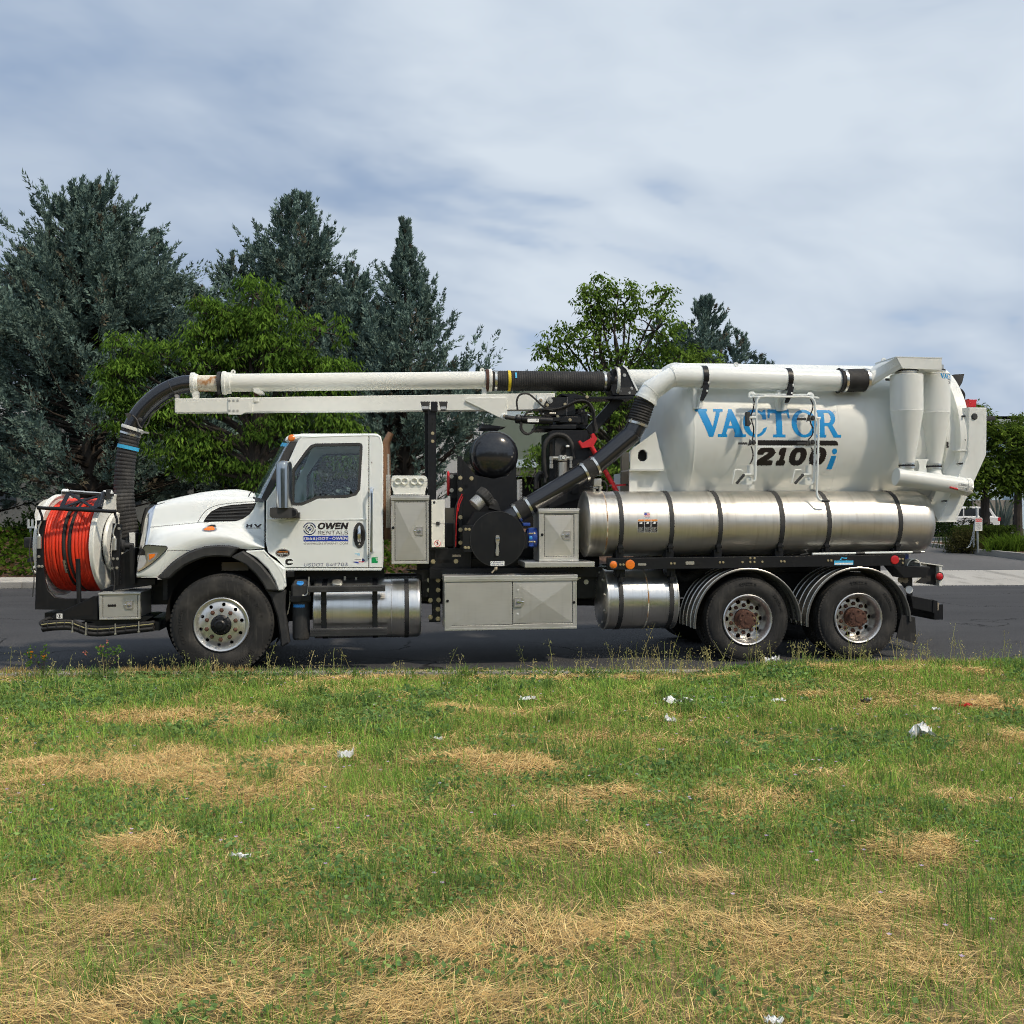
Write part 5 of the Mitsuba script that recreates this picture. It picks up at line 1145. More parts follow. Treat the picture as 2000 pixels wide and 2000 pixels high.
# air inlet with its perforated can
ic, idr = v3([-0.321,1.999], .36), np.array([-.66, -.15, -.62]); idr /= np.linalg.norm(idr)
AI = P('air_inlet', cat(cyl(v3([-0.175,1.926], .42), v3([-0.286,1.989], .38), .06, n=20), lathe([(-.10, .0), (-.10, .085), (-.09, .10), (.0, .105), (.02, .09), (.02, 0)], ic, idr, 28), cat(*[box(-.006, .006, -.008, .008, -.04, .04).apply_transform(trimesh.geometry.align_vectors([0, 0, 1], idr)).apply_translation(ic - idr * .05 + (frame(idr)[1] * math.cos(t) + frame(idr)[2] * math.sin(t)) * .104) for t in np.linspace(0, 2 * PI, 16, endpoint=False)]),
    hull([v3([-0.238,1.883], .36), v3([-0.131,1.955], .36), v3([-0.208,1.989], .36), v3([-0.238,1.854], .46), v3([-0.121,1.95], .46), v3([-0.083,1.834], .4)])), 'black_plastic', 'black air inlet with a perforated silver can')
can = lathe([(.03, .088), (.13, .088), (.13, .08), (.13, 0)], ic, idr, 40)
P('neck', lathe([(.015, .075), (.045, .075)], ic, idr, 28), 'beige_plastic', parent=AI)
cp = []
_, fa, fb = frame(idr)
for i, q in enumerate(np.linspace(.038, .122, 9)):
    for t in np.linspace(0, 2 * PI, 40, endpoint=False) + (i % 2) * PI / 40:
        n_ = fa * math.cos(t) + fb * math.sin(t)
        if n_[1] < .3: cp.append(dome(ic + idr * q + n_ * .0885, .0036, .0006, n_, 6))
P('can', can, 'box_trim', parent=AI)
P('can_holes', cat(cp), 'dark_void', parent=AI, stuff=True)

# ---------------------------------------------------------------- black silencer with its domed end, and its frame
dc = [-0.124,2.548]; DR = .298
dome_pr = [(.0, 0)] + [(.17 * (1 - math.cos(t)), DR * math.sin(t)) for t in np.linspace(.12, PI / 2, 16)]
SIL = P('silencer', lathe(dome_pr + [(.17 + .05, DR), (.17 + .052, DR + .006), (.17 + .07, DR + .006), (.17 + .072, DR), (.35, DR), (.352, DR + .006), (.37, DR + .006), (.372, DR), (1.5, DR), (1.62, DR * .7), (1.66, 0)], (dc[0], .60, dc[1]), (0, 1, 0), 80), 'gloss_black', 'glossy black silencer drum with a domed end', smooth=30)
P('cap_plate', prism(pairs([-0.25,2.964, 0.059,2.929, 0.009,2.92, -0.008,2.904, -0.267,2.906]), 1.1, 1.5, .004), 'black_plastic', parent=SIL)
TW = P('equipment_frame', cat(prism(pairs([-0.539,2.498, -0.375,2.285, -0.144,2.243, 0.039,2.286, 0.136,2.418, 0.138,1.807, -0.029,1.774, -0.427,1.365, -0.542,1.366]), .66, .70, .004),
    prism(pairs([-0.597,2.521, -0.538,2.521, -0.542,1.367, -0.57,1.367, -0.599,2.071]), .60, .72, .004), box(-.65, .25, .7, 1.9, 1.1, 1.25), box(-.62, .22, 1.75, 1.8, 1.2, 2.3), prism(pairs([-0.761,1.694, -0.588,1.694, -0.589,1.394, -0.761,1.395]), .70, .9, .01)), 'black_paint', 'black equipment frame under the silencer')
P('bolt', bolts([-0.568,2.253, -0.566,2.108, -0.567,1.768, -0.567,1.613, -0.568,1.453, -0.429,2.247], .598, .02, .012), 'brass_bolt', parent=TW, stuff=True)
P('panel', sheet(sbox(*[-0.741,1.692], *[-0.624,1.884]), lambda x, z: x * 0 + .9), 'beige_plastic', parent=TW)
P('cable', cat(tube(spl(pl([-0.545,2.054, -0.594,1.94, -0.614,1.777, -0.62,1.581, -0.628,1.401], .6), 6), .007, 8), tube(spl(pl([-0.536,2.021, -0.578,1.923, -0.594,1.842], .6), 6), .006, 8)), 'red_paint', parent=TW)
P('cable', cat(*[tube(spl(pl([-0.528,2.07, -0.594,1.956, -0.635,1.793, -0.636,1.385], .62 + k * .03) + [k * .012, 0, 0], 6), .014, 8) for k in range(3)]), 'hose_rubber', parent=TW)
P('small_reel', cat(lathe([(0, 0), (0, .155), (.02, .16), (.02, 0)], (*[-0.704,2.196][:1], 1.0, [-0.704,2.196][1]), (1, 0, 0), 32), lathe([(.13, 0), (.13, .155), (.15, .16), (.15, 0)], ([-0.704,2.196][0], 1.0, [-0.704,2.196][1]), (1, 0, 0), 32)), 'red_paint', 'small red hose reel seen on edge', parent=TW)
P('small_hose', cat(*[lathe([(-.012, .1), (-.008, .135), (.008, .135), (.012, .1)], ([-0.704,2.196][0] + .03 + k * .022, 1.0, [-0.704,2.196][1]), (1, 0, 0), 24) for k in range(5)]), 'worn_hose', parent=TW)
P('reel_bracket', cat(prism(pairs([-0.679,2.3, -0.586,2.3, -0.587,2.005, -0.666,2.005]), .8, .84, .003)), 'black_paint', parent=TW)
P('bolt', bolts([-0.662,2.277, -0.663,2.104], .798, .02, .012), 'zinc', parent=TW, stuff=True)
P('cooler', cat(box(*[0.173,3.457][:1], [0.211,3.458][0], .9, 1.4, [-1.502,1.977][1], [-1.502,2.243][1], .004), *[box([0.211,3.458][0], [0.241,3.458][0], .9, 1.4, z, z + .011) for z in np.arange([-1.502,1.986][1], [-1.502,2.239][1], .018)]), 'box_trim', parent=TW)
# light mast
MA = P('light_mast', cat(prism(pairs([-0.964,3.074, -0.873,3.075, -0.869,1.372, -0.969,1.373]), .53, .55, .002), box(*[-0.959,3.398][:1], [-0.947,3.398][0], .55, .62, 1.25, [-1.497,3.061][1]), box([-0.88,3.399][0], [-0.867,3.399][0], .55, .62, 1.25, [-1.497,3.061][1]), prism(pairs([-1.002,3.081, -0.955,3.106, -0.957,2.269, -0.977,2.007, -0.994,2.007]), .68, .74, .002),
     box([-0.928,3.392][0], [-0.847,3.393][0], .5, .6, [-1.497,3.056][1], [-1.497,3.18][1], .006), bar(v3([-1.022,3.071], .6), v3([-0.933,3.08], .6), .05, .03)), 'black_paint', 'black steel mast with a pair of work lamps')
for a, b in (((-1.057,3.175), (-0.941,3.073)), ((-0.835,3.177), (-0.727,3.071))):
    P('lamp', hull([[a[0], .47, a[1]], [b[0], .47, a[1]], [a[0] + .02, .47, b[1]], [b[0] - .015, .47, b[1]], [a[0] + .02, .55, a[1] - .01], [b[0] - .02, .55, a[1] - .01], [a[0] + .03, .55, b[1]], [b[0] - .03, .55, b[1]]]), 'black_plastic', parent=MA)
    P('lamp_lens', sheet(sbox(a[0] + .018, b[1] + .012, b[0] - .018, b[1] + .045), lambda x, z: x * 0 + .468), 'clear_lens', parent=MA)
P('bolt', bolts([-0.909,2.793, -0.909,2.696], .528, .016, .01), 'brass_bolt', parent=MA, stuff=True)
P('slot', cat(*[sheet(sbox(x_ - .01, z_ - .012, x_ + .01, z_ + .012), lambda x, z: x * 0 + .5285) for x_, z_ in ((-0.912,2.967), (-0.912,2.911), (-0.91,2.555), (-0.91,2.425))]), 'dark_void', parent=MA)

# ---------------------------------------------------------------- debris tank
TY, TZ, TR = 1.25, 2.80, 1.0
tx0 = [2.307,2.83][0]; tx1 = [5.889,2.979][0]
def tank_y(off=.003):
    return lambda x, z: TY - np.sqrt(np.maximum((TR + off) ** 2 - (z - TZ) ** 2, 0))
hx = [(-.36 * math.cos(t), TR * math.sin(t)) for t in np.linspace(.02, PI / 2, 18)]
L_ = tx1 - tx0
DT = P('debris_tank', lathe([(-.36, 0)] + hx + [(t, TR) for t in np.linspace(.3, L_ - .34, 10)] + [(L_ - .33, TR), (L_ - .30, TR * .985), (L_ - .14, TR * .985)], (tx0, TY, TZ), (1, 0, 0), 128), 'tank_paint', 'huge white debris tank lettered in blue and black', smooth=30)
def tring(x, w, h, m='tank_paint', name='weld'):
    return P(name, lathe([(x - w, TR - .02), (x - w, TR + h * .5), (x - w * .5, TR + h), (x + w * .5, TR + h), (x + w, TR + h * .5), (x + w, TR - .02)], (0, TY, TZ), (1, 0, 0), 128), m, parent=DT, smooth=40)
tring(tx0, .012, .005); tring([4.178,2.877][0], .006, .003)
P('door_rim', lathe([(L_ - .30, TR * .93), (L_ - .28, TR * 1.0), (L_ - .16, TR * 1.0), (L_ - .15, TR * 1.10), (L_ - .02, TR * 1.10), (L_, TR * 1.06), (L_ + .02, TR * .9), (L_ + .22, TR * .55), (L_ + .28, 0)], (tx0, TY, TZ - .06), (1, 0, 0), 128), 'tank_paint', 'round rear door rim of the tank', parent=DT, smooth=30)
P('ledge', box(*[5.696,3.909][:1], [5.83,3.911][0], .15, .45, [3.262,2.584][1], [3.262,2.603][1], .003), 'tank_paint', parent=DT)
P('door_bolt', cat(*[cat(cyl((u[0], .20, u[1]), (u[0] + .02, .15, u[1]), .012, n=8), cyl((u[0] - .03, .2, u[1]), (u[0] + .02, .2, u[1]), .008, n=6)) for u in ((5.844,3.09), (5.84,3.05), (5.779,3.027), (5.787,2.725), (5.746,2.425), (5.535,1.952))]), 'black_plastic', parent=DT, stuff=True)
# hinge columns of the rear door
RB = P('door_column', cat(prism(rounded(Polygon(pairs([5.845,3.136, 6.089,3.135, 6.08,2.537, 5.665,1.687, 5.437,1.691, 5.825,2.536])), .012), .14, .40, .008),
     hull([v3([5.845,3.136], .142), v3([5.825,2.536], .142), v3([5.738,3.13], .34), v3([5.728,2.544], .34), v3([5.924,3.137], .34), v3([5.886,2.536], .34)]),
     hull([v3([5.825,2.536], .142), v3([5.437,1.691], .142), v3([5.728,2.544], .34), v3([5.429,1.891], .34), v3([5.922,2.536], .34), v3([5.544,1.691], .34)]),
     ), 'tank_paint', 'angular cream door column at the rear of the tank', smooth=20)
P('door_column', prism(pairs([5.845,3.136, 6.089,3.135, 6.08,2.537, 5.665,1.687, 5.437,1.691, 5.825,2.536]), 2.1, 2.36), 'tank_paint')
P('knob', lathe([(0, .042), (.006, .042), (.006, .036), (.02, .03), (.02, 0)], (*[5.918,3.021][:1], .14, [5.918,3.021][1]), (0, -1, 0), 24), 'black_plastic', parent=RB)
P('ledge', box(*[5.427,3.878][:1], [5.672,3.883][0], .13, .4, [3.197,1.687][1], [3.197,1.704][1]), 'cream_paint', parent=RB)
P('rear_lamp', box(*[6.253,3.935][:1], [6.345,3.936][0], .35, .5, [3.302,3][1], [3.303,3.053][1], .008), 'black_plastic', parent=RB)
P('red_catch', cat(prism(pairs([6.282,3.33, 6.294,3.322, 6.381,3.319, 6.397,3.326, 6.383,3.221, 6.276,3.221]), .85, .95, .003), dome((*[6.303,3.273][:1], .85, [6.303,3.273][1]), .012, .006)), 'red_paint', 'red forked catch on top of the rear door', parent=DT)
P('pump', cat(hull(np.vstack([pl([6.052,3.648, 6.188,3.655, 6.159,3.543, 6.121,3.48, 6.065,3.547], y) for y in (.8, 1.0)])), prism(pairs([6.085,3.497, 6.135,3.48, 6.127,3.355, 6.102,3.409]), .85, .95)), 'black_plastic', parent=DT)
P('hose', tube(spl(pl([6.131,3.462, 6.188,3.459, 6.235,3.41, 6.241,3.348, 6.217,3.285], .9), 6), .018, 8), 'hose_rubber', parent=DT)
P('gusset', prism(pairs([6.211,3.332, 6.255,3.334, 6.29,3.221, 6.245,3.215]), .95, 1.05), 'tank_paint', parent=DT)
P('black_case', cat(box(*[4.95,3.945][:1], [5.05,3.947][0], .55, .75, [4.764,3.434][1], [4.765,3.549][1], .006), tube(spl(pl([5.001,3.44, 5.005,3.4, 5.038,3.378], .6), 5), .008, 6)), 'black_plastic', parent=DT)
P('sign', sheet(sbox(*[5.576,2.626], *[5.606,2.705]), lambda x, z: x * 0 + .2), 'black_print', parent=DT)
# front gusset and legs that carry the tank
gus = Polygon(pairs([1.549,2.358, 1.553,2.597, 1.878,2.832, 1.903,2.719, 1.989,2.359]))
hole = rounded(Polygon(pairs([1.65,2.493, 1.652,2.568, 1.689,2.604, 1.732,2.605, 1.771,2.565, 1.767,2.488, 1.731,2.458, 1.68,2.461])), .008)
GB = P('tank_bracket', cat(prism(gus.difference(hole), .50, .52, .002), box(*[1.528,3.863][:1], [1.967,3.87][0], .46, .9, [0.693,2.342][1], [0.693,2.353][1]), prism(pairs([1.547,2.345, 1.648,2.345, 1.647,2.072, 1.547,2.072]), .54, .56),
     prism(pairs([1.66,2.347, 1.95,2.348, 2.018,2.073, 1.659,2.073]), .60, 1.9), prism(pairs([1.918,2.729, 1.831,2.628, 1.968,2.075, 2.28,2.075]), .68, 1.8)), 'tank_paint', 'white gusset carrying the front of the tank')
P('hole_back', sheet(hole.buffer(.004), lambda x, z: x * 0 + .56), 'dark_void', parent=GB)
P('backing_post', box(*[1.563,3.82][:1], [1.66,3.822][0], 1.0, 1.1, [-0.008,2.077][1], [-0.007,2.605][1]), 'beige_plastic', parent=GB)
P('saddle', box(1.9, 5.2, .7, 1.8, 1.12, 1.9, .04), 'black_paint')

# lettering on the tank, built letter by letter (slab serif)
def serif(cx, z, w, h=.10): return sbox(cx - w / 2, z, cx + w / 2, z + h)
def quad(*p): return Polygon(p).buffer(0)
def letter(ch):
    S = .105
    if ch == 'V':
        return unary_union([serif(.22, .90, .44), serif(.83, .90, .34), quad((.08, .95), (.37, .95), (.64, .26), (.62, 0), (.48, 0)), quad((.77, .95), (.92, .95), (.62, 0), (.50, 0), (.60, .32))])
    if ch == 'A':
        o = unary_union([serif(.17, 0, .34, .10), serif(.81, 0, .42, .10), quad((.12, .05), (.27, .05), (.55, .84), (.52, 1.0), (.42, 1.0)), quad((.42, 1.0), (.54, 1.0), (.94, .05), (.64, .05), (.42, .74)), sbox(.28, .30, .72, .40)])
        return o
    if ch == 'C':
        o = affinity.scale(disc((.5, .5), 1, 48), .5, .52); i = affinity.translate(affinity.scale(disc((.5, .5), 1, 48), .315, .42), .045, 0)
        c = o.difference(i).difference(quad((.62, .30), (1.2, .30), (1.2, .72), (.62, .68)))
        return unary_union([c, quad((.80, .64), (.95, .64), (.95, 1.0), (.86, 1.0), (.78, .88)), quad((.82, .30), (.98, .36), (.86, .14), (.74, .12))])
    if ch == 'T':
        return unary_union([sbox(0, .86, 1, 1), quad((0, .9), (.12, .9), (.06, .68), (-.02, .68)), quad((.88, .9), (1, .9), (1.02, .68), (.94, .68)), sbox(.36, 0, .64, .95), serif(.5, 0, .58, .10)])
    if ch == 'O':
        return affinity.scale(disc((.5, .5), 1, 48), .5, .52).difference(affinity.scale(disc((.5, .5), 1, 48), .30, .415))
    if ch == 'R':
        bowl = unary_union([sbox(.1, .42, .6, 1), affinity.scale(disc((.56, .71), 1, 40), .27, .29)]).intersection(sbox(0, .42, 1, 1))
        inner = unary_union([sbox(.36, .53, .52, .89), affinity.scale(disc((.52, .71), 1, 40), .12, .18)])
        return unary_union([bowl.difference(inner), sbox(.1, 0, .36, 1), serif(.21, 0, .42, .10), serif(.2, .90, .38, .10), quad((.44, .50), (.66, .50), (.92, .10), (1.05, .10), (1.05, 0), (.74, 0))])
def word(x, z0, z1, spans):
    out = []
    for ch, (a, b) in zip('VACTOR', spans):
        g = letter(ch)
        q = g.bounds
        out.append(affinity.affine_transform(g, [(b - a) / (q[2] - q[0]), 0, 0, (z1 - z0) / (q[3] - q[1]), a - q[0] * (b - a) / (q[2] - q[0]), z0 - q[1] * (z1 - z0) / (q[3] - q[1])]))
    return out
zA, zB = [3.24,2.751][1], [3.241,3.101][1]
zA2, zB2 = zA - .006, zB + .006
SP = [([2.316,2.958][0], [2.673,2.961][0]), ([2.599,2.96][0], [2.957,2.963][0]), ([2.925,2.963][0], [3.233,2.966][0]), ([3.245,2.966][0], [3.533,2.968][0]), ([3.553,2.968][0], [3.883,2.971][0]), ([3.871,2.971][0], [4.196,2.973][0])]
for g in word(0, zA, zB, SP):
    P('letter', sheet(g, tank_y(.003), .04), 'blue_print', parent=DT, smooth=False)
bz0, bz1 = [3.591,2.652][1], [3.592,2.714][1]
bx0, bx1 = [3.114,2.684][0], [4.164,2.69][0]
barp = unary_union([sbox(bx0, bz0, bx1 - .05, bz1), sbox(bx0, bz0, bx1, bz0 + .012), affinity.scale(disc((bx1 - .05, bz0), 1, 40), .05 * .999, bz1 - bz0).intersection(sbox(bx1 - .06, bz0, bx1, bz1))])
P('underline', sheet(barp, tank_y(.003), .04), 'black_print', parent=DT, smooth=False)
nz0, nz1 = [3.473,2.419][1], [3.474,2.616][1]
def numeral(c, a, b):
    g = fit(glyphs(c, True), a, nz0, b, nz1, .16)
    return g.buffer(.017, join_style=2)
for c, a, b in (('2', [3.101,2.516][0], [3.346,2.517][0]), ('1', [3.376,2.517][0], [3.51,2.518][0]), ('0', [3.53,2.518][0], [3.766,2.519][0]), ('0', [3.793,2.519][0], [4.023,2.52][0])):
    P('numeral', sheet(numeral(c, a + .01, b - .01), tank_y(.003), .04), 'black_print', parent=DT, smooth=False)
ic_ = [4.122,2.58]
P('letter_i', sheet(unary_union([affinity.scale(disc(ic_, 1, 28), .033, .035), Polygon(pairs([4.085,2.523, 4.152,2.524, 4.118,2.359, 4.047,2.359]))]), tank_y(.003), .04), 'blue_print', parent=DT, smooth=False)
P('registered_mark', sheet(disc([4.129,3.075], .016).difference(disc([4.129,3.075], .012)), tank_y(.003), .04), 'blue_print', parent=DT, smooth=False)

# ---------------------------------------------------------------- white air pipe along the tank
wy = .28
WR = .134
w0, w1, w2, w3, w4 = v3([1.71,3.199], .36), v3([1.777,3.324], .35), v3([2.044,3.5], .30), v3([4.229,3.47], .28), v3([4.554,3.485], .30)
AP = P('upper_pipe', cat(tube([w0, w0 + (w1 - w0) * .25], WR + .010, 44), tube([w0 + (w1 - w0) * .2, w1, w2, w3], WR, 44)), 'white_paint', 'thick white air pipe running along the tank top', smooth=25)
P('weld', cat(lathe([(-.004, WR + .002), (0, WR + .005), (.004, WR + .002)], w1, (w1 - w0) / np.linalg.norm(w1 - w0) + (w2 - w1) / np.linalg.norm(w2 - w1), 44)), 'tank_paint', parent=AP)
P('weld', cat(lathe([(-.004, WR + .004), (0, WR + .007), (.004, WR + .004)], w2, (w2 - w1) / np.linalg.norm(w2 - w1) + (w3 - w2) / np.linalg.norm(w3 - w2), 44)), 'tank_paint', parent=AP)
P('rubber_sleeve', tube(resample([w3 - [.06, 0, 0], w4], .05)[0], WR + .010, 44), 'hose_rubber', parent=AP)
for c in (w3 + (w4 - w3) * .02, w4 - (w4 - w3) * .06):
    P('hose_clamp', clamp(c, w4 - w3, WR + .012, .034), 'clamp_steel', parent=AP)
P('clamp_edge', lathe([(-.012, WR + .014), (0, WR + .026), (.012, WR + .014)], w3 - [.05, 0, 0], (1, 0, 0), 44), 'black_plastic', parent=AP)
for u in (([2.425,3.498], [2.35,3.34], [2.315,3.22]), ([3.506,3.479], [3.417,3.337], [3.387,3.294])):
    x_ = u[0][0]
    zc_ = np.interp(x_, [w2[0], w3[0]], [w2[2], w3[2]])
    P('pipe_strap', cat(band(x_, .062, WR, .285, zc_, .006), prism([(x_ - .03, zc_ - .11), (x_ + .03, zc_ - .11), (x_ + .015, zc_ - .20), (x_ - .045, zc_ - .31), (x_ - .09, zc_ - .31), (x_ - .06, zc_ - .20)], .135, .15), box(x_ - .035, x_ + .035, .13, .16, zc_ - .10, zc_ - .075)), 'black_paint', parent=AP)
    P('strap_bracket', prism([(x_ - .05, zc_ - .23), (x_ - .02, zc_ - .23), (x_ - .06, zc_ - .40), (x_ - .105, zc_ - .40)], .15, .30, .003), 'tank_paint', parent=AP)
    P('strap_bracket', box(x_ - .14, x_ - .10, .24, .40, zc_ - .40, zc_ - .14, .004), 'tank_paint', parent=AP)
    P('strap_hole', cat(dome((x_ + .0, .134, zc_ - .19), .013, .002), cyl((x_ + .02, .13, zc_ - .088), (x_ + .02, .155, zc_ - .088), .014, n=6)), 'white_print', parent=AP)
P('lifting_eye', cat(*[lathe([(-.008, .012), (-.008, .03), (.008, .03), (.008, .012)], v3(u, .3), (0, 1, 0), 16) for u in ([2.851,3.655], [4.79,3.741])]), 'tank_paint', parent=AP)
# transition to the flat duct and the two cyclones
rr = np.linspace(0, 2 * PI, 40, endpoint=False)
da = v3([4.609,3.505], .31); de = np.array([4.76,3.718]); df = np.array([4.839,3.589])
A_ = np.c_[da[0] + 0 * rr + np.sin(rr) * .045, .31 + WR * 1.02 * np.cos(rr), da[2] + WR * 1.03 * np.sin(rr)]
A0 = A_ + [-.06, 0, -.03]
def rect_ring(th):
    c, s = np.cos(th), np.sin(th); k = 1 / np.maximum(np.abs(c), np.abs(s))
    return np.clip(c * k, -1, 1), np.clip(s * k, -1, 1)
rc_, rs_ = rect_ring(rr)
B_ = np.c_[(de[0] + df[0]) / 2 + rs_ * (de[0] - df[0]) / 2, .19 + .26 * rc_, (de[1] + df[1]) / 2 + rs_ * (de[1] - df[1]) / 2]
def loft(rings):
    n = len(rings[0]); v = np.vstack(rings); f = []
    for r in range(len(rings) - 1):
        for j in range(n):
            a, b = r * n + j, r * n + (j + 1) % n
            f += [[a, b, b + n], [a, b + n, a + n]]
    return TM(v, f)
CY = P('cyclone_duct', cat(loft([A0, A_, B_]), hull([v3(u, y) for y in (-.08, .45) for u in ([4.76,3.725], [4.839,3.587], [5.35,3.573], [5.354,3.715])]), hull([v3(u, y) for y in (-.085, .455) for u in ([4.751,3.728], [5.358,3.725], [5.358,3.715], [4.751,3.718])])), 'tank_paint', 'white duct feeding the two cyclones', smooth=20)
P('duct_rib', cat(*[bar(A_[i] + [0, -.002, 0], B_[i] + [0, -.004, 0], .006) for i in (21, 24, 27, 30)]), 'cream_paint', parent=CY)
def cyclone(axis_u, y, label):
    cx = axis_u[0]
    zt, zm, zb, zs, zn = axis_u[1], [4.988,3.072][1], [4.986,2.43][1], [4.986,2.361][1], [4.986,2.287][1]
    k = P('cyclone', lathe([(zm - zt, .0), (zm - zt, .193), (0, .193), (0, 0)][:0] + [(zt + .0, 0), (zt, .196), (zm, .196), (zm - .012, .194), (zb, .092), (zb - .004, .086), (zn, .086)], (cx, y, 0), (0, 0, 1), 64), 'tank_paint', label, smooth=18)
    P('seam', lathe([(zm - .003, .197), (zm, .1995), (zm + .004, .197)], (cx, y, 0), (0, 0, 1), 64), 'tank_paint', parent=k)
    P('top_edge', lathe([(zt - .004, .196), (zt, .199), (zt + .005, .196), (zt + .005, .1)], (cx, y, 0), (0, 0, 1), 64), 'cream_paint', parent=k)
    P('outlet_collar', cat(lathe([(zt, .13), (zt + .025, .13), (zt + .03, .14), (zt + .045, .14), (zt + .05, .12), (zt + .12, .12)], (cx, y, 0), (0, 0, 1), 40)), 'zinc', parent=k)
    P('outlet_band', lathe([(zt + .047, .10), (zt + .047, .142), (zt + .062, .142), (zt + .062, .10)], (cx, y, 0), (0, 0, 1), 40), 'black_plastic', parent=k)
    P('hose_clamp', cat(lathe([(zb - .002, .085), (zb - .002, .099), (zb - .024, .099), (zb - .024, .085)], (cx, y, 0), (0, 0, 1), 40), lathe([(zs + .022, .085), (zs + .022, .099), (zs, .099), (zs, .085)], (cx, y, 0), (0, 0, 1), 40)), 'clamp_steel', parent=k)
    P('sleeve', lathe([(zb - .002, .095), (zs + .002, .095)], (cx, y, 0), (0, 0, 1), 40), 'hose_rubber', parent=k)
    return k
cA = [4.977,3.519]; cB = [5.459,3.562]
k1 = cyclone(cA, .08, 'left white cone-shaped cyclone')
k2 = cyclone(cB, .29, 'right white cyclone with small blue lettering')
cyf = lambda off: (lambda x, z: .29 - np.sqrt(np.maximum((.196 + off) ** 2 - (x - cB[0]) ** 2, 1e-5)))
lx0, lx1 = cB[0] - .02, cB[0] + .205
vz0, vz1 = [5.599,3.493][1], [5.599,3.555][1]
hh = .193 * np.arcsin(np.clip(np.linspace(-.1, 1, 7), -1, 1))
sp2 = [(cB[0] + b0, cB[0] + b1) for b0, b1 in ((-.024, .03), (.022, .079), (.073, .122), (.12, .163), (.163, .189), (.189, .192))]
cl_ = sbox(cB[0] - .1, 0, cB[0] + .193, 9)
P('lettering', cat(*[sheet(g.intersection(cl_), cyf(.002), .02) for g in word(0, vz0, vz1, sp2) if not g.intersection(cl_).is_empty]), 'blue_print', parent=k2, smooth=False)
gz0, gz1 = [5.693,3.434][1], [5.694,3.465][1]
P('numerals', cat(*[sheet(g.intersection(cl_), cyf(.002), .02) for g in (fit(glyphs('2', True), cB[0] + .10, gz0, cB[0] + .137, gz1), fit(glyphs('1', True), cB[0] + .142, gz0, cB[0] + .150, gz1), fit(glyphs('0', True), cB[0] + .154, gz0, cB[0] + .172, gz1), fit(glyphs('0', True), cB[0] + .175, gz0, cB[0] + .189, gz1), sbox(cB[0] + .10, gz1 + .012, cB[0] + .19, gz1 + .022))]), 'black_print', parent=k2, smooth=False)
P('hanger', prism(rounded(Polygon(pairs([5.091,2.48, 5.312,2.482, 5.312,2.468, 5.294,2.455, 5.28,2.42, 5.273,2.389, 5.282,2.342, 5.286,2.277, 5.164,2.294, 5.164,2.315, 5.181,2.368, 5.181,2.411, 5.165,2.454, 5.101,2.467])), .0), .15, .17, .003), 'tank_paint')
e0, e1 = v3([4.824,2.255], .06), v3([5.754,2.126], .02)
CP = P('cleanout_pipe', cat(cyl(e0, e1, .1075, n=40), lathe([(-.004, 0), (-.004, .108), (.0, .112), (.012, .112), (.012, .1075)], e0, e1 - e0, 40), cyl((cA[0], .08, e0[2]), (cA[0], .08, [4.986,2.305][1]), .088, n=32), cyl((cB[0], .20, e0[2] - .07), (cB[0], .29, [4.986,2.305][1]), .088, n=32)), 'tank_paint', 'sloping white cleanout pipe below the cyclones', smooth=30)
dd = (e1 - e0) / np.linalg.norm(e1 - e0)
P('end_ring', lathe([(-.05, .1075), (-.05, .114), (-.035, .114), (-.03, .109), (-.012, .114), (0, .114), (.02, .105), (.03, 0)], e1, dd, 40), 'cream_paint', parent=CP)
P('latch', cat(bar(e1 - dd * .22 + [0, -.11, -.055], e1 + [0, -.115, -.075], .014), bar(e1 - dd * .08 + [0, -.115, -.06], e1 - dd * .05 + [0, -.11, .0], .02), lathe([(-.01, .07), (-.01, .075), (0, .075)], e1 + [0, -.05, -.03], dd, 20)), 'zinc', parent=CP)
P('latch_grip', cyl(e1 - dd * .30 + [0, -.111, -.047], e1 - dd * .20 + [0, -.111, -.057], .011, n=10), 'red_paint', parent=CP)
def on_pipe(x, z, off=.002):
    t = (x - e0[0]) / (e1[0] - e0[0])
    zc_ = e0[2] + (e1[2] - e0[2]) * t; yc2 = e0[1] + (e1[1] - e0[1]) * t
    return yc2 - np.sqrt(np.maximum((.1075 + off) ** 2 - (z - zc_) ** 2, 1e-5))
q0 = [5.567,2.144] + [5.702,2.17]
cl1 = affinity.rotate(fit(glyphs('CLEANOUT', True), q0[0], q0[1], q0[2], q0[3]), -7, origin=(q0[0], q0[1]))
P('lettering', sheet(unary_union([cl1, affinity.rotate(fit(glyphs('Drain daily duty', False), q0[0] + .01, q0[1] - .035, q0[2] - .01, q0[1] - .018), -7, origin=(q0[0], q0[1]))]), on_pipe, .02), 'black_print', parent=CP, smooth=False)

# ---------------------------------------------------------------- folding ladder on the side of the tank
ly = .10
def vl(u, y=ly): return np.array([u[0], y, u[1]])
LA = P('ladder', cat(tube(spl([vl([3.002,2.197]), vl([3.02,2.231]), vl([3.025,2.396]), vl([3.034,2.839]), vl([3.039,3.137]), vl([3.06,3.209]), vl([3.118,3.238]), vl([3.406,3.239]), vl([3.684,3.241]), vl([3.754,3.217]), vl([3.791,3.145]), vl([3.791,2.844]), vl([3.781,2.398]), vl([3.772,2.22]), vl([3.745,2.165])], 6), .0135, 10),
     bar(vl([3.035,2.621]), vl([3.781,2.627]), .022), prism(pairs([2.968,3.267, 3.845,3.277, 3.845,3.241, 2.968,3.232]), .12, .20) if False else bar(vl([2.991,3.274], .17), vl([3.781,3.276], .17), .05, .012), bar(vl([2.991,3.243], .13), vl([3.839,3.241], .13), .018)), 'white_paint', 'white folding ladder hung on the tank side')
for a, b in ((700, 768), (1345, 1420)):
    pass
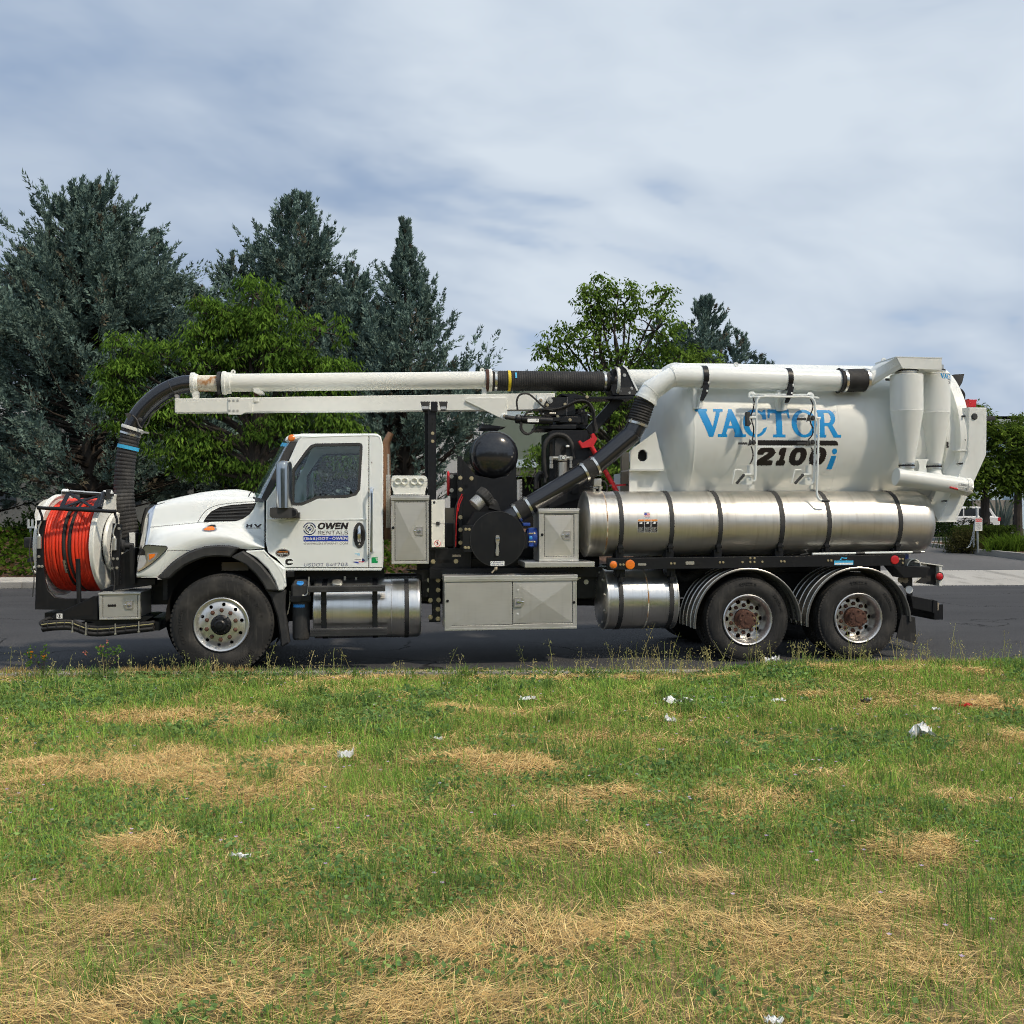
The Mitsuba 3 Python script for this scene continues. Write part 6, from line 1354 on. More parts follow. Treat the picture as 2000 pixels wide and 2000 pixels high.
P('ear', prism(rounded(Polygon(pairs([2.958,3.232, 2.962,3.287, 2.985,3.307, 3.02,3.308, 3.051,3.283, 3.046,3.233])), .006), .16, .172, .002), 'white_paint', parent=LA)
P('ear', prism(rounded(Polygon(pairs([3.713,3.282, 3.732,3.307, 3.763,3.31, 3.802,3.286, 3.809,3.241, 3.781,3.241])), .006), .16, .172, .002), 'white_paint', parent=LA)
P('peg', cat(cyl(vl([2.966,3.232], .14), vl([3.029,3.23], .14), .012, n=10), cyl(vl([3.801,3.23], .14), vl([3.86,3.234], .14), .012, n=10)), 'white_paint', parent=LA)
P('rung_stub', cat(*[cyl(vl(u), vl(v), .014, n=10) for u, v in (([2.945,2.979], [3.025,2.982]), ([2.949,2.656], [3.03,2.648]), ([3.719,2.972], [3.8,2.972]), ([3.718,2.665], [3.799,2.661]))]), 'white_paint', parent=LA)
P('step_pad', prism(pairs([2.897,3.043, 2.943,3.048, 2.951,3.002, 2.926,2.963, 2.958,2.903, 2.937,2.872, 2.897,2.878]), .06, .12, .004), 'black_plastic', parent=LA)
for u in (([3.545,2.978], [3.659,2.949], [3.739,2.975]), ([2.796,2.672], [2.91,2.646], [2.982,2.671]), ([3.545,2.679], [3.658,2.654], [3.738,2.675])):
    P('catch', cat(bar(vl([u[0][0], (u[0][1] + u[1][1]) / 2], .07), vl([u[1][0], (u[0][1] + u[1][1]) / 2], .07), .022, u[0][1] - u[1][1]), lathe([(0, .0), (0, .035), (.03, .03), (.03, 0)], vl(u[2], .06), (0, 1, 0), 12), lathe([(0, .022), (.02, .018), (.02, 0)], vl(u[2], .045), (0, -1, 0), 8), hull([vl([u[1][0], u[2][1] - .045], .07), vl([u[1][0] + .03, u[2][1] + .05], .07), vl([u[2][0], u[2][1] - .02], .07), vl([u[1][0] + .03, u[2][1]], .1)])), 'black_plastic', parent=LA)
    P('catch_spring', lathe([(0, .03), (.012, .036), (.024, .03)], vl(u[2], .055), (0, 1, 0), 12), 'zinc', parent=LA)
for pts in ([3.012,3.229, 3.023,3.162, 3.008,3.074, 2.985,3.012, 2.996,2.929, 3.015,2.863, 3.013,2.774, 2.999,2.708], [2.983,2.63, 3.006,2.553, 3,2.475, 2.968,2.409], [3.75,3.215, 3.781,3.148, 3.767,3.07, 3.743,3.014, 3.749,2.924, 3.778,2.858, 3.772,2.779, 3.719,2.712], [3.754,2.634, 3.775,2.556, 3.767,2.478, 3.732,2.413]):
    P('rubber_guard', tube(spl(pl(pts, .14), 6), .008, 6), 'hose_rubber', parent=LA)
for dx in (0, 1):
    pt_ = [[2.949,2.394, 3.024,2.411, 3.024,2.278, 2.949,2.294], [3.705,2.396, 3.775,2.413, 3.775,2.279, 3.704,2.296]][dx]
    P('mount_plate', prism(pairs(pt_), .17, .19, .003), 'tank_paint', parent=LA)
    hp2 = [[2.76,2.167, 2.795,2.328, 2.818,2.343, 2.876,2.339, 2.901,2.317, 2.91,2.289, 2.818,2.16], [3.525,2.167, 3.567,2.33, 3.59,2.344, 3.649,2.341, 3.675,2.319, 3.684,2.291, 3.59,2.161]][dx]
    P('handle_loop', tube(spl(np.vstack([pl(hp2, .20)[:5], ]), 5), .008, 8), 'white_paint', parent=LA)
    P('lever_plate', prism(pairs([[2.859,2.19, 2.975,2.268, 3.027,2.223, 3.01,2.156, 2.871,2.154], [3.622,2.19, 3.739,2.269, 3.792,2.224, 3.778,2.157, 3.633,2.154]][dx]), .20, .21, .002), 'tank_paint', parent=LA)
    g0, g1 = [[2.887,2.283], [3.644,2.284]][dx], [[2.789,2.17], [3.536,2.171]][dx]
    P('grip', cyl(vl(g0, .12), vl(g1, .12), .0175, n=14, bevel=.004), 'black_plastic', parent=LA)
    P('grip_bar', cat(cyl(vl(g0, .12), vl([g0[0] + .09, g0[1]], .14), .012, n=10), dome(vl([g0[0] + .085, g0[1] - .06], .15), .018, .012)), 'white_paint', parent=LA)
    P('foot', box(*[[2.956,3.397], [3.73,3.407]][dx][:1], [[3.02,3.398], [3.779,3.407]][dx][0], .13, .16, [2.161,2.105][1], [2.161,2.154][1], .002), 'cream_paint', parent=LA)
P('hinged_rail', cat(tube(spl([vl([3.817,2.983], .06), vl([3.819,2.841], .06), vl([3.811,2.619], .06), vl([3.801,2.286], .06), vl([3.793,2.086], .06), vl([3.798,2.008], .05), vl([3.826,1.964], .03), vl([3.872,1.955], .02)], 6), .0135, 10), cyl(vl([3.794,2.976], .06), vl([3.843,2.977], .06), .014, n=10)), 'white_paint', parent=LA)
P('rail_grip', cyl(vl([3.837,1.954], .02), vl([3.935,1.955], .02), .0145, n=12), 'black_plastic', parent=LA)

# ---------------------------------------------------------------- crane pedestal, slew head and boom
by = 1.10
def vb(u, y=by): return np.array([u[0], y, u[1]])
PED = P('crane_pedestal', cat(prism(pairs([0.582,2.847, 0.628,2.87, 1.073,2.873, 1.114,2.774, 1.151,2.266, 1.12,2.042, 0.574,1.861]), .85, 1.5, .006), prism(pairs([1.119,2.915, 1.477,3.305, 1.643,3.307, 1.204,2.816]), 1.15, 1.25, .004), prism(pairs([0.865,2.627, 1.199,2.651, 1.199,2.518, 0.987,2.416, 0.945,2.062, 0.863,2.062]), .8, .9)), 'black_paint', 'black crane pedestal between the fan and the tank')
P('arch_panel', prism(rounded(Polygon(pairs([0.647,2.264, 0.652,2.729, 0.674,2.769, 0.731,2.785, 0.787,2.77, 0.833,2.709, 0.874,2.608, 0.888,2.265])), .004), .835, .85, .003), 'black_plastic', parent=PED)
P('opening', cat(sheet(rounded(Polygon(pairs([0.723,2.618, 0.74,2.668, 0.787,2.671, 0.799,2.638, 0.797,2.578, 0.766,2.552, 0.73,2.572])), .004), lambda x, z: x * 0 + .832), sheet(Polygon(pairs([0.589,2.709, 0.63,2.724, 0.624,2.537, 0.588,2.537])), lambda x, z: x * 0 + .845)), 'dark_void', parent=PED)
P('pipe_guard', tube(spl(pl([0.537,2.264, 0.512,2.435, 0.507,2.616, 0.543,2.727, 0.62,2.797, 0.712,2.81, 0.794,2.783, 0.855,2.708, 0.88,2.617, 0.89,2.506], .8), 8), .035 * .8, 12), 'hose_rubber', parent=PED)
P('hydraulic_hose', cat(tube(spl(pl([0.518,2.203, 0.534,2.434, 0.504,2.464], .8), 6), .018, 10), tube(spl(pl([0.414,2.125, 0.419,2.236, 0.45,2.307, 0.512,2.328], .9), 6), .027, 10), tube(spl(pl([0.439,2.125, 0.45,2.226, 0.491,2.277, 0.532,2.287], .95), 6), .022, 10)), 'worn_hose', parent=PED)
P('cable_clip', cat(box(*[0.788,3.774][:1], [0.829,3.775][0], .77, .8, [-0.031,2.65][1], [-0.031,2.677][1], .004)), 'white_print', parent=PED)
flt = [0.735,2.383]
FL = P('hydraulic_filter', cat(cyl((flt[0], .76, [-0.036,2.271][1]), (flt[0], .76, [-0.035,2.46][1]), .060, n=28, bevel=.006), lathe([(0, .063), (.02, .066), (.045, .05), (.06, .05), (.07, .0)], (flt[0], .76, [-0.035,2.47][1]), (0, 0, 1), 28), cyl(([0.574,3.766][0], .76, [-0.035,2.51][1]), ([0.864,3.771][0], .76, [-0.035,2.51][1]), .022, n=12), box(flt[0] - .045, flt[0] + .045, .71, .80, [-0.035,2.47][1], [-0.035,2.545][1], .01)), 'zinc', 'silver hydraulic filter with a small gauge')
for c, zz in ((622, ((1235, 1280, .026), (1285, 1325, .022), (1330, 1385, .026))), (868, ((1235, 1280, .022), (1285, 1320, .016), (1325, 1380, .019)))):
    xx = [0.592,2.462][0] if c == 622 else [0.843,2.463][0]
    zq = lambda v: [0.593,2.528][1] - (v - 1235) / (6.44 * 157)
    P('fitting', cat(*[cyl((xx, .75, zq(b)), (xx, .75, zq(a)), r * 1.0, n=6) for a, b, r in zz]), 'zinc', parent=FL)
gg = [0.739,2.512]
P('gauge', lathe([(0, .026), (.02, .026), (.022, .022), (.018, .021), (.018, 0)], (gg[0], .705, gg[1]), (0, -1, 0), 24), 'black_plastic', parent=FL)
P('gauge_face', lathe([(0, .0205), (.001, 0)], (gg[0], .686, gg[1]), (0, -1, 0), 24), 'white_print', parent=FL)
P('gauge_needle', bar((gg[0] - .01, .684, gg[1] - .006), (gg[0] + .01, .684, gg[1] + .008), .004), 'green_print', parent=FL)
SH = P('slew_head', cat(lathe([(0, .24), (.02, .25), (.05, .25), (.06, .22), (.10, .22)], (*[0.868,2.915][:1], 1.15, [0.868,2.907][1]), (0, 0, 1), 36), box([0.447,3.779][0], [0.939,3.787][0], .88, 1.5, [-0.023,2.89][1], [-0.023,2.933][1], .004),
   hull(np.vstack([pl([0.522,3.124, 0.548,3.226, 0.589,3.291, 0.646,3.298, 0.92,3.303, 0.933,3.066, 0.645,3.064], y) for y in (.92, 1.34)])), box([0.691,3.791][0], [1.052,3.797][0], .9, 1.4, [-0.017,2.968][1], [-0.017,3.053][1], .01), prism(pairs([0.748,3.346, 0.925,3.351, 1.081,3.314, 1.701,3.326, 1.701,3.293, 0.924,3.282, 0.779,3.326]), .95, 1.3, .004),
   prism(pairs([0.637,3.034, 0.735,3.035, 0.735,2.989, 0.637,2.978]), .86, .95, .006), cyl(([0.969,3.795][0], .95, [-0.017,2.963][1]), ([0.969,3.795][0], .95, [-0.017,3.084][1]), .05, n=12), cyl(([1.032,3.796][0], .92, [-0.017,2.973][1]), ([1.032,3.796][0], .92, [-0.017,3.058][1]), .035, n=12), lathe([(0, .1), (.16, .1), (.18, .07), (.22, .06)], ([1.03,3.812][0], 1.1, [-0.006,2.951][1]), (0, 0, 1), 14)), 'black_paint', 'black slewing head of the boom', smooth=25)
P('pivot_pin', cat(*[lathe([(0, .038), (.012, .036), (.012, .022), (.03, .018), (.03, 0)], v3(u, .92), (0, -1, 0), 20) for u in ([0.604,3.252],)]), 'zinc', parent=SH)
P('bolt', bolts([1.085,3.303, 0.641,3.007, 0.861,3.007, 0.702,3.049, 0.569,3.193, 0.798,3.205], .90, .016, .014), 'brass_bolt', parent=SH, stuff=True)
P('seam', bar(v3([0.829,3.297], .917), v3([0.824,3.063], .917), .004), 'gray_print', parent=SH)
c0, c1 = v3([0.222,3.002], .84), v3([0.629,2.986], .84)
CYL = P('lift_cylinder', cat(cyl(c0, c1, .052, n=28, bevel=.006), cyl(c0 + [-.07, 0, .006], c0, .056, n=24, bevel=.006)), 'black_paint', 'black lift cylinder of the boom')
P('rod', cyl(v3([0.02,3.031], .84), c0, .028, n=16), 'black_plastic', parent=CYL)
P('label', sheet(sbox(*[0.297,2.964], *[0.442,3.006]), lambda x, z: x * 0 + .784), 'white_print', parent=CYL)
P('label_code', sheet(sbox(*[0.406,2.983], *[0.432,2.999]), lambda x, z: x * 0 + .7825), 'gray_print', parent=CYL)
P('fitting', cat(*[cyl(v3(u, .80), v3(v, .80), .012, n=8) for u, v in (([0.186,3.005], [0.186,3.066]), ([0.275,3.061], [0.377,3.075]), ([0.58,3.079], [0.662,3.078]), ([0.448,3.063], [0.448,3.078]), ([0.501,3.063], [0.501,3.078]))]), 'zinc', parent=CYL)
for pts, y in (([0.172,3.116, 0.164,3.226, 0.19,3.296, 0.251,3.324, 0.327,3.313, 0.408,3.248, 0.499,3.164, 0.58,3.138, 0.703,3.143, 0.826,3.192, 0.918,3.234, 1.021,3.245, 1.103,3.205, 1.159,3.095, 1.159,2.953, 1.174,2.872], .80),
               ([0.502,3.08, 0.686,3.122, 0.819,3.174, 0.911,3.226, 1.045,3.237, 1.127,3.167, 1.168,3.036, 1.183,2.863], .82), ([0.413,3.112, 0.607,3.119, 0.771,3.146, 0.925,3.223, 1.039,3.229, 1.121,3.159, 1.157,3.038, 1.198,2.855], .84),
               ([0.211,2.964, 0.206,2.883, 0.241,2.829, 0.292,2.809, 0.353,2.834, 0.381,2.885, 0.383,2.925], .78), ([0.226,2.956, 0.224,2.885, 0.264,2.835, 0.32,2.821, 0.371,2.866, 0.391,2.917], .80), ([0.264,3.045, 0.284,3.075, 0.365,3.116, 0.497,3.128, 0.619,3.114], .79),
               ([0.988,3.123, 1.061,3.185, 1.123,3.196], .9), ([0.967,3.082, 1.05,3.103, 1.112,3.094, 1.154,3.064], .9), ([1.15,3.138, 1.16,3.016, 1.149,2.935, 1.201,2.844], .86)):
    P('hydraulic_hose', tube(spl(pl(pts, y), 8), .012, 8), 'hose_rubber', parent=SH)
P('cable_boot', lathe([(0, .035), (.1, .03), (.12, .02)], v3([1.185,2.834], .84), (-.1, 0, 1), 14), 'hose_rubber', parent=SH)
P('red_prop', cat(prism(pairs([0.933,2.714, 0.954,2.73, 0.991,2.7, 1.104,2.765, 1.1,2.808, 1.13,2.825, 1.176,2.753, 1.14,2.685, 1.122,2.65, 0.981,2.634]), .70, .76, .003), cyl(v3([1.082,2.694], .73), v3([1.445,2.06], .73), .031, n=18), bar(v3([1.32,2.158], .70), v3([1.541,2.171], .70), .022)), 'red_paint', 'red folding prop leaning behind the air pipe')
P('prop_tip', cat(cyl(v3([1.541,2.171], .70), v3([1.57,2.172], .70), .014, n=10), cyl(v3([1.315,2.155], .66), v3([1.351,2.162], .66), .014, n=8)), 'black_plastic', parent=K + '__red_prop')

# boom: box beam below, suction pipe above
t0, t1 = vb([-3.397,3.452]), vb([-0.193,3.527])
BR = .112
BO = P('boom', cat(tube([t0, t1], BR, 44)), 'cream_paint', 'long white suction boom with its box beam', smooth=30)
bz = [-4.057,3.241] + [-4.058,3.068] + [0.689,3.363] + [0.689,3.148]
P('beam', prism([(bz[0], bz[3]), (bz[4], bz[7] - .0), (bz[4], bz[5]), (bz[0], bz[1])], 1.02, 1.18, .006), 'cream_paint', parent=BO)
P('beam_end', prism([(bz[0] - .002, bz[3] + .01), (bz[0] + .02, bz[3] + .01), (bz[0] + .02, bz[1] - .01), (bz[0] - .002, bz[1] - .01)], 1.03, 1.17), 'tank_paint', parent=BO)
jp = rounded(Polygon(pairs([-3.414,3.264, -3.276,3.265, -3.25,3.248, -3.118,3.249, -3.118,3.077, -3.198,3.077, -3.26,3.047, -3.414,3.047])), .004)
JP = P('joint_plate', prism(jp, 1.0, 1.03, .003), 'cream_paint', parent=BO)
P('joint_bolt', bolts([-3.397,3.093, -3.347,3.093, -3.298,3.094, -3.396,3.219, -3.347,3.22, -3.298,3.22], .999, .012, .008), 'zinc', parent=BO, stuff=True)
P('joint_boss', lathe([(0, .034), (.004, .034), (.004, .028), (.001, .027), (.001, 0)], v3([-3.183,3.158], 1.0), (0, -1, 0), 24), 'cream_paint', parent=BO)
fl_ = vb([-3.464,3.448])
P('flange', lathe([(-.06, .118), (-.06, .142), (-.045, .148), (-.02, .148), (-.012, .134), (.04, .132), (.05, .115)], fl_ + [.03, 0, 0], (1, 0, 0), 48), 'cream_paint', parent=BO)
P('flange_ring', lathe([(-.02, .10), (-.02, .140), (.02, .140), (.02, .10)], fl_ + [-.065, 0, .0], (1, 0, 0), 48), 'black_plastic', parent=BO)
P('lifting_lug', lathe([(-.006, .01), (-.006, .03), (.006, .03), (.006, .01)], fl_ + [.10, 0, .14], (0, 1, 0), 14), 'cream_paint', parent=BO)
s0, s1 = vb([-3.873,3.442]), vb([-3.547,3.443])
P('swivel_pipe', cyl(s0, s1, .101, n=44), 'rusty_white', 'rust-streaked pipe joint of the boom', parent=BO)
P('swivel_flange', lathe([(-.03, .105), (-.03, .128), (.0, .132), (.012, .132), (.02, .122), (.06, .108)], s0 + [.03, 0, 0], (1, 0, 0), 44), 'cream_paint', parent=BO)
P('swivel_stand', prism(pairs([-3.86,3.346, -3.776,3.332, -3.785,3.242, -3.843,3.242]), 1.04, 1.16), 'cream_paint', parent=BO)
P('pipe_saddle', cat(prism(pairs([-3.109,3.376, -3.047,3.377, -3.02,3.35, -2.994,3.341, -2.997,3.314, -3.061,3.309, -3.109,3.331]), 1.0, 1.2, .003), prism(pairs([-3.1,3.262, -3.047,3.263, -3.044,3.212, -3.104,3.211]), 1.0, 1.02)), 'cream_paint', parent=BO)
P('saddle_pad', cat(cyl(v3([-3.085,3.292], 1.1), v3([-3.085,3.337], 1.1), .03, n=10), cyl(v3([-3.089,3.264], 1.1), v3([-3.085,3.282], 1.1), .015, n=8)), 'rust', parent=BO)
P('web', prism(rounded(Polygon(pairs([-0.461,3.273, -0.427,3.284, 0.049,3.292, 0.062,3.274, 0.065,3.07, 0.056,3.024, 0.022,3.014, -0.02,3.03, -0.47,3.246])), .004), .99, 1.02, .003), 'cream_paint', parent=BO)
for u in ([0.027,3.053], [0.493,3.261]):
    P('pivot_boss', lathe([(0, .045), (.02, .043), (.022, .03), (.03, .026), (.03, 0)], v3(u, .99), (0, -1, 0), 24), 'white_paint', parent=BO)
    P('pivot_bolt', lathe([(0, .024), (.014, .022), (.014, .01), (.024, .01), (.024, 0)], v3(u, .962), (0, -1, 0), 12), 'beige_plastic', parent=BO)
P('beam_tail', prism(pairs([0.449,3.346, 0.507,3.349, 0.675,3.352, 0.675,3.306, 0.586,3.288, 0.535,3.149, 0.449,3.136]), 1.005, 1.02, .002), 'cream_paint', parent=BO)
P('rear_stand', prism(pairs([-0.249,3.432, -0.239,3.452, -0.196,3.453, -0.196,3.334, -0.249,3.338]), 1.04, 1.16, .003), 'cream_paint', parent=BO)
P('lifting_lug', lathe([(-.006, .01), (-.006, .03), (.006, .03), (.006, .01)], v3([-0.246,3.655], 1.1), (0, 1, 0), 14), 'cream_paint', parent=BO)
# elbow and hanging hose
el = [-3.873,3.437, -3.996,3.419, -4.118,3.374, -4.232,3.311, -4.336,3.229, -4.432,3.133, -4.502,3.039, -4.554,2.939, -4.58,2.88]
ELB = P('boom_elbow', cat(tube(spl(pl(el, 1.1), 5), .108, 40)), 'gloss_black', 'black curved elbow at the front end of the boom', smooth=40)
P('seam', lathe([(-.006, .108), (0, .113), (.006, .108)], vb([-4.104,3.38]), (-.85, 0, -.42), 40), 'black_plastic', parent=ELB)
P('ear', cat(hull([v3([-4.641,3.054], 1.0), v3([-4.581,3.055], 1.0), v3([-4.538,2.975], 1.02), v3([-4.598,2.957], 1.0), v3([-4.657,3.064], 1.15), v3([-4.563,2.984], 1.15)]), tube(spl(pl([-4.55,3.026, -4.499,2.973, -4.473,2.902, -4.439,2.867], .985), 5), .012, 6), dome(v3([-4.459,2.97], .985), .03, .015)), 'black_plastic', parent=ELB)
P('cable', tube(spl(pl([-4.056,3.236, -4.167,3.166, -4.271,3.085, -4.34,3.012, -4.366,2.941, -4.409,2.878], 1.0), 6), .008, 6), 'worn_hose', parent=ELB)
P('bracket', prism(pairs([-4.09,3.325, -4.021,3.29, -4.021,3.236, -4.042,3.236]), 1.05, 1.15), 'gray_print', parent=ELB)
hp_ = spl(pl([-4.584,2.872, -4.606,2.768, -4.633,2.642, -4.659,2.48, -4.673,2.319, -4.679,2.175, -4.682,2.203, -4.679,2.047, -4.668,1.909, -4.649,1.772, -4.627,1.635, -4.61,1.537], 1.1), 5)
HH = P('suction_hose', ribbed(hp_, .116, .046, .011, 40), 'worn_hose', 'ribbed black suction hose hanging behind the reel', smooth=30)
P('hose_clamp', lathe([(-.02, .115), (-.02, .128), (.0, .132), (.02, .128), (.02, .115)], vb([-4.582,2.876]), (-.3, 0, -.95), 40), 'cream_paint', parent=HH)
P('hose_clamp', lathe([(-.012, .115), (-.012, .127), (.012, .127), (.012, .115)], vb([-4.601,2.8]), (-.3, 0, -.95), 40), 'clamp_steel', parent=HH)
P('clamp_lever', cat(bar(v3([-4.46,2.828], .985), v3([-4.357,2.811], .985), .022), bar(v3([-4.448,2.796], .985), v3([-4.405,2.823], .985), .016)), 'zinc', parent=HH)
P('tape', lathe([(-.022, .12), (-.022, .129), (.022, .129), (.022, .12)], vb([-4.629,2.638]), (-.22, 0, -.97), 40), 'sky_print', 'pale blue tape band on the hose', parent=HH)
# black hose from the boom to the tank
b0, b1 = vb([-0.119,3.521]), vb([1.408,3.532])
BH = P('boom_hose', ribbed([b0, b1], .128, .03, .006, 40), 'hose_rubber', 'black rubber hose joining the boom to the tank', smooth=30)
P('coupling', cat(lathe([(-.04, .11), (-.04, .136), (-.02, .142), (.0, .142), (.02, .136), (.02, .11)], vb([-0.164,3.525]), (1, 0, 0), 40), lathe([(-.05, .10), (-.05, .125), (.05, .125), (.05, .1)], vb([-0.127,3.523]), (1, 0, 0), 40)), 'rust', parent=BH)
P('coupling_ring', lathe([(-.02, .12), (-.02, .146), (.0, .150), (.02, .146), (.02, .12)], vb([-0.146,3.523]), (1, 0, 0), 40), 'cream_paint', parent=BH)
P('hose_clamp', clamp(vb([-0.076,3.524]), (1, 0, 0), .130, .03), 'clamp_steel', parent=BH)
P('yellow_stripe', lathe([(-.018, .12), (-.018, .1345), (.018, .1345), (.018, .12)], vb([0.099,3.523]), (1, 0, 0), 40), 'yellow_print', 'yellow band on the black boom hose', parent=BH)
P('hose_clamp', clamp(vb([1.349,3.529]), (1, 0, 0), .130, .03), 'clamp_steel', parent=BH)
hb = [0.178,3.587]
P('blue_tag', sheet(sbox(hb[0] - .012, hb[1] - .045, hb[0] + .012, hb[1] + .03), lambda x, z: 1.1 - np.sqrt(np.maximum(.1365 ** 2 - (z - vb([0.193,3.524])[2]) ** 2, 1e-5)), .02), 'sky_print', parent=BH)
TA = P('tank_inlet', cat(cyl(vb([1.402,3.532]), vb([1.503,3.533]), .112, n=40), prism(rounded(Polygon(pairs([1.438,3.674, 1.491,3.705, 1.586,3.727, 1.633,3.687, 1.773,3.404, 1.754,3.345, 1.712,3.324, 1.448,3.339, 1.417,3.405])), .01), 1.0, 1.3, .006)), 'black_paint', 'black triangular inlet plate above the crane')
P('inlet_edge', cat(bar(v3([1.584,3.724], .995), v3([1.631,3.687], .995), .02), bar(v3([1.631,3.687], .995), v3([1.769,3.403], .995), .02)), 'white_paint', parent=TA)
P('coupling_ring', lathe([(-.018, .13), (-.018, .166), (.0, .170), (.018, .166), (.018, .13)], vb([1.509,3.53], 1.0), (1, -.10, 0), 44), 'cream_paint', parent=TA)
P('latch', cat(bar(v3([1.471,3.698], .92), v3([1.502,3.58], .92), .02), bar(v3([1.511,3.657], .92), v3([1.495,3.58], .92), .014)), 'zinc', parent=TA)
P('bolt', bolts([1.548,3.391, 1.664,3.375, 1.599,3.601, 1.694,3.429, 1.528,3.665], .997, .018, .012), 'zinc', parent=TA, stuff=True)
P('inlet_plate', prism(pairs([1.52,3.438, 1.744,3.442, 1.754,3.345, 1.524,3.34]), .985, 1.0, .002), 'black_plastic', parent=TA)
P('inlet_pipe', cyl(vb([1.677,3.56], 1.25), vb([2.632,3.578], 1.25), .150, n=40), 'tank_paint', parent=TA)

# ---------------------------------------------------------------- rear end
RE = P('rear_bumper', cat(prism(pairs([5.17,0.747, 5.467,0.685, 5.467,0.527, 5.196,0.587]), .34, .46, .004), hull([v3([5.467,0.689], .33), v3([5.527,0.674], .33), v3([5.527,0.524], .33), v3([5.458,0.525], .33), v3([5.467,0.689], .5), v3([5.527,0.674], .5), v3([5.527,0.524], .5), v3([5.458,0.525], .5)]), box(5.55, 5.67, .45, 2.1, .42, .62),
     prism(pairs([4.876,1.134, 5.367,1.118, 5.312,0.983, 5.009,0.982]), .22, .5, .006), prism(pairs([5.062,0.975, 5.224,0.981, 5.227,0.726, 5.17,0.744, 5.116,0.864, 5.08,0.898]), .40, .44, .003)), 'black_paint', 'black step and bumper beam at the tail')
P('bumper_stop', prism(pairs([5.556,0.649, 5.59,0.642, 5.581,0.555, 5.555,0.529]), .40, .6), 'beige_plastic', parent=RE)
P('rope', lathe([(-.02, .0), (-.02, .05), (.02, .05), (.02, 0)], v3([5.17,0.82], .395), (0, 1, 0), 14), 'white_print', parent=RE)
TL = P('tail_bracket', cat(prism(pairs([5.28,1.177, 5.663,1.122, 5.662,0.853, 5.297,0.897, 5.443,1.007, 5.48,1.106]), .50, .52, .002), prism(pairs([5.601,1.127, 5.643,1.127, 5.642,0.852, 5.6,0.861]), .42, .52, .003), bar(v3([5.262,1.177], .46), v3([5.652,1.119], .46), .1, .012)), 'cream_paint', 'cream tail lamp bracket behind the rear wheels')
P('bracket_web', sheet(Polygon(pairs([5.48,1.135, 5.656,1.111, 5.655,0.858, 5.316,0.902, 5.462,1.007])), lambda x, z: x * 0 + .498), 'exhaust' if False else 'black_plastic', parent=TL)
tl_ = [5.594,0.985]
P('lamp_ring', lathe([(0, .058), (.02, .058), (.02, .045)], (tl_[0], .42, tl_[1]), (0, -1, 0), 28), 'black_plastic', parent=TL)
P('tail_lamp', dome((tl_[0], .40, tl_[1]), .046, .022, n=28), 'red_lens', 'round red tail lamp', parent=TL)
P('tow_pipe', lathe([(-.3, .11), (0, .11), (.0, .098), (-.3, .098)], v3([5.249,1.106], .40), (.15, -1, 0), 32), 'cream_paint', parent=TL)
P('blue_bracket', cat(prism(pairs([5.172,1.27, 5.23,1.27, 5.229,1.18, 5.171,1.181]), .5, .6), prism(pairs([4.955,1.117, 5.09,1.099, 5.071,1.014, 4.963,1.049]), .24, .3)), 'blue_paint', parent=RE)
P('bolt', bolts([5.059,0.946, 5.127,0.94], .398, .03, .015), 'beige_plastic', parent=RE, stuff=True)

# ================================================================= THE STREET AND ITS SURROUNDINGS
def vcol(name, trans=0.0, rough=0.7):
    if trans:
        scene['mat_' + name] = {'type': 'principledthin', 'base_color': {'type': 'mesh_attribute', 'name': 'vertex_color'}, 'roughness': rough, 'diff_trans': trans}
    else:
        scene['mat_' + name] = {'type': 'twosided', 'bsdf': {'type': 'diffuse', 'reflectance': {'type': 'mesh_attribute', 'name': 'vertex_color'}}}
vcol('needles', 0.12, 0.7); vcol('leaves', 0.75, 0.45); vcol('blades', 0.5, 0.6); vcol('matte')

def asphalt_col(p, n, uv):
    f = noise(p.x * 60, p.y * 60); m = fbm(p.x * 0.6, p.y * 1.3, 2.0, 4); s = fbm(p.x * 0.25, p.y * 3.0, 5.0, 4)
    wx = (fbm(p.x * 0.9, p.y * 0.9, 4.0, 4) - 0.5) * 2.2; wy = (fbm(p.x * 0.9, p.y * 0.9, 9.0, 4) - 0.5) * 2.2
    a, b, r = voronoi((p.x + wx) * 0.16, (p.y + wy) * 0.30)
    crack = (1 - smoothstep(0.004, 0.020, b - a)) * smoothstep(0.30, 0.5, fbm(p.x * 0.4, p.y * 0.4, 7.0, 2))
    v = 0.034 + 0.018 * m + 0.010 * (s - 0.5) + 0.012 * (f - 0.5)
    v = v * (1 - 0.78 * crack) + 0.02 * smoothstep(23.3, 24.3, p.y) * m
    return mi.Color3f(v * 0.98, v * 0.99, v * 1.06)
def grain(p, n, uv): return fbm(p.x * 45, p.y * 45, p.z * 45, 2)
bumped('asphalt', {'type': 'principled', 'base_color': proc(asphalt_col), 'roughness': 0.82, 'specular': 0.35}, grain, 0.006)
def lot_col(p, n, uv):
    m = fbm(p.x * 0.5, p.y * 0.25, 2.0, 4); f = noise(p.x * 30, p.y * 30)
    v = 0.062 + 0.03 * m + 0.012 * (f - 0.5)
    return mi.Color3f(v, v * 0.99, v)
mat('lot', proc(lot_col), 0.85)
def conc_col(p, n, uv):
    m = fbm(p.x * 1.2, p.y * 1.2, p.z * 2, 5); f = noise(p.x * 50, p.y * 50, p.z * 50); st = smoothstep(0.55, 0.8, fbm(p.x * 3, p.y * 0.8, p.z, 3))
    v = 0.30 + 0.10 * (m - 0.5) + 0.05 * (f - 0.5) - 0.09 * st
    return mi.Color3f(v, v * 0.965, v * 0.89)
bumped('concrete', {'type': 'principled', 'base_color': proc(conc_col), 'roughness': 0.9}, grain, 0.004)
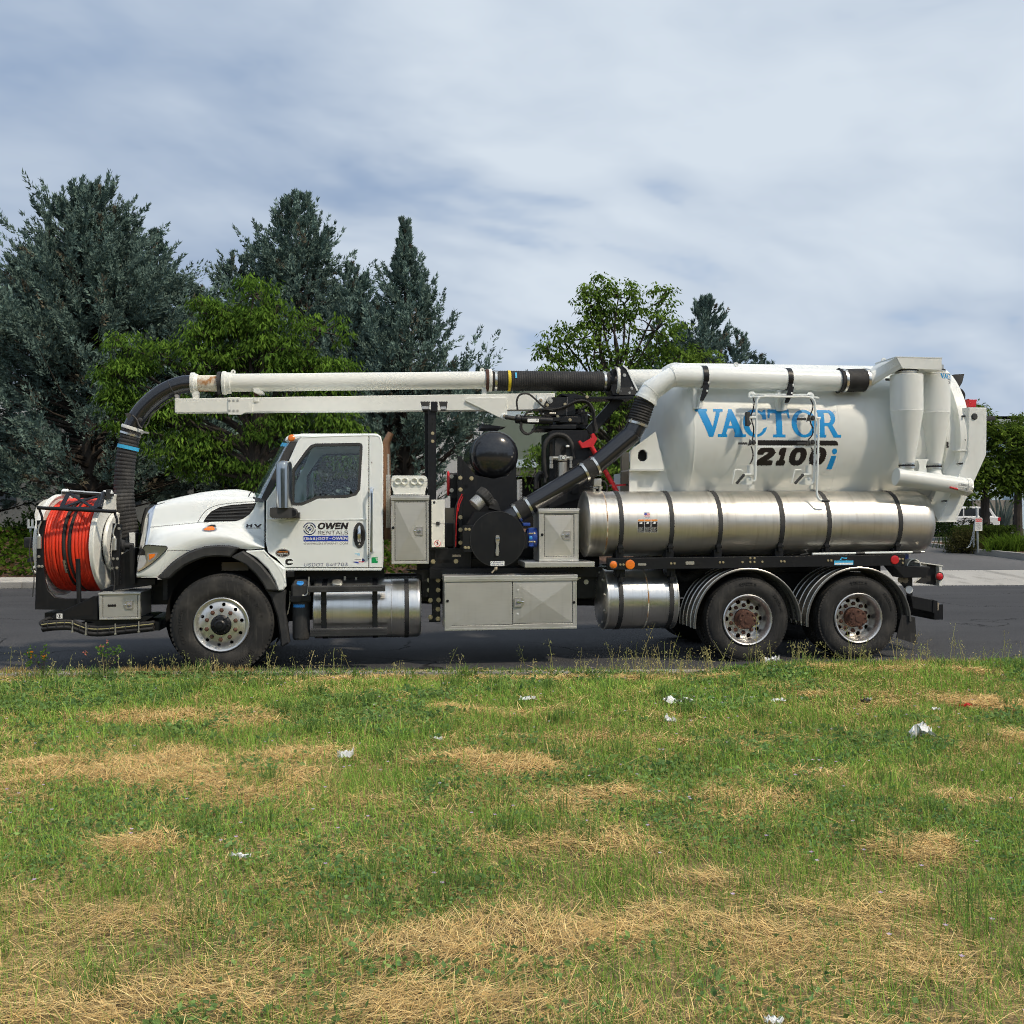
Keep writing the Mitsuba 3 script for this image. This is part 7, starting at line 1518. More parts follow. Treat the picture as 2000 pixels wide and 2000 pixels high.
def soil_col(p, n, uv):
    m = fbm(p.x * 6, p.y * 6, 1.0, 4); f = noise(p.x * 90, p.y * 90)
    return mix((0.11, 0.085, 0.045), (0.40, 0.285, 0.13), dr.clip(m * 0.9 + f * 0.35 - 0.2, 0, 1))
mat('soil', proc(soil_col), 0.95)
mat('far_soil', (0.06, 0.065, 0.035), 0.95)
mat('mulch', proc(lambda p, n, uv: mix((0.03, 0.018, 0.012), (0.13, 0.075, 0.05), fbm(p.x * 9, p.y * 9, 0.0, 4))), 0.95)
mat('bark', proc(lambda p, n, uv: mix((0.018, 0.014, 0.011), (0.075, 0.06, 0.048), fbm(p.x * 14, p.y * 14, p.z * 3, 4))), 0.9)
mat('plaster', dirty((0.56, 0.585, 0.60), (0.40, 0.41, 0.41), 0.4, 0.5), 0.8)
mat('pale_blue', (0.50, 0.60, 0.66), 0.7)
mat('green_panel', dirty((0.165, 0.205, 0.165), (0.13, 0.16, 0.135), 0.5, 0.4), 0.75)
mat('grey_wall', dirty((0.14, 0.15, 0.148), (0.10, 0.105, 0.105), 0.5, 0.4), 0.8)
mat('fascia', (0.11, 0.115, 0.095), 0.7)
mat('tan_wall', (0.24, 0.215, 0.18), 0.8)
mat('sign_white', (0.74, 0.74, 0.70), 0.5)
mat('car_paint', (0.74, 0.75, 0.76), 0.25, clearcoat=1.0)
mat('film', dirty((0.78, 0.80, 0.82), (0.45, 0.42, 0.36), 0.8, 14.0), 0.5)
mat('film_black', (0.02, 0.02, 0.025), 0.4)
mat('film_red', (0.6, 0.03, 0.03), 0.5)
mat('galvanised', (0.42, 0.45, 0.46), 0.45, metallic=0.6)

def quadmesh(x0, x1, y0, y1, z, nx=1, ny=1):
    X, Y = np.meshgrid(np.linspace(x0, x1, nx + 1), np.linspace(y0, y1, ny + 1))
    return gridmesh(X, Y, X * 0 + z)
struct('terrain', quadmesh(-900, 900, -500, 1500, -0.06), 'far_soil')
struct('road', quadmesh(-120, 120, 10.89, 24.45, 0.0), 'asphalt')
labels['road'] = {'kind': 'structure', 'label': 'dark cracked asphalt street'}

# ---- verge in front: its ground, the kerb
def smooth01(a, b, x):
    t = np.clip((x - a) / (b - a), 0, 1); return t * t * (3 - 2 * t)
def verge_h(x, y):
    p = np.stack([x, y, x * 0], -1)
    h = 0.066 + 0.05 * smooth01(10.6, 9.2, y) + 0.07 * (meshkit.fbm(p * 0.7, 3, 4) - 0.5) * smooth01(10.7, 9.3, y) + 0.035 * (meshkit.fbm(p * 2.6, 3, 9) - 0.5) * smooth01(10.75, 10.2, y)
    h = h + 0.15 * smooth01(1.9, 3.1, x) * smooth01(8.8, 10.2, y) * (0.8 + 0.4 * (meshkit.fbm(p * 1.2, 2, 5) - 0.5))
    return h
X, Y = np.meshgrid(np.linspace(-16, 16, 161), np.r_[np.linspace(-14, 2, 33)[:-1], np.linspace(2, 10.80, 89)])
struct('verge', gridmesh(X, Y, verge_h(X, Y)), 'soil', smooth=True)
for i in range(11):
    x0 = -16.5 + i * 3.0
    part('near_kerb', 'segment', box(x0, x0 + 2.985, 10.74, 10.90, -0.1, 0.108, 0.012), 'concrete')
labels['near_kerb'] = {'kind': 'structure'}

# ---- far side: kerb, pavement slabs, driveway apron, car park
for i in range(20):
    x0 = -38 + i * 2.0
    part('pavement', 'slab', box(x0 + .006, x0 + 1.994, 24.62, 26.35, 0.0, 0.150, 0.008), 'concrete')
    part('far_kerb', 'segment', box(x0 + .004, x0 + 1.996, 24.42, 24.612, -0.1, 0.152, 0.02), 'concrete')
labels['pavement'] = {'kind': 'structure'}; labels['far_kerb'] = {'kind': 'structure'}
for i in range(10):
    x0 = 2.01 + i * 3.6
    part('driveway_apron', 'slab', hull([[x0, 24.46, .004], [x0 + 3.59, 24.46, .004], [x0, 28.2, .15], [x0 + 3.59, 28.2, .15], [x0, 24.46, -.1], [x0 + 3.59, 24.46, -.1], [x0, 28.2, -.1], [x0 + 3.59, 28.2, -.1]]), 'concrete')
labels['driveway_apron'] = {'kind': 'structure'}
struct('car_park', gridmesh(*np.meshgrid(np.linspace(2, 120, 4), [28.2, 34, 42, 60, 120])[:2], np.repeat([[.148], [.21], [.28], [.38], [.6]], 4, 1)), 'lot')
X, Y = np.meshgrid(np.linspace(-60, 6, 67), np.r_[26.3, 26.6, np.linspace(27.2, 34, 8), 40, 60])
def bank_h(x, y):
    return 0.14 + 0.95 * smooth01(26.3, 30.5, y) * smooth01(5.5, 2.0, x) + 0.10 * (meshkit.fbm(np.stack([x, y, x * 0], -1) * 0.8, 3, 2) - 0.5) * smooth01(26.3, 27.5, y)
struct('planted_bank', gridmesh(X, Y, bank_h(X, Y)), 'mulch', smooth=True)

# ================================================================= leaf clouds
def tri_cloud(p, d, w, L, W, col, fold=0.0):
    """one kite-shaped leaf per row: base p, direction d, width direction w"""
    d = d / (np.linalg.norm(d, axis=1, keepdims=True) + 1e-9)
    w = w - d * (w * d).sum(1, keepdims=True); w /= np.linalg.norm(w, axis=1, keepdims=True) + 1e-9
    n = np.cross(d, w)
    L = np.broadcast_to(L, (len(p),))[:, None]; W = np.broadcast_to(W, (len(p),))[:, None]
    a = p; t = p + d * L
    m = p + d * L * 0.45
    b, c = m + w * W / 2 + n * W * fold, m - w * W / 2 + n * W * fold
    v = np.stack([a, b, t, c], 1).reshape(-1, 3)
    k = np.arange(len(p))[:, None] * 4
    f = np.concatenate([k + [0, 1, 2], k + [0, 2, 3]], 1).reshape(-1, 3)
    return v, f, np.repeat(col, 4, axis=0)
def needle_cloud(p, d, w, L, W, col):
    d = d / (np.linalg.norm(d, axis=1, keepdims=True) + 1e-9)
    w = w - d * (w * d).sum(1, keepdims=True); w /= np.linalg.norm(w, axis=1, keepdims=True) + 1e-9
    L = np.broadcast_to(L, (len(p),))[:, None]; W = np.broadcast_to(W, (len(p),))[:, None]
    v = np.stack([p - w * W / 2, p + w * W / 2, p + d * L], 1).reshape(-1, 3)
    f = np.arange(len(p) * 3).reshape(-1, 3)
    return v, f, np.repeat(col, 3, axis=0)
def merge_clouds(cs):
    V, Fc, Cc, o = [], [], [], 0
    for v, f, c in cs:
        V.append(v); Fc.append(f + o); Cc.append(c); o += len(v)
    return np.vstack(V), np.vstack(Fc), np.vstack(Cc)
def put_cloud(key, cloud, m):
    v, f, c = cloud
    scene[key] = mikit.ply((v, f), 'mat_' + m, smooth=False, color=np.clip(c, 0, 1))
    return key
def rnd_dir(rng, n):
    v = rng.normal(size=(n, 3)); return v / np.linalg.norm(v, axis=1, keepdims=True)

def conifer(x, y, z0, top, r, label, seed, rise=0.45, nb=200, tips=(), fat=1.0, group=None, base=0.04, dens=1.0, sharp=1.0):
    """blue-grey cypress: tapering trunk, ascending branches that carry feathery plumes"""
    rng = np.random.default_rng(seed)
    h = top - z0
    key = thing('conifer_tree', label, 'tree', group)
    wood = [tube(np.array([[x, y, z0 - .3], [x + .05, y, z0 + h * .4], [x, y + .05, z0 + h * .8], [x, y, top - .2]]), [r * .055 + .1, r * .04 + .07, .05, .015], 9)]
    clouds = []
    for li, (ox, oy, hk) in enumerate([(0.0, 0.0, 1.0)] + list(tips)):
        n = int(nb * (1.0 if li == 0 else .30 * hk))
        if li: wood.append(tube(spl([[x, y, z0 + h * .35], [x + ox * .7, y + oy * .7, z0 + h * .5 * (1 + hk) * .6], [x + ox, y + oy, z0 + h * hk - .15]], 5), np.linspace(.10, .015, 11), 6))
        for b in range(n):
            t = base + (1 - base) * (b + rng.uniform(0, 1)) / n
            t = t ** .8 if li == 0 else .45 + .55 * t
            hz = z0 + h * hk * t
            prof = (1 - t) ** sharp * (0.55 + 0.45 * math.sin(min(t * 8, 1.57)))
            L = r * prof * rng.uniform(.38, 1.30) * (1 if li == 0 else .8) + .07 + .10 * rng.uniform()
            az = rng.uniform(0, 2 * PI)
            ri = rise * rng.uniform(.5, 1.4) * (0.6 + 0.9 * t)
            d0 = np.array([math.cos(az), math.sin(az), ri * .4]); d1 = np.array([math.cos(az), math.sin(az), ri * 2.0])
            s = np.linspace(0, 1, 7)[:, None]
            kx = ox * min(1, t * 1.1) if li else 0; ky = oy * min(1, t * 1.1) if li else 0
            path = np.array([x + kx, y + ky, hz]) + (d0 * s + (d1 - d0) * s ** 2 / 2) * L / np.linalg.norm(d0)
            path = path + rng.normal(0, .035 * L, (7, 3)) * s
            if L > 1.2: wood.append(tube(path[[0, 2, 4]], [.04 + .012 * L, .03, .012], 5, cap=False))
            ns = max(2, int((2.0 + L * 3.4) * dens))
            q = np.r_[1.0, rng.uniform(.0, 1, ns - 1) ** .6 * .70 + .28]
            c = np.stack([np.interp(q, s[:, 0], path[:, i]) for i in range(3)], 1)
            dirb = np.gradient(path, axis=0); dirb /= np.linalg.norm(dirb, axis=1, keepdims=True)
            db = np.stack([np.interp(q, s[:, 0], dirb[:, i]) for i in range(3)], 1)
            side = rnd_dir(rng, ns) * np.r_[.25, np.full(ns - 1, .72)][:, None]
            pd = db + side * [1, 1, .7] + [0, 0, .12 + 2.2 * max(0.0, (t - .82) / .18)]
            pd /= np.linalg.norm(pd, axis=1, keepdims=True)
            pl_ = np.minimum(rng.uniform(.45, .95, ns) * np.r_[1.15, 1.05 - .35 * q[1:]], .22 + .75 * L) * (.62 + .075 * r) * fat * (.34 + .66 * (1 - t) ** .5)
            pr_ = pl_ * rng.uniform(.17, .25, ns)
            brown = rng.uniform(0, 1, ns) < (.03 + .22 * (q < .45))
            tone = rng.uniform(.70, 1.30, ns)
            base_c = np.where(brown[:, None], [0.140, 0.126, 0.092], [0.152, 0.220, 0.188]) * tone[:, None]
            m = 34
            PD = np.repeat(pd, m, 0)
            u = rnd_dir(rng, ns * m); up_ = u - PD * (u * PD).sum(1, keepdims=True)
            up_ /= np.linalg.norm(up_, axis=1, keepdims=True) + 1e-6
            along = rng.uniform(0, 1, ns * m) ** .9
            shape = (1 - along) ** .6 * np.minimum(.35 + along * 3.5, 1)
            P_ = np.repeat(c, m, 0) + PD * (along * np.repeat(pl_, m))[:, None] + up_ * (shape * np.repeat(pr_, m) * rng.uniform(.5, 1.05, ns * m))[:, None]
            D_ = PD * .95 + up_ * .55 + rng.normal(0, .2, (ns * m, 3))
            W_ = np.cross(D_, up_ + [0, 0, .25] + rng.normal(0, .30, (ns * m, 3)))
            C_ = np.repeat(base_c, m, 0) * rng.uniform(.85, 1.18, (ns * m, 1))
            clouds.append(needle_cloud(P_, D_, W_, rng.uniform(.08, .17, ns * m), rng.uniform(.045, .080, ns * m), C_))
    part(key, 'trunk', cat(wood), 'bark')
    HELD.add(key + '__crown'); put_cloud(key + '__crown', merge_clouds(clouds), 'needles')
    return key

def broadleaf(name, x, y, z0, lobes, label, seed, leafL=.15, leafW=.05, n_per=90, col=((.10, .19, .018), (.05, .11, .014)), droop=1.0, m=15, group=None, trunk_r=.16, cat_='tree', thick=1.0, branches=True, lean=(0, 0)):
    """leafy tree: twigs that end in drooping bunches, spread over the shells of several lobes (cx, cz, rx, rz)"""
    rng = np.random.default_rng(seed)
    key = thing(name, label, cat_, group)
    wood, clouds = [], []
    zs = np.array([l[1] for l in lobes]); mid = np.array([np.mean([l[0] for l in lobes]), y])
    fork = np.array([x + lean[0], y, z0 + (zs.min() - z0) * .75 + .2])
    if trunk_r: wood.append(tube(spl([[x, y, z0 - .3], [x + lean[0] * .5, y + .05, (z0 + fork[2]) / 2], fork], 5), np.linspace(trunk_r * 1.15, trunk_r * .8, 11), 10))
    for (cx, cz, rx, rz) in lobes:
        cy = y + rng.uniform(-.35, .35) * rx * thick
        ry = rx * .85 * thick
        c0 = np.array([cx, cy, cz])
        n = max(8, int(n_per * (rx * rz) ** .5 * 1.0))
        u = rnd_dir(rng, n); rad = rng.uniform(.45, 1.08, n) ** .45
        u[:, 2] = np.where((u[:, 2] < -.2) & (rng.uniform(size=n) < .6), -u[:, 2], u[:, 2]); pts = c0 + u * [rx, ry, rz] * rad[:, None]
        if branches:
            ax_ = np.array([x + lean[0], y, fork[2] + max(0, cz - fork[2]) * .45])
            bp = spl([fork, ax_ + (c0 - ax_) * .12 + rng.normal(0, .06, 3), c0 * .6 + ax_ * .4 + rng.normal(0, .1, 3), c0], 4)
            wood.append(tube(bp, np.linspace(trunk_r * .42, .02, len(bp)), 6, cap=False))
            for j in range(0, n, 5):
                e = pts[j]
                wood.append(tube(spl([c0 + (e - c0) * .05, c0 + (e - c0) * .5 + rng.normal(0, .05, 3), e], 2), [.022, .02, .014, .01, .006], 4, cap=False))
        tone = rng.uniform(.55, 1.25, n); mixk = rng.uniform(0, 1, n)
        bc = (np.array(col[0]) * mixk[:, None] + np.array(col[1]) * (1 - mixk[:, None])) * tone[:, None]
        N = n * m
        off = rnd_dir(rng, N) * rng.uniform(.02, .26, N)[:, None] * [1.1, 1.1, .6] * (leafL / .15)
        P_ = np.repeat(pts, m, 0) + off
        D_ = off / (np.linalg.norm(off, axis=1, keepdims=True) + 1e-6) * [1, 1, .4] * .75 + [0, 0, -droop] + rng.normal(0, .28, (N, 3))
        C_ = np.repeat(bc, m, 0) * rng.uniform(.75, 1.3, (N, 1))
        W_ = np.cross(D_, off / (np.linalg.norm(off, axis=1, keepdims=True) + 1e-6) + np.repeat(u, m, 0) * .5 + [0, 0, .45] + rng.normal(0, .35, (N, 3)))
        clouds.append(tri_cloud(P_, D_, W_, rng.uniform(.7, 1.25, N) * leafL, rng.uniform(.8, 1.2, N) * leafW, C_, .18))
    if wood: part(key, 'trunk' if trunk_r else 'stem', cat(wood), 'bark')
    HELD.add(key + '__crown'); put_cloud(key + '__crown', merge_clouds(clouds), 'leaves')
    return key

# ---------------------------------------------------------------- conifers behind the street
g_ = 1.0
conifer(-14.1, 33.5, g_, 12.55, 6.0, 'tall broad blue-grey conifer at the left edge of the picture', 11, .42, 400, ((-2.3, .6, .84), (-.75, -.4, .955), (2.4, 0, .74), (1.1, -.3, .86)), 1.1, sharp=.85)
conifer(-18.6, 34.5, g_, 11.0, 4.2, 'blue-grey conifer cut off by the left edge, behind the tall broad one', 12, .40, 260, (), 1.1, sharp=.85)
conifer(-12.95, 36.5, g_, 12.0, 3.2, 'narrow pointed conifer just right of the tall broad one', 13, .5, 270)
conifer(-11.6, 37.0, g_, 10.1, 2.7, 'low conifer between the pointed one and the bright green tree', 14, .5, 200, ((1.0, 0, .93),))
conifer(-7.75, 36.0, g_, 13.1, 4.9, 'tall conifer with a pointed top behind the bright green tree', 15, .50, 360, ((-2.2, 0, .82), (1.9, .5, .80), (.55, -.5, .93), (-1.3, .2, .87)), 1.1, sharp=.95)
conifer(-10.3, 38.0, g_, 10.5, 2.3, 'small rounded conifer top left of the tall pointed one', 16, .5, 140)
conifer(-3.5, 33.0, g_, 11.25, 4.4, 'slender conifer with long upswept branches above the cab', 17, .85, 330, ((2.3, .2, .52), (-1.0, 0, .7)), 1.0, sharp=1.6)
conifer(-5.4, 34.5, g_, 9.6, 2.9, 'dark conifer filling the gap left of the slender one', 18, .55, 250, ((.9, 0, .92),))
conifer(8.35, 43.0, .3, 10.9, 3.3, 'dark conifer right of the leafy tree, above the white pipe', 19, .55, 300, ((1.4, 0, .86), (-1.2, 0, .88), (2.3, 0, .76)), 1.0, sharp=.9)
conifer(6.4, 44.0, .3, 10.5, 1.9, 'thin conifer half hidden behind the leafy tree right of centre', 20, .5, 110)

# ---------------------------------------------------------------- leafy trees
def clumps(rows, seed, k=3, s=.62):
    """each rough lobe broken into smaller, flatter clumps with gaps between them"""
    rng = np.random.default_rng(seed)
    out = []
    for cx, cz, rx, rz in rows:
        for i in range(k):
            a, b = rng.uniform(-.85, .85), rng.uniform(-.85, .85)
            q = rng.uniform(.75, 1.15) * s
            out.append((cx + a * rx, cz + b * rz, rx * q, rz * q * .95))
    return out
LT = clumps([(-7.15, 7.35, 1.05, .85), (-8.4, 7.1, .8, .6), (-9.8, 5.95, 1.15, .7), (-6.2, 6.35, 1.35, .85), (-8.0, 6.05, 1.5, .9), (-5.3, 5.65, 1.1, .7), (-9.9, 4.3, 1.0, .8), (-7.6, 4.8, 1.7, .8), (-5.7, 4.5, 1.2, .8), (-9.0, 3.3, 1.1, .6), (-7.2, 3.45, 1.4, .6), (-10.3, 5.1, .8, .6), (-4.9, 3.7, .9, .7), (-6.6, 2.9, .9, .45)], 30, 5, .60)
broadleaf('leafy_tree', -6.95, 27.2, .9, LT, 'bright green leafy tree with drooping leaves in front of the conifers', 31, .17, .052, 60, ((.175, .300, .045), (.062, .130, .024)), 1.0, 15, trunk_r=.2)
RT = [(2.7, 7.45, .75, .8), (3.5, 7.1, .7, .8), (2.1, 6.5, .85, .7), (1.35, 5.7, .65, .6), (3.1, 6.1, 1.2, .85), (4.5, 6.45, .95, .75), (2.8, 5.0, 1.5, .9), (1.4, 4.9, .8, .6), (1.15, 3.7, .75, .8), (2.2, 3.9, 1.0, .8), (4.0, 5.2, 1.0, .8), (3.2, 3.0, 1.0, .8), (.75, 4.6, .35, .3)]
broadleaf('leafy_tree', 2.9, 27.5, .6, clumps(RT, 29, 4, .68), 'open-crowned leafy tree right of centre, above the crane', 32, .13, .065, 52, ((.20, .310, .055), (.080, .150, .028)), .8, 12, trunk_r=.14)
FR_ = [(23.21, 5.68, 1.15, 1.03), (25.0, 4.91, 1.28, 1.28), (22.82, 4.39, 1.03, 1.28), (24.23, 3.6, 1.41, 1.1), (25.26, 3.3, 1.15, 0.95), (22.69, 3.0, 0.9, .8), (26.41, 4.39, 1.28, 1.79)]
broadleaf('street_tree', 23.7, 50, .35, FR_, 'dense rounded green tree beside the sign at the right edge', 33, .26, .12, 105, ((.155, .23, .035), (.065, .115, .02)), .5, 14, trunk_r=.24, thick=.9)
broadleaf('street_tree', 28.4, 56, .35, [(25.85, 7.14, 0.8, 0.72), (25.42, 6.28, 0.86, 0.86), (28.72, 6.14, 1.29, 1.15), (30.15, 4.7, 1.72, 1.72), (28.43, 4.13, 1.15, 1.44)], 'tree top rising just behind the tail of the truck', 34, .24, .11, 80, ((.13, .19, .035), (.065, .11, .022)), .5, 12, trunk_r=.22)
# a belt of trees across the green behind the viewer (it shows in the paint and the steel)
rng = np.random.default_rng(60)
cl = []
for x in np.arange(-60, 61, 5.0):
    s_ = rng.uniform(4.5, 8.0); n = 900
    u = rnd_dir(rng, n) * rng.uniform(.5, 1.0, n)[:, None] ** .5
    q = np.array([x + rng.normal(0, 1.5), -40 + rng.normal(0, 3), s_ * .85]) + u * [s_ * .6, s_ * .5, s_ * .72]
    cl.append(tri_cloud(q, rnd_dir(rng, n), rng.normal(size=(n, 3)), .9, .6, np.array([.075, .12, .03]) * rng.uniform(.5, 1.4, n)[:, None], .1))
labels['tree_belt'] = {'label': 'belt of trees far behind the viewer, seen only mirrored in the paint', 'category': 'trees', 'kind': 'stuff'}
put_cloud('tree_belt', merge_clouds(cl), 'leaves')

# ---------------------------------------------------------------- ivy and shrubs on the bank
rng = np.random.default_rng(41)
n = 15000
x = rng.uniform(-24, -1, n); y = rng.uniform(26.4, 31.2, n)
z = bank_h(x, y) + rng.uniform(.02, .30, n) * (.6 + .8 * meshkit.fbm(np.stack([x, y, x * 0], -1) * 1.3, 3, 6))
tone = rng.uniform(.45, 1.25, n)[:, None]
c = np.where(rng.uniform(size=n)[:, None] < .07, [.16, .10, .05], np.array([.075, .135, .016])) * tone
c = np.where((y < 26.75)[:, None] & (rng.uniform(size=n)[:, None] < .45), np.array([.15, .11, .055]) * tone, c)
labels['ivy'] = {'label': 'low green ivy covering the bank across the street', 'category': 'ground cover', 'kind': 'stuff'}
put_cloud('ivy', tri_cloud(np.c_[x, y, z], rnd_dir(rng, n) * [1, 1, .5] + [0, -.5, .1], rng.normal(size=(n, 3)), rng.uniform(.10, .17, n), rng.uniform(.09, .14, n), c, .1), 'leaves')
def shrub(name, x, y, z, rx, ry, rz, label, seed, col, leafL=.11, leafW=.05, n=130, droop=.1, category='bush'):
    rng = np.random.default_rng(seed)
    key = thing(name, label, category)
    N = n * 12
    u = rnd_dir(rng, n); u[:, 2] = np.abs(u[:, 2]) * 1.0 - .12
    pts = np.array([x, y, z]) + u * [rx, ry, rz] * (rng.uniform(.3, 1.08, n) ** .5)[:, None]
    C_ = np.repeat(np.array(col) * rng.uniform(.5, 1.3, n)[:, None], 12, 0) * rng.uniform(.75, 1.25, (N, 1))
    off = rnd_dir(rng, N) * rng.uniform(.02, .2, N)[:, None] * (leafL / .11)
    part(key, 'stem', cat(*[tube(np.array([[x + rng.normal(0, .08 * rx), y, z - .1], pts[k] * .5 + np.array([x, y, z]) * .5, pts[k]]), [.025, .015, .006], 4, cap=False) for k in range(0, n, 6)]), 'bark')
    HELD.add(key + '__foliage')
    put_cloud(key + '__foliage', tri_cloud(np.repeat(pts, 12, 0) + off, off * 4 + [0, 0, -droop] + rng.normal(0, .3, (N, 3)), rng.normal(size=(N, 3)), rng.uniform(.7, 1.3, N) * leafL, rng.uniform(.8, 1.2, N) * leafW, C_, .15), 'leaves')
    return key
shrub('shrub', -14.6, 30.8, 1.0, 1.2, .8, 1.1, 'dark shrub at the left edge above the ivy', 51, (.03, .055, .018), .12, .06, 200)
shrub('shrub', -12.6, 31.2, 1.0, 1.3, .8, .85, 'dark shrub behind the white sign letters', 52, (.024, .042, .016), .12, .06, 200)
shrub('shrub', -10.4, 31.0, 1.0, 1.4, .8, .9, 'dark shrub behind the red hose reel', 53, (.022, .04, .016), .12, .06, 180)

# ---------------------------------------------------------------- the long workshop building behind the trees
BY = 44.0
BD = thing('workshop_building', 'pale and grey-green industrial building behind the trees', 'building')
gx0, gx1 = -1.21, 9.0
part(BD, 'wall', cat(box(-30, -8.0, BY, BY + .3, 0, 7.2), box(-8.0, 14, BY, BY + .3, 4.10, 7.2), box(-8.0, -.2, BY, BY + .3, 0, 4.10), box(6.2, 14, BY, BY + .3, 0, 4.10), box(-30, 14, BY + .3, BY + 18, 7.0, 7.1)), 'plaster')
part(BD, 'grey_panel', box(-30, -8.2, BY - .05, BY - .002, .5, 6.2), 'grey_wall')
part(BD, 'green_panel', box(gx0, gx1, BY - .06, BY - .002, 4.14, 6.02), 'green_panel')
part(BD, 'green_panel', box(-3.0, gx1, BY - .06, BY - .002, 6.42, 7.22), 'green_panel')
part(BD, 'band', box(-1.6, 13.9, BY - .09, BY - .062, 6.03, 6.41), 'pale_blue')
part(BD, 'band', box(-1.3, 9.2, BY - .12, BY - .062, 3.78, 4.13), 'pale_blue')
part(BD, 'canopy', box(-.2, 6.2, BY - .5, BY + .2, 3.42, 3.77), 'fascia')
part(BD, 'doorway', box(-.2, 6.2, BY + .32, BY + .4, 0, 3.42), 'dark_void')
for xx in (-24, -18.5, -13.0):
    part(BD, 'window', box(xx, xx + 2.2, BY - .09, BY - .055, 2.2, 3.6), 'car_glass')
part(BD, 'panel_joint', cat(*[box(xx, xx + .03, BY - .052, BY - .049, .5, 6.2) for xx in np.arange(-29, -8.5, 3.05)]), 'dark_void', stuff=True)
FB2 = thing('office_building', 'pale blue-grey building with dark openings at the right edge', 'building')
part(FB2, 'wall', cat(box(38.2, 52, 75, 76, 0, 8.3), box(30, 38.2, 75.8, 76.6, 2.6, 8.3)), 'pale_blue')
part(FB2, 'tan_panel', box(34.8, 37.9, 75.3, 75.5, 1.55, 2.62), 'tan_wall')
part(FB2, 'opening', box(30.0, 38.2, 75.7, 75.79, 0, 2.6), 'dark_void')
part(FB2, 'post', box(37.2, 37.7, 75.2, 75.5, .4, 2.6), 'fascia')
part(FB2, 'roof', hull([[33.5, 74.5, 8.3], [54, 74.5, 8.3], [36.8, 79, 9.3], [54, 79, 9.3], [33.5, 84, 8.3], [54, 84, 8.3]]), 'grey_wall')

# white letters and arrow of a ground sign on the bank
def upright(poly, Y, m): return prism(poly, Y, Y + .06, .006)
ss = np.array([-14.372,1.388, -14.068,1.387, -14.371,1.663, -14.067,1.662]).reshape(-1, 2)
sx0, sx1, sz0, sz1 = ss[0, 0], ss[1, 0], ss[0, 1], ss[2, 1]
sw_, sh_ = sx1 - sx0, sz1 - sz0
bars = [sbox(sx0 + sw_ * a, sz0, sx0 + sw_ * b, sz1 - sh_ * .04) for a, b in ((0, .16), (.36, .55), (.76, 1.0))]
SG = thing('sign_letters', 'white upright sign letters standing on the bank left of the hose reel', 'sign')
part(SG, 'letter', upright(unary_union(bars + [sbox(sx0, sz0, sx1, sz0 + sh_ * .2), Polygon([(sx0 + sw_ * .02, sz1 - sh_ * .04), (sx0 + sw_ * .14, sz1), (sx0 + sw_ * .14, sz1 - sh_ * .2), (sx0, sz1 - sh_ * .14)]), Polygon([(sx0 + sw_ * .72, sz1 - sh_ * .1), (sx1, sz1), (sx1, sz1 - sh_ * .2), (sx0 + sw_ * .76, sz1 - sh_ * .28)])]), 29.6, 0), 'sign_white')
part(SG, 'post', cat(box(sx0 + .05, sx0 + .11, 29.62, 29.66, .6, sz0), box(sx1 - .11, sx1 - .05, 29.62, 29.66, .6, sz0)), 'galvanised')
AR = thing('arrow_sign', 'white arrow shaped sign low on the ivy by the pavement', 'sign')
ap = np.array([-12.848,0.338, -12.713,0.458, -12.72,0.49, -12.628,0.507, -12.628,0.443, -12.781,0.338, -12.702,0.27, -12.629,0.281, -12.629,0.231, -12.728,0.232]).reshape(-1, 2)
part(AR, 'arrow', upright(Polygon(ap), 26.6, 0), 'sign_white')
part(AR, 'post', box(ap[:, 0].max() - .04, ap[:, 0].max(), 26.62, 26.66, .1, ap[:, 1].min()), 'galvanised')

# ---------------------------------------------------------------- planted island with its kerb, sign post, chain and shrubs
ip = [(18.14,0.435), (17.187,0.446), (17.042,0.372), (16.927,0.365), (16.816,0.368), (17.031,0.341)]
iy = [43.0, 38.6, 36.4, 34.4, 32.8, 31.0]
front = np.array([[p[0], y] for p, y in zip(ip, iy)])
front = spl(np.c_[front, np.zeros(len(front))], 5)[:, :2]
back = np.array([[front[0, 0] + .5, 45.6], [front[0, 0] + 2.5, 46.6], [front[-1, 0] + 4, 47.0]])
tip = spl(np.c_[np.vstack([front[2], front[0], back[0], back[1]]), np.zeros(4)], 5)[4:, :2]
out = np.vstack([front[::-1], tip, back[2:], [[front[-1, 0] + 4, 31]]])
IP = Polygon(out).buffer(0)
def lot_h(y): return float(np.interp(y, [28.2, 34, 42, 60], [.148, .21, .28, .38]))
IK = IP.difference(IP.buffer(-.17))
def extr(poly, z0, z1):
    ms = [trimesh.creation.extrude_polygon(g, z1 - z0, engine='earcut') for g in getattr(poly, 'geoms', [poly])]
    m = cat(ms); m.apply_translation([0, 0, z0]); return m
struct('island_kerb', extr(IK, 0.1, 0.42), 'concrete')
struct('island_soil', extr(IP.buffer(-.172), 0.1, 0.385), 'mulch')
struct('back_kerb', box(14, 27.5, 58.0, 58.25, .2, .62, .02), 'concrete')
SPz = .37
sp = [16.879,0.412]; sx_ = sp[0]
SN = thing('sign_post', 'galvanised post with a red and white warning sign on the planted island', 'sign')
part(SN, 'post', cat(cyl((sx_ + .02, 36.2, .3), (sx_ - .04, 36.2, 1.93), .035, n=12)), 'galvanised')
part(SN, 'cap', dome((sx_ - .04, 36.2, 1.93), .05, .06, (0, 0, 1)), 'sign_white')
r0 = [16.749,1.091] + [17.015,1.574]
part(SN, 'panel', prism(rounded(sbox(*r0), .03), 36.12, 36.15, .003), 'sign_white')
part(SN, 'red_header', prism(rounded(sbox(r0[0] + .02, r0[3] - .15, r0[2] - .02, r0[3] - .035), .01), 36.116, 36.119), 'film_red')
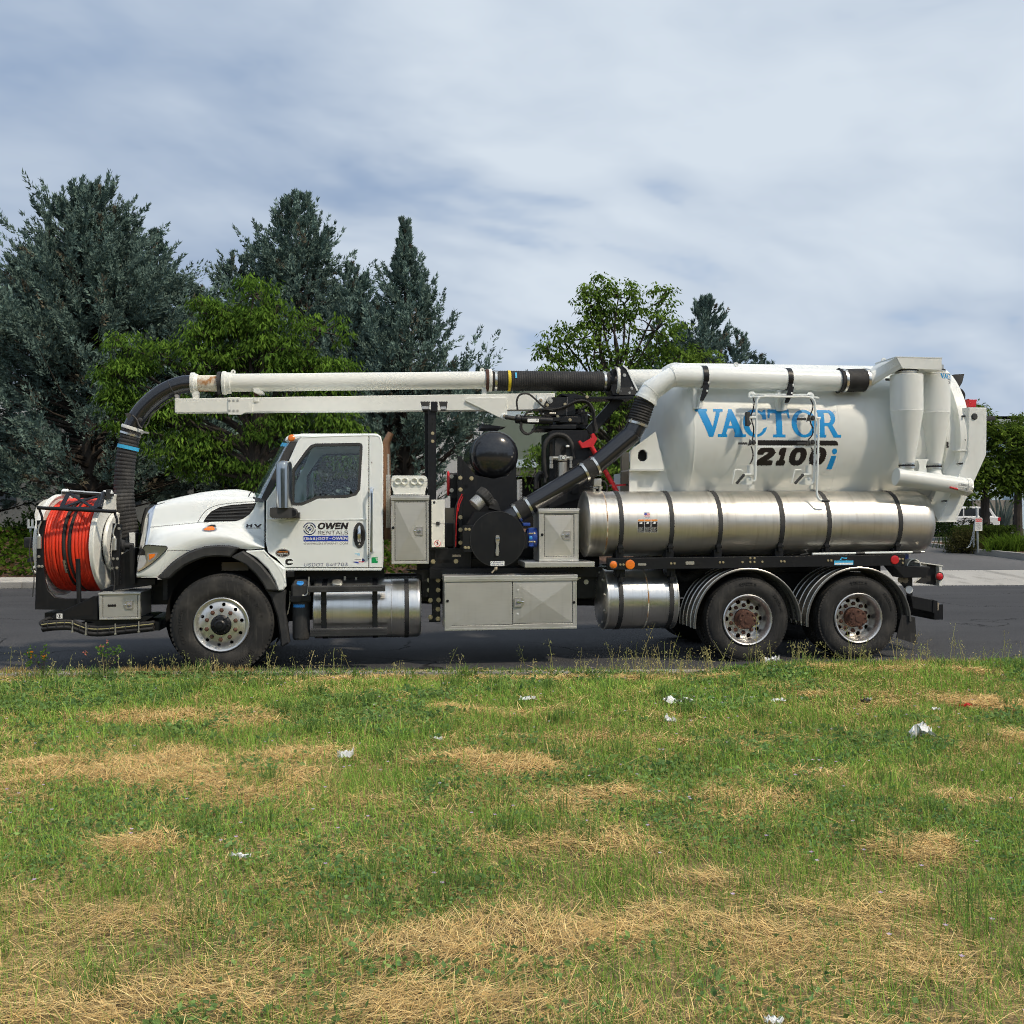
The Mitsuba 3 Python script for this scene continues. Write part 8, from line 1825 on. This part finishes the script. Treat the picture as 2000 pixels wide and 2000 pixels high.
part(SN, 'lettering', cat(*[sheet(fit(glyphs(t, True), r0[0] + a, zt - hh_, r0[2] - a, zt), lambda x, z: x * 0 + 36.115) for t, zt, hh_, a in (('ATTENTION', r0[3] - .065, .06, .035),)]), 'sign_white', smooth=False)
part(SN, 'lettering', cat(*[sheet(fit(glyphs(t, True), r0[0] + a, zt - hh_, r0[2] - a, zt), lambda x, z: x * 0 + 36.117) for t, zt, hh_, a in (('PRIVATE LOT', r0[3] - .185, .045, .04), ('NO PARKING', r0[3] - .25, .045, .04), ('VIOLATORS TOWED', r0[3] - .315, .03, .05), ('AT OWNERS', r0[3] - .355, .028, .06), ('EXPENSE', r0[3] - .395, .028, .06))]), 'black_print', smooth=False)
CH_ = thing('chain', 'steel chain hanging beside the sign post', 'chain')
links = []
def link_run(P_):
    P_, q = resample(spl(P_, 8), .075)
    for i in range(len(P_) - 1):
        d = P_[i + 1] - P_[i]; d /= np.linalg.norm(d); c = (P_[i] + P_[i + 1]) / 2
        s = frame(d)[1 + i % 2]; t = np.linspace(0, 2 * PI, 10, endpoint=False)
        links.append(tube(c + .052 * np.cos(t)[:, None] * d + .026 * np.sin(t)[:, None] * s, .010, 4, closed=True))
cpt = np.array([16.685,1.418, 16.65,1.142, 16.58,0.781, 16.494,0.558, 16.407,0.49]).reshape(-1, 2)
link_run(np.c_[cpt[:, 0], np.full(5, 36.0), cpt[:, 1]])
cpt = np.array([16.706,1.313, 16.696,0.968, 16.695,0.52]).reshape(-1, 2)
link_run(np.c_[cpt[:, 0], np.full(3, 36.1), cpt[:, 1]])
part(CH_, 'links', cat(links), 'galvanised', stuff=True)
def blade_cloud(x, y, z, n, rx, ry, h, w, col, seed, spread=.45, bend=.5):
    rng = np.random.default_rng(seed)
    b = np.c_[x + rng.normal(0, rx, n), y + rng.normal(0, ry, n), np.full(n, z)]
    d = rng.normal(0, spread, (n, 3)); d[:, 2] = 1
    L = h * rng.uniform(.6, 1.15, n)
    m = b + d / np.linalg.norm(d, axis=1, keepdims=True) * L[:, None] * .55
    d2 = d + np.c_[d[:, :2] * bend * 2.2, np.full(n, -bend * .8)]
    t = m + d2 / np.linalg.norm(d2, axis=1, keepdims=True) * L[:, None] * .5
    s = rng.normal(size=(n, 3)); s[:, 2] = 0; s /= np.linalg.norm(s, axis=1, keepdims=True)
    c = np.array(col) * rng.uniform(.6, 1.35, n)[:, None]
    v = np.stack([b - s * w / 2, b + s * w / 2, m + s * w * .42, m - s * w * .42, t], 1).reshape(-1, 3)
    k = np.arange(n)[:, None] * 5
    f = np.concatenate([k + [0, 1, 2], k + [0, 2, 3], k + [3, 2, 4]], 1).reshape(-1, 3)
    return v, f, np.repeat(c, 5, 0)
hx0 = [17.026,0.765][0]
shrub('shrub', hx0, 37.3, .36, .72, .6, .95, 'bronze-green bush left of the sign post', 54, (.075, .075, .028), .10, .04, 260)
hx1 = [17.982,0.784][0]
hd_ = thing('hedge', 'clipped dark green hedge right of the sign post', 'bush')
rng = np.random.default_rng(55); n = 5200
q = np.c_[hx1 + rng.uniform(-1.05, 1.05, n), 38.0 + rng.uniform(-.6, .6, n), .4 + .82 * rng.uniform(0, 1, n) ** .6]
HELD.add(hd_ + '__foliage')
put_cloud(hd_ + '__foliage', tri_cloud(q, rnd_dir(rng, n) + [0, -.2, .5], rng.normal(size=(n, 3)), rng.uniform(.07, .12, n), rng.uniform(.05, .08, n), np.array([.06, .095, .02]) * rng.uniform(.5, 1.3, n)[:, None], .1), 'leaves')
gk = thing('grass_clump', 'tall bright green strap-leaved clump in front of the clipped hedge', 'plant')
HELD.add(gk + '__blades')
put_cloud(gk + '__blades', blade_cloud(hx1 - .05, 35.6, .38, 900, .42, .3, .74, .035, (.10, .17, .022), 56), 'leaves')
gk = thing('grass_clump', 'dark strappy tuft behind the sign post', 'plant')
HELD.add(gk + '__blades')
put_cloud(gk + '__blades', blade_cloud([18.074,0.712][0], 39.0, .38, 300, .8, .3, .85, .03, (.05, .08, .02), 57), 'leaves')
fk = thing('flax_plant', 'dark drooping branch of leaves in front of the white car', 'plant')
rng = np.random.default_rng(58)
stems, cl = [], []
for a in ([18.75,1.371, 18.272,1.525, 17.947,1.374], [18.731,1.448, 18.272,1.277, 17.774,1.068], [18.54,1.525, 18.386,1.258, 18.233,1.086], [18.883,1.371, 19.189,1.332, 19.361,1.14]):
    a = np.asarray(a).reshape(-1, 2); P_ = spl(np.c_[a[:, 0], np.full(3, 40.0) + rng.normal(0, .1, 3), a[:, 1]], 7)
    stems.append(tube(P_, .012, 4)); nn = 26; i = rng.integers(1, len(P_), nn)
    cl.append(tri_cloud(P_[i] + rng.normal(0, .03, (nn, 3)), rng.normal(0, .4, (nn, 3)) + [-.5, 0, -.7], rng.normal(size=(nn, 3)), rng.uniform(.18, .32, nn), rng.uniform(.05, .08, nn), np.array([.018, .026, .013]) * rng.uniform(.6, 1.3, nn)[:, None], .1))
part(fk, 'stem', cat(stems), 'bark')
HELD.add(fk + '__leaves'); put_cloud(fk + '__leaves', merge_clouds(cl), 'leaves')
gk = thing('agave', 'grey-green spiky agave behind the white car', 'plant')
HELD.add(gk + '__leaves')
put_cloud(gk + '__leaves', blade_cloud([30.364,0.641][0], 62.0, .4, 26, .12, .12, 2.6, .16, (.14, .17, .15), 59, .38, .15), 'leaves')
shrub('hedge', [24.241,0.765][0], 56.5, .5, 1.1, .7, 1.05, 'dark rounded hedge under the tail of the truck', 64, (.025, .05, .016), .12, .07, 200)

# ---------------------------------------------------------------- white car parked behind the island
CX, CYd = 29.35, 60.0
def cp_(pts): return [(CX + a, .38 + b) for a, b in pts]
CAR = thing('parked_car', 'white sport utility car parked behind the planted island', 'car')
body = Polygon(cp_([(0, .62), (-.02, 1.02), (-.16, 1.08), (-1.0, 1.12), (-3.2, 1.08), (-4.3, .98), (-4.62, .80), (-4.66, .42), (-4.5, .30), (-4.22, .30), (-4.12, .52), (-3.92, .68), (-3.6, .70), (-3.35, .55), (-3.25, .28), (-1.35, .28), (-1.26, .52), (-1.06, .70), (-.76, .70), (-.52, .54), (-.42, .32), (-.05, .40)]))
part(CAR, 'body', prism(rounded(body, .03), CYd, CYd + 1.85, .06), 'car_paint', smooth=25)
roof = Polygon(cp_([(-.16, 1.07), (-.52, 1.58), (-.75, 1.66), (-1.9, 1.70), (-2.5, 1.63), (-3.22, 1.09)]))
gl = rounded(Polygon(cp_([(-.42, 1.13), (-.66, 1.52), (-.85, 1.57), (-1.9, 1.60), (-2.42, 1.54), (-2.98, 1.13)])), .03)
part(CAR, 'roof', prism(rounded(roof, .03), CYd + .12, CYd + 1.73, .05), 'car_paint', smooth=25)
part(CAR, 'side_window', prism(gl.difference(unary_union([sbox(CX - 1.32, 0, CX - 1.24, 3), sbox(CX - 2.2, 0, CX - 2.12, 3)])), CYd + .112, CYd + .13), 'car_glass')
part(CAR, 'tail_light', box(CX - .16, CX + .01, CYd - .01, CYd + .12, .38 + .82, .38 + 1.03, .02), 'red_lens')
part(CAR, 'door_seam', cat(*[box(CX + a, CX + a + .012, CYd - .003, CYd + .01, .38 + .35, .38 + 1.08) for a in (-1.28, -2.22, -3.2)]), 'gray_print')
for a in (-.90, -3.75):
    w = part(CAR, 'wheel', lathe([(0, .22), (-.01, .24), (-.01, .33), (.03, .36), (.22, .36), (.24, .2)], (CX + a, CYd - .0, .38 + .36), (0, 1, 0), 32), 'rubber')
    part(w, 'rim', cat(lathe([(.05, .0), (.05, .22), (0, .24), (0, .225)], (CX + a, CYd, .74), (0, 1, 0), 32)), 'dark_void')
    part(w, 'spokes', cat(*[bar((CX + a, CYd + .01, .74), (CX + a + .225 * math.cos(t), CYd + .005, .74 + .225 * math.sin(t)), .05, .03, (0, 1, 0)) for t in np.arange(5) * 2 * PI / 5 + .3], lathe([(0, .20), (-.01, .235), (.01, .235)], (CX + a, CYd + .0, .74), (0, 1, 0), 32)), 'chrome')

# ================================================================= THE GRASS VERGE
def straw_mask(x, y):
    P_ = [(-2.6, 6.6, 1.15, .62, 1.0), (-1.75, 6.35, .55, .4, .85), (-3.6, 6.3, .8, .5, .9), (-2.55, 8.35, .55, .22, .8), (-3.6, 8.3, .5, .2, .7), (-.17, 8.55, .38, .16, .9), (3.0, 9.15, .42, .12, .9), (4.15, 8.85, .75, .17, 1.0), (3.8, 7.4, .4, .18, .9),
          (.45, 3.92, 1.1, .20, 1.1), (-.35, 3.75, .5, .13, .9), (-1.35, 3.50, .75, .22, 1.0), (-1.5, 4.15, .62, .16, .9), (.86, 4.58, .22, .12, 1.0), (2.2, 5.1, .26, .18, .95), (1.85, 4.25, .25, .12, .85), (-1.85, 5.1, .3, .13, .85), (.75, 5.9, .9, .28, .62), (-.1, 6.85, .45, .22, .75), (2.2, 6.6, .3, .14, .6),
          (1.2, 7.4, .6, .2, .55), (-1.0, 4.6, .4, .12, .7), (-.7, 3.3, .8, .16, .8), (2.7, 6.0, .25, .1, .7), (.1, 5.2, .5, .12, .5), (1.6, 3.3, .5, .14, .55), (3.1, 5.6, .3, .14, .7), (1.8, 10.35, 2.0, .18, .75), (-2.0, 10.4, 1.2, .12, .5), (4.3, 10.2, .8, .2, .5)]
    p = np.stack([x, y, x * 0], -1)
    wob = (meshkit.fbm(p * 1.6, 4, 31) - .5)
    wx, wy = x + wob * 1.1, y + (meshkit.fbm(p * 1.4 + 7, 4, 32) - .5) * .9
    m = np.zeros_like(x)
    for cx, cy, rx, ry, s in P_:
        d = ((wx - cx) / rx) ** 2 + ((wy - cy) / ry) ** 2
        m = np.maximum(m, s * np.minimum(1.2 * np.exp(-d * .95), 1))
    m = m * (.45 + 1.0 * smooth01(.34, .64, meshkit.fbm(p * 3.1, 4, 34))) + (meshkit.fbm(p * 2.4, 4, 33) - .50) * 1.0
    return np.clip(m, 0, 1)
rng = np.random.default_rng(90)
def scatter(dens, ymin=2.55, ymax=10.78, mask=None):
    """points over the verge in view and a step to either side, thinner with distance"""
    n = int(dens * 96)
    y = ymin + (ymax - ymin) * rng.uniform(0, 1, n) ** 0.95
    hw = .53 * y + 1.0
    keep = rng.uniform(0, 1, n) < hw / (.53 * ymax + 1.0) * (0.45 + 0.55 * np.clip(5.0 / y, 0, 1))
    y = y[keep]; hw = hw[keep]
    x = rng.uniform(-1, 1, len(y)) * hw
    if mask is not None:
        k = rng.uniform(0, 1, len(x)) < mask(x, y); x, y = x[k], y[k]
    return x, y
def grow(x, y, L, W, col, tilt, bend, h0=-.01, az=None):
    """bent blades: base quad and tip triangle; tilt 0 stands, large lies down"""
    n = len(x)
    z = np.where(y > 10.735, .106, verge_h(x, y)) + h0
    az = rng.uniform(0, 2 * PI, n) if az is None else az
    hd = np.c_[np.cos(az), np.sin(az), np.zeros(n)]
    d = hd * np.sin(tilt)[:, None] + np.c_[np.zeros((n, 2)), np.cos(tilt)]
    t2 = tilt + bend
    d2 = hd * np.sin(t2)[:, None] + np.c_[np.zeros((n, 2)), np.cos(t2)]
    s = np.c_[-np.sin(az), np.cos(az), np.zeros(n)] + rng.normal(0, .35, (n, 3)) * [1, 1, .3]
    s /= np.linalg.norm(s, axis=1, keepdims=True)
    b = np.c_[x, y, z]
    m = b + d * (L * .55)[:, None]; t = m + d2 * (L * .45)[:, None]
    w = (W / 2)[:, None]
    v = np.stack([b - s * w, b + s * w, m + s * w * .85, m - s * w * .85, t], 1).reshape(-1, 3)
    k = np.arange(n)[:, None] * 5
    f = np.concatenate([k + [0, 1, 2], k + [0, 2, 3], k + [3, 2, 4]], 1).reshape(-1, 3)
    return v, f, np.repeat(col, 5, 0)
def hue(n, a, b, lo=.65, hi=1.3):
    k = rng.uniform(0, 1, n)[:, None]
    return (np.array(a) * k + np.array(b) * (1 - k)) * rng.uniform(lo, hi, n)[:, None]
# green grass
x, y = scatter(4700, mask=lambda x, y: 1.0 - .80 * straw_mask(x, y))
n = len(x); far = np.clip(y / 5.0, .8, 2.0)
patch = meshkit.fbm(np.stack([x, y, x * 0], -1) * .9, 3, 40)
patch2 = meshkit.fbm(np.stack([x, y, x * 0], -1) * 2.2, 3, 41)
L = rng.uniform(.040, .110, n) * (.6 + .9 * patch2) * np.where(rng.uniform(size=n) < .05, 1.8, 1) * (1 - .5 * smooth01(9.8, 10.6, y) * smooth01(2.6, 1.8, x))
col = hue(n, (.35, .50, .095), (.165, .33, .07)) * (.75 + .5 * patch)[:, None]
dry = rng.uniform(0, 1, n) < .12 + .5 * straw_mask(x, y)
col = np.where(dry[:, None], hue(n, (.56, .46, .20), (.40, .33, .13)), col)
labels['grass'] = {'label': 'patchy green grass on the verge', 'category': 'grass', 'kind': 'stuff'}
put_cloud('grass', grow(x, y, L, rng.uniform(.0028, .0052, n) * far, col, np.abs(rng.normal(.35, .35, n)), rng.uniform(.1, .9, n)), 'blades')
# straw lying about
x, y = scatter(7600, mask=lambda x, y: .13 + .9 * straw_mask(x, y))
n = len(x); far = np.clip(y / 5.0, .8, 2.0); sm_ = straw_mask(x, y)
col = hue(n, (.90, .68, .32), (.68, .45, .17), .55, 1.3)
lie = (meshkit.fbm(np.stack([x, y, x * 0], -1) * 1.7, 2, 71) - .5) * 5 + rng.normal(0, .75, n) + PI * (rng.uniform(size=n) < .5)
c1 = grow(x, y, rng.uniform(.04, .15, n) * np.where(rng.uniform(size=n) < .08, 1.6, 1), rng.uniform(.0020, .0040, n) * far, col, np.minimum(rng.normal(1.46, .13, n), 1.68), rng.normal(.10, .18, n), h0=.0, az=lie)
v = c1[0]; v[:, 2] += np.repeat(rng.uniform(.0, .042, n) * sm_ + .014, 5)
labels['straw'] = {'label': 'dry straw and mown hay lying in patches on the grass', 'category': 'straw', 'kind': 'stuff'}
put_cloud('straw', c1, 'matte')
# broad-leaved weeds: clusters of small leaves close to the ground
x, y = scatter(170, mask=lambda x, y: (1 - straw_mask(x, y)) * smooth01(.42, .66, meshkit.fbm(np.stack([x, y, x * 0], -1) * 1.1, 3, 50)))
m = 11; n = len(x) * m
X_ = np.repeat(x, m) + rng.normal(0, .05, n); Y_ = np.repeat(y, m) + rng.normal(0, .05, n)
Y_ = np.minimum(Y_, 10.72)
base = np.c_[X_, Y_, verge_h(X_, Y_) + rng.uniform(.008, .06, n)]
col = np.repeat(hue(len(x), (.24, .36, .11), (.14, .26, .10)), m, 0) * rng.uniform(.75, 1.3, (n, 1))
labels['weeds'] = {'label': 'low broad-leaved weeds and clover among the grass', 'category': 'weeds', 'kind': 'stuff'}
put_cloud('weeds', tri_cloud(base, rnd_dir(rng, n) * [1, 1, .35] + [0, 0, .12], rng.normal(size=(n, 3)) * [1, 1, .4], rng.uniform(.018, .045, n) * np.repeat(np.clip(y / 6, .9, 1.4), m), rng.uniform(.014, .03, n) * np.repeat(np.clip(y / 6, .9, 1.4), m), col, .15), 'leaves')
# tufts of longer grass
tx, ty = scatter(2.6)
cl = []
for a, b in zip(tx, ty):
    k = rng.integers(25, 60)
    xx, yy = a + rng.normal(0, .045, k), np.minimum(b + rng.normal(0, .045, k), 10.74)
    cl.append(grow(xx, yy, rng.uniform(.10, .24, k), rng.uniform(.003, .006, k) * max(.8, b / 6), hue(k, (.21, .32, .08), (.13, .23, .065)), np.abs(rng.normal(.3, .2, k)), rng.uniform(.2, .9, k)))
labels['tuft'] = {'label': 'tufts of longer green grass', 'category': 'grass', 'kind': 'stuff'}
put_cloud('tuft', merge_clouds(cl), 'blades')
# seeding stalks along the kerb
def stalks(n, x, y, hh_, colA, colB):
    P1, P2, P3 = [], [], []
    for a, b, h1 in zip(x, y, hh_):
        z = float(verge_h(np.array([a]), np.array([b]))[0])
        lean_ = rng.normal(0, .16, 2)
        q = np.linspace(0, 1, 6)[:, None]
        path = np.array([a, b, z]) + np.c_[lean_[0] * h1 * q ** 1.6, lean_[1] * h1 * q ** 1.6, h1 * q]
        c = hue(1, colA, colB)[0]
        tb_ = tube(path, [.0035, .003, .003, .0025, .002, .0015], 3, cap=False)
        P1.append((np.array(tb_.vertices), np.array(tb_.faces), np.tile(c, (len(tb_.vertices), 1))))
        k = rng.integers(6, 18)
        i = rng.uniform(.55, 1.0, k)
        pp = np.stack([np.interp(i, q[:, 0], path[:, j]) for j in range(3)], 1) + rng.normal(0, .028, (k, 3)) * [1, 1, .5]
        P2.append(tri_cloud(pp, rng.normal(0, .5, (k, 3)) + [0, 0, -.5], rng.normal(size=(k, 3)), rng.uniform(.016, .034, k), rng.uniform(.006, .011, k), np.tile(c, (k, 1)) * rng.uniform(.85, 1.35, (k, 1)), .1))
    return merge_clouds(P1 + P2)
n = 210
x = np.r_[rng.uniform(-5.6, 5.8, 110), rng.normal(1.6, .5, 60), rng.normal(3.2, .8, 25), rng.normal(-3.2, .5, 15)]
y = rng.uniform(10.25, 10.72, n)
hh_ = rng.uniform(.12, .32, n) * np.where(rng.uniform(size=n) < .12, 1.6, 1)
hh_[110:170] *= 1.25
labels['seed_stalks'] = {'label': 'thin seeding grass stalks along the kerb', 'category': 'grass', 'kind': 'stuff'}
put_cloud('seed_stalks', stalks(n, x, y, hh_, (.52, .45, .22), (.28, .33, .12)), 'blades')
# longer dry and green fringe hanging over the kerb
x = rng.uniform(-6.4, 6.6, 9000); y = 10.89 - np.abs(rng.normal(0, .20, 9000)); n = 9000
gap = smooth01(.9, 1.3, x) * smooth01(2.75, 2.35, x)
k = rng.uniform(size=n) > gap * np.where(y > 10.72, 1.0, .5); x, y = x[k], y[k]; n = len(x)
fr = meshkit.fbm(np.stack([x, y * .3, x * 0], -1) * 1.6, 3, 61)
col = np.where((fr > .5)[:, None], hue(n, (.52, .40, .17), (.34, .27, .10)), hue(n, (.22, .30, .08), (.13, .21, .06)))
labels['kerb_fringe'] = {'label': 'ragged grass growing over the kerb', 'category': 'grass', 'kind': 'stuff'}
put_cloud('kerb_fringe', grow(x, y, rng.uniform(.03, .10, n) * (.5 + fr), rng.uniform(.005, .010, n), col, np.abs(rng.normal(.3, .3, n)), rng.uniform(.1, .8, n)), 'blades')
# small lilac flowers
x, y = scatter(5.5, mask=lambda x, y: 1 - .6 * straw_mask(x, y))
n = len(x); m = 5
z = verge_h(x, y) + rng.uniform(.05, .10, n)
a = np.tile(np.arange(m) * 2 * PI / m, n)
base = np.repeat(np.c_[x, y, z], m, 0)
labels['wild_flowers'] = {'label': 'tiny pale lilac flowers scattered through the grass', 'category': 'flowers', 'kind': 'stuff'}
put_cloud('wild_flowers', tri_cloud(base, np.c_[np.cos(a), np.sin(a), np.full(n * m, .5)], np.c_[-np.sin(a), np.cos(a), a * 0], .013, .012, np.repeat(hue(n, (.62, .45, .70), (.70, .62, .74), .9, 1.1), m, 0), 0.0), 'leaves')

# ---------------------------------------------------------------- scraps of litter on the grass
def scrap(u, size, seed, m, label, name='plastic_scrap', tall=.5, group=None):
    """a crumpled piece of torn plastic film"""
    rng = np.random.default_rng(seed)
    x, y = u
    nx, ny = 13, 9
    a, b = np.meshgrid(np.linspace(-1, 1, nx), np.linspace(-1, 1, ny))
    p = np.stack([a, b, a * 0 + seed], -1)
    X_ = x + size * (a + .9 * (meshkit.fbm(p * 1.4, 3, seed) - .5))
    Y_ = y + size * .45 * (b + .9 * (meshkit.fbm(p * 1.4 + 5, 3, seed + 1) - .5))
    Z_ = verge_h(X_, np.minimum(Y_, 10.7)) + .028 + size * tall * np.clip(2.2 * (meshkit.fbm(p * 1.9 + 9, 3, seed + 2) - .38), 0, 2) + .02 * rng.uniform(size=a.shape)
    mesh = gridmesh(X_, Y_, Z_)
    k = rng.uniform(size=len(mesh.faces)) > .10
    ce = mesh.triangles_center
    edge = (np.abs(ce[:, 0] - x) / size) ** 2 + (np.abs(ce[:, 1] - y) / (size * .45)) ** 2
    mesh.update_faces(k & (edge < 1.25 + .5 * rng.uniform(size=len(edge))))
    return solo(name, mesh, m, label, 'litter', group, smooth=False)
scrap((1.466,8.826), .13, 201, 'film', 'largest crumpled white plastic scrap, right of centre near the kerb')
scrap((0.134,9.019), .075, 202, 'film', 'white plastic scrap left of the largest one, near the kerb')
scrap((1.27,8.022), .045, 203, 'film', 'small upright white scrap just below the largest one', tall=1.6)
scrap((2.351,8.836), .065, 204, 'film', 'flat white scrap midway between the largest one and the black scrap')
scrap((2.173,9.036), .03, 205, 'film', 'tiny white scrap just left of the flat white one')
scrap((3.109,8.8), .045, 206, 'film_black', 'black scrap of film beside the dry straw at the right', tall=1.2)
scrap((3.147,8.842), .03, 212, 'film', 'white scrap touching the black one', tall=1.0)
scrap((3.036,7.411), .10, 207, 'film', 'white scrap with two raised flaps at the right', tall=1.3)
scrap((3.591,8.47), .035, 208, 'film', 'small white scrap near the red one')
scrap((3.919,8.646), .05, 209, 'film_red', 'bright red scrap on the straw at the right')
scrap((-1.145,6.841), .055, 210, 'film', 'upright white scrap left of centre on the grass', tall=1.5)
scrap((-1.325,4.857), .05, 211, 'film', 'flat grey-white scrap in the lower left grass', tall=.4)
scrap((-0.547,7.292), .03, 213, 'film', 'tiny white scrap in the middle of the grass', tall=1.2)
scrap((2.826,10.866), .07, 214, 'film', 'white scrap caught in the weeds beside the rear wheel', tall=1.0)
scrap((0.857,3.284), .03, 215, 'film', 'white scrap at the bottom edge of the picture')
scrap((2.627,9.003), .025, 216, 'film', 'speck of white film right of the flat white scrap')
# flowering weeds at the left end of the kerb
for x, label, seed, fc_ in ((-4.98, 'weed with orange flowers at the left end of the kerb', 301, (.80, .30, .02)), (-4.33, 'small round-leaved weed with a pink bud in front of the hose reel', 302, (.7, .25, .2))):
    rng2 = np.random.default_rng(seed)
    k_ = thing('flowering_weed', label, 'plant')
    tips_ = np.array([x, 10.6, .2]) + np.c_[rng2.normal(0, .07, 9), rng2.normal(0, .04, 9), rng2.uniform(.05, .24, 9)]
    part(k_, 'stem', cat(*[tube(np.array([[x, 10.6, .1], [(x + t[0]) / 2, 10.6, .15 + t[2] * .3], t]), [.004, .003, .002], 4) for t in tips_]), 'bark')
    n = 90; i = rng2.integers(0, 9, n)
    HELD.add(k_ + '__leaves'); put_cloud(k_ + '__leaves', tri_cloud(tips_[i] + rng2.normal(0, .025, (n, 3)), rnd_dir(rng2, n), rng2.normal(size=(n, 3)), rng2.uniform(.02, .045, n), rng2.uniform(.02, .035, n), np.array([.10, .19, .045]) * rng2.uniform(.6, 1.3, n)[:, None], .1), 'leaves')
    n = 22; HELD.add(k_ + '__flower'); put_cloud(k_ + '__flower', tri_cloud(tips_[rng2.integers(0, 3, n)] + rng2.normal(0, .012, (n, 3)) + [0, 0, .03], rnd_dir(rng2, n), rng2.normal(size=(n, 3)), .022, .018, np.tile(fc_, (n, 1)), .1), 'leaves')
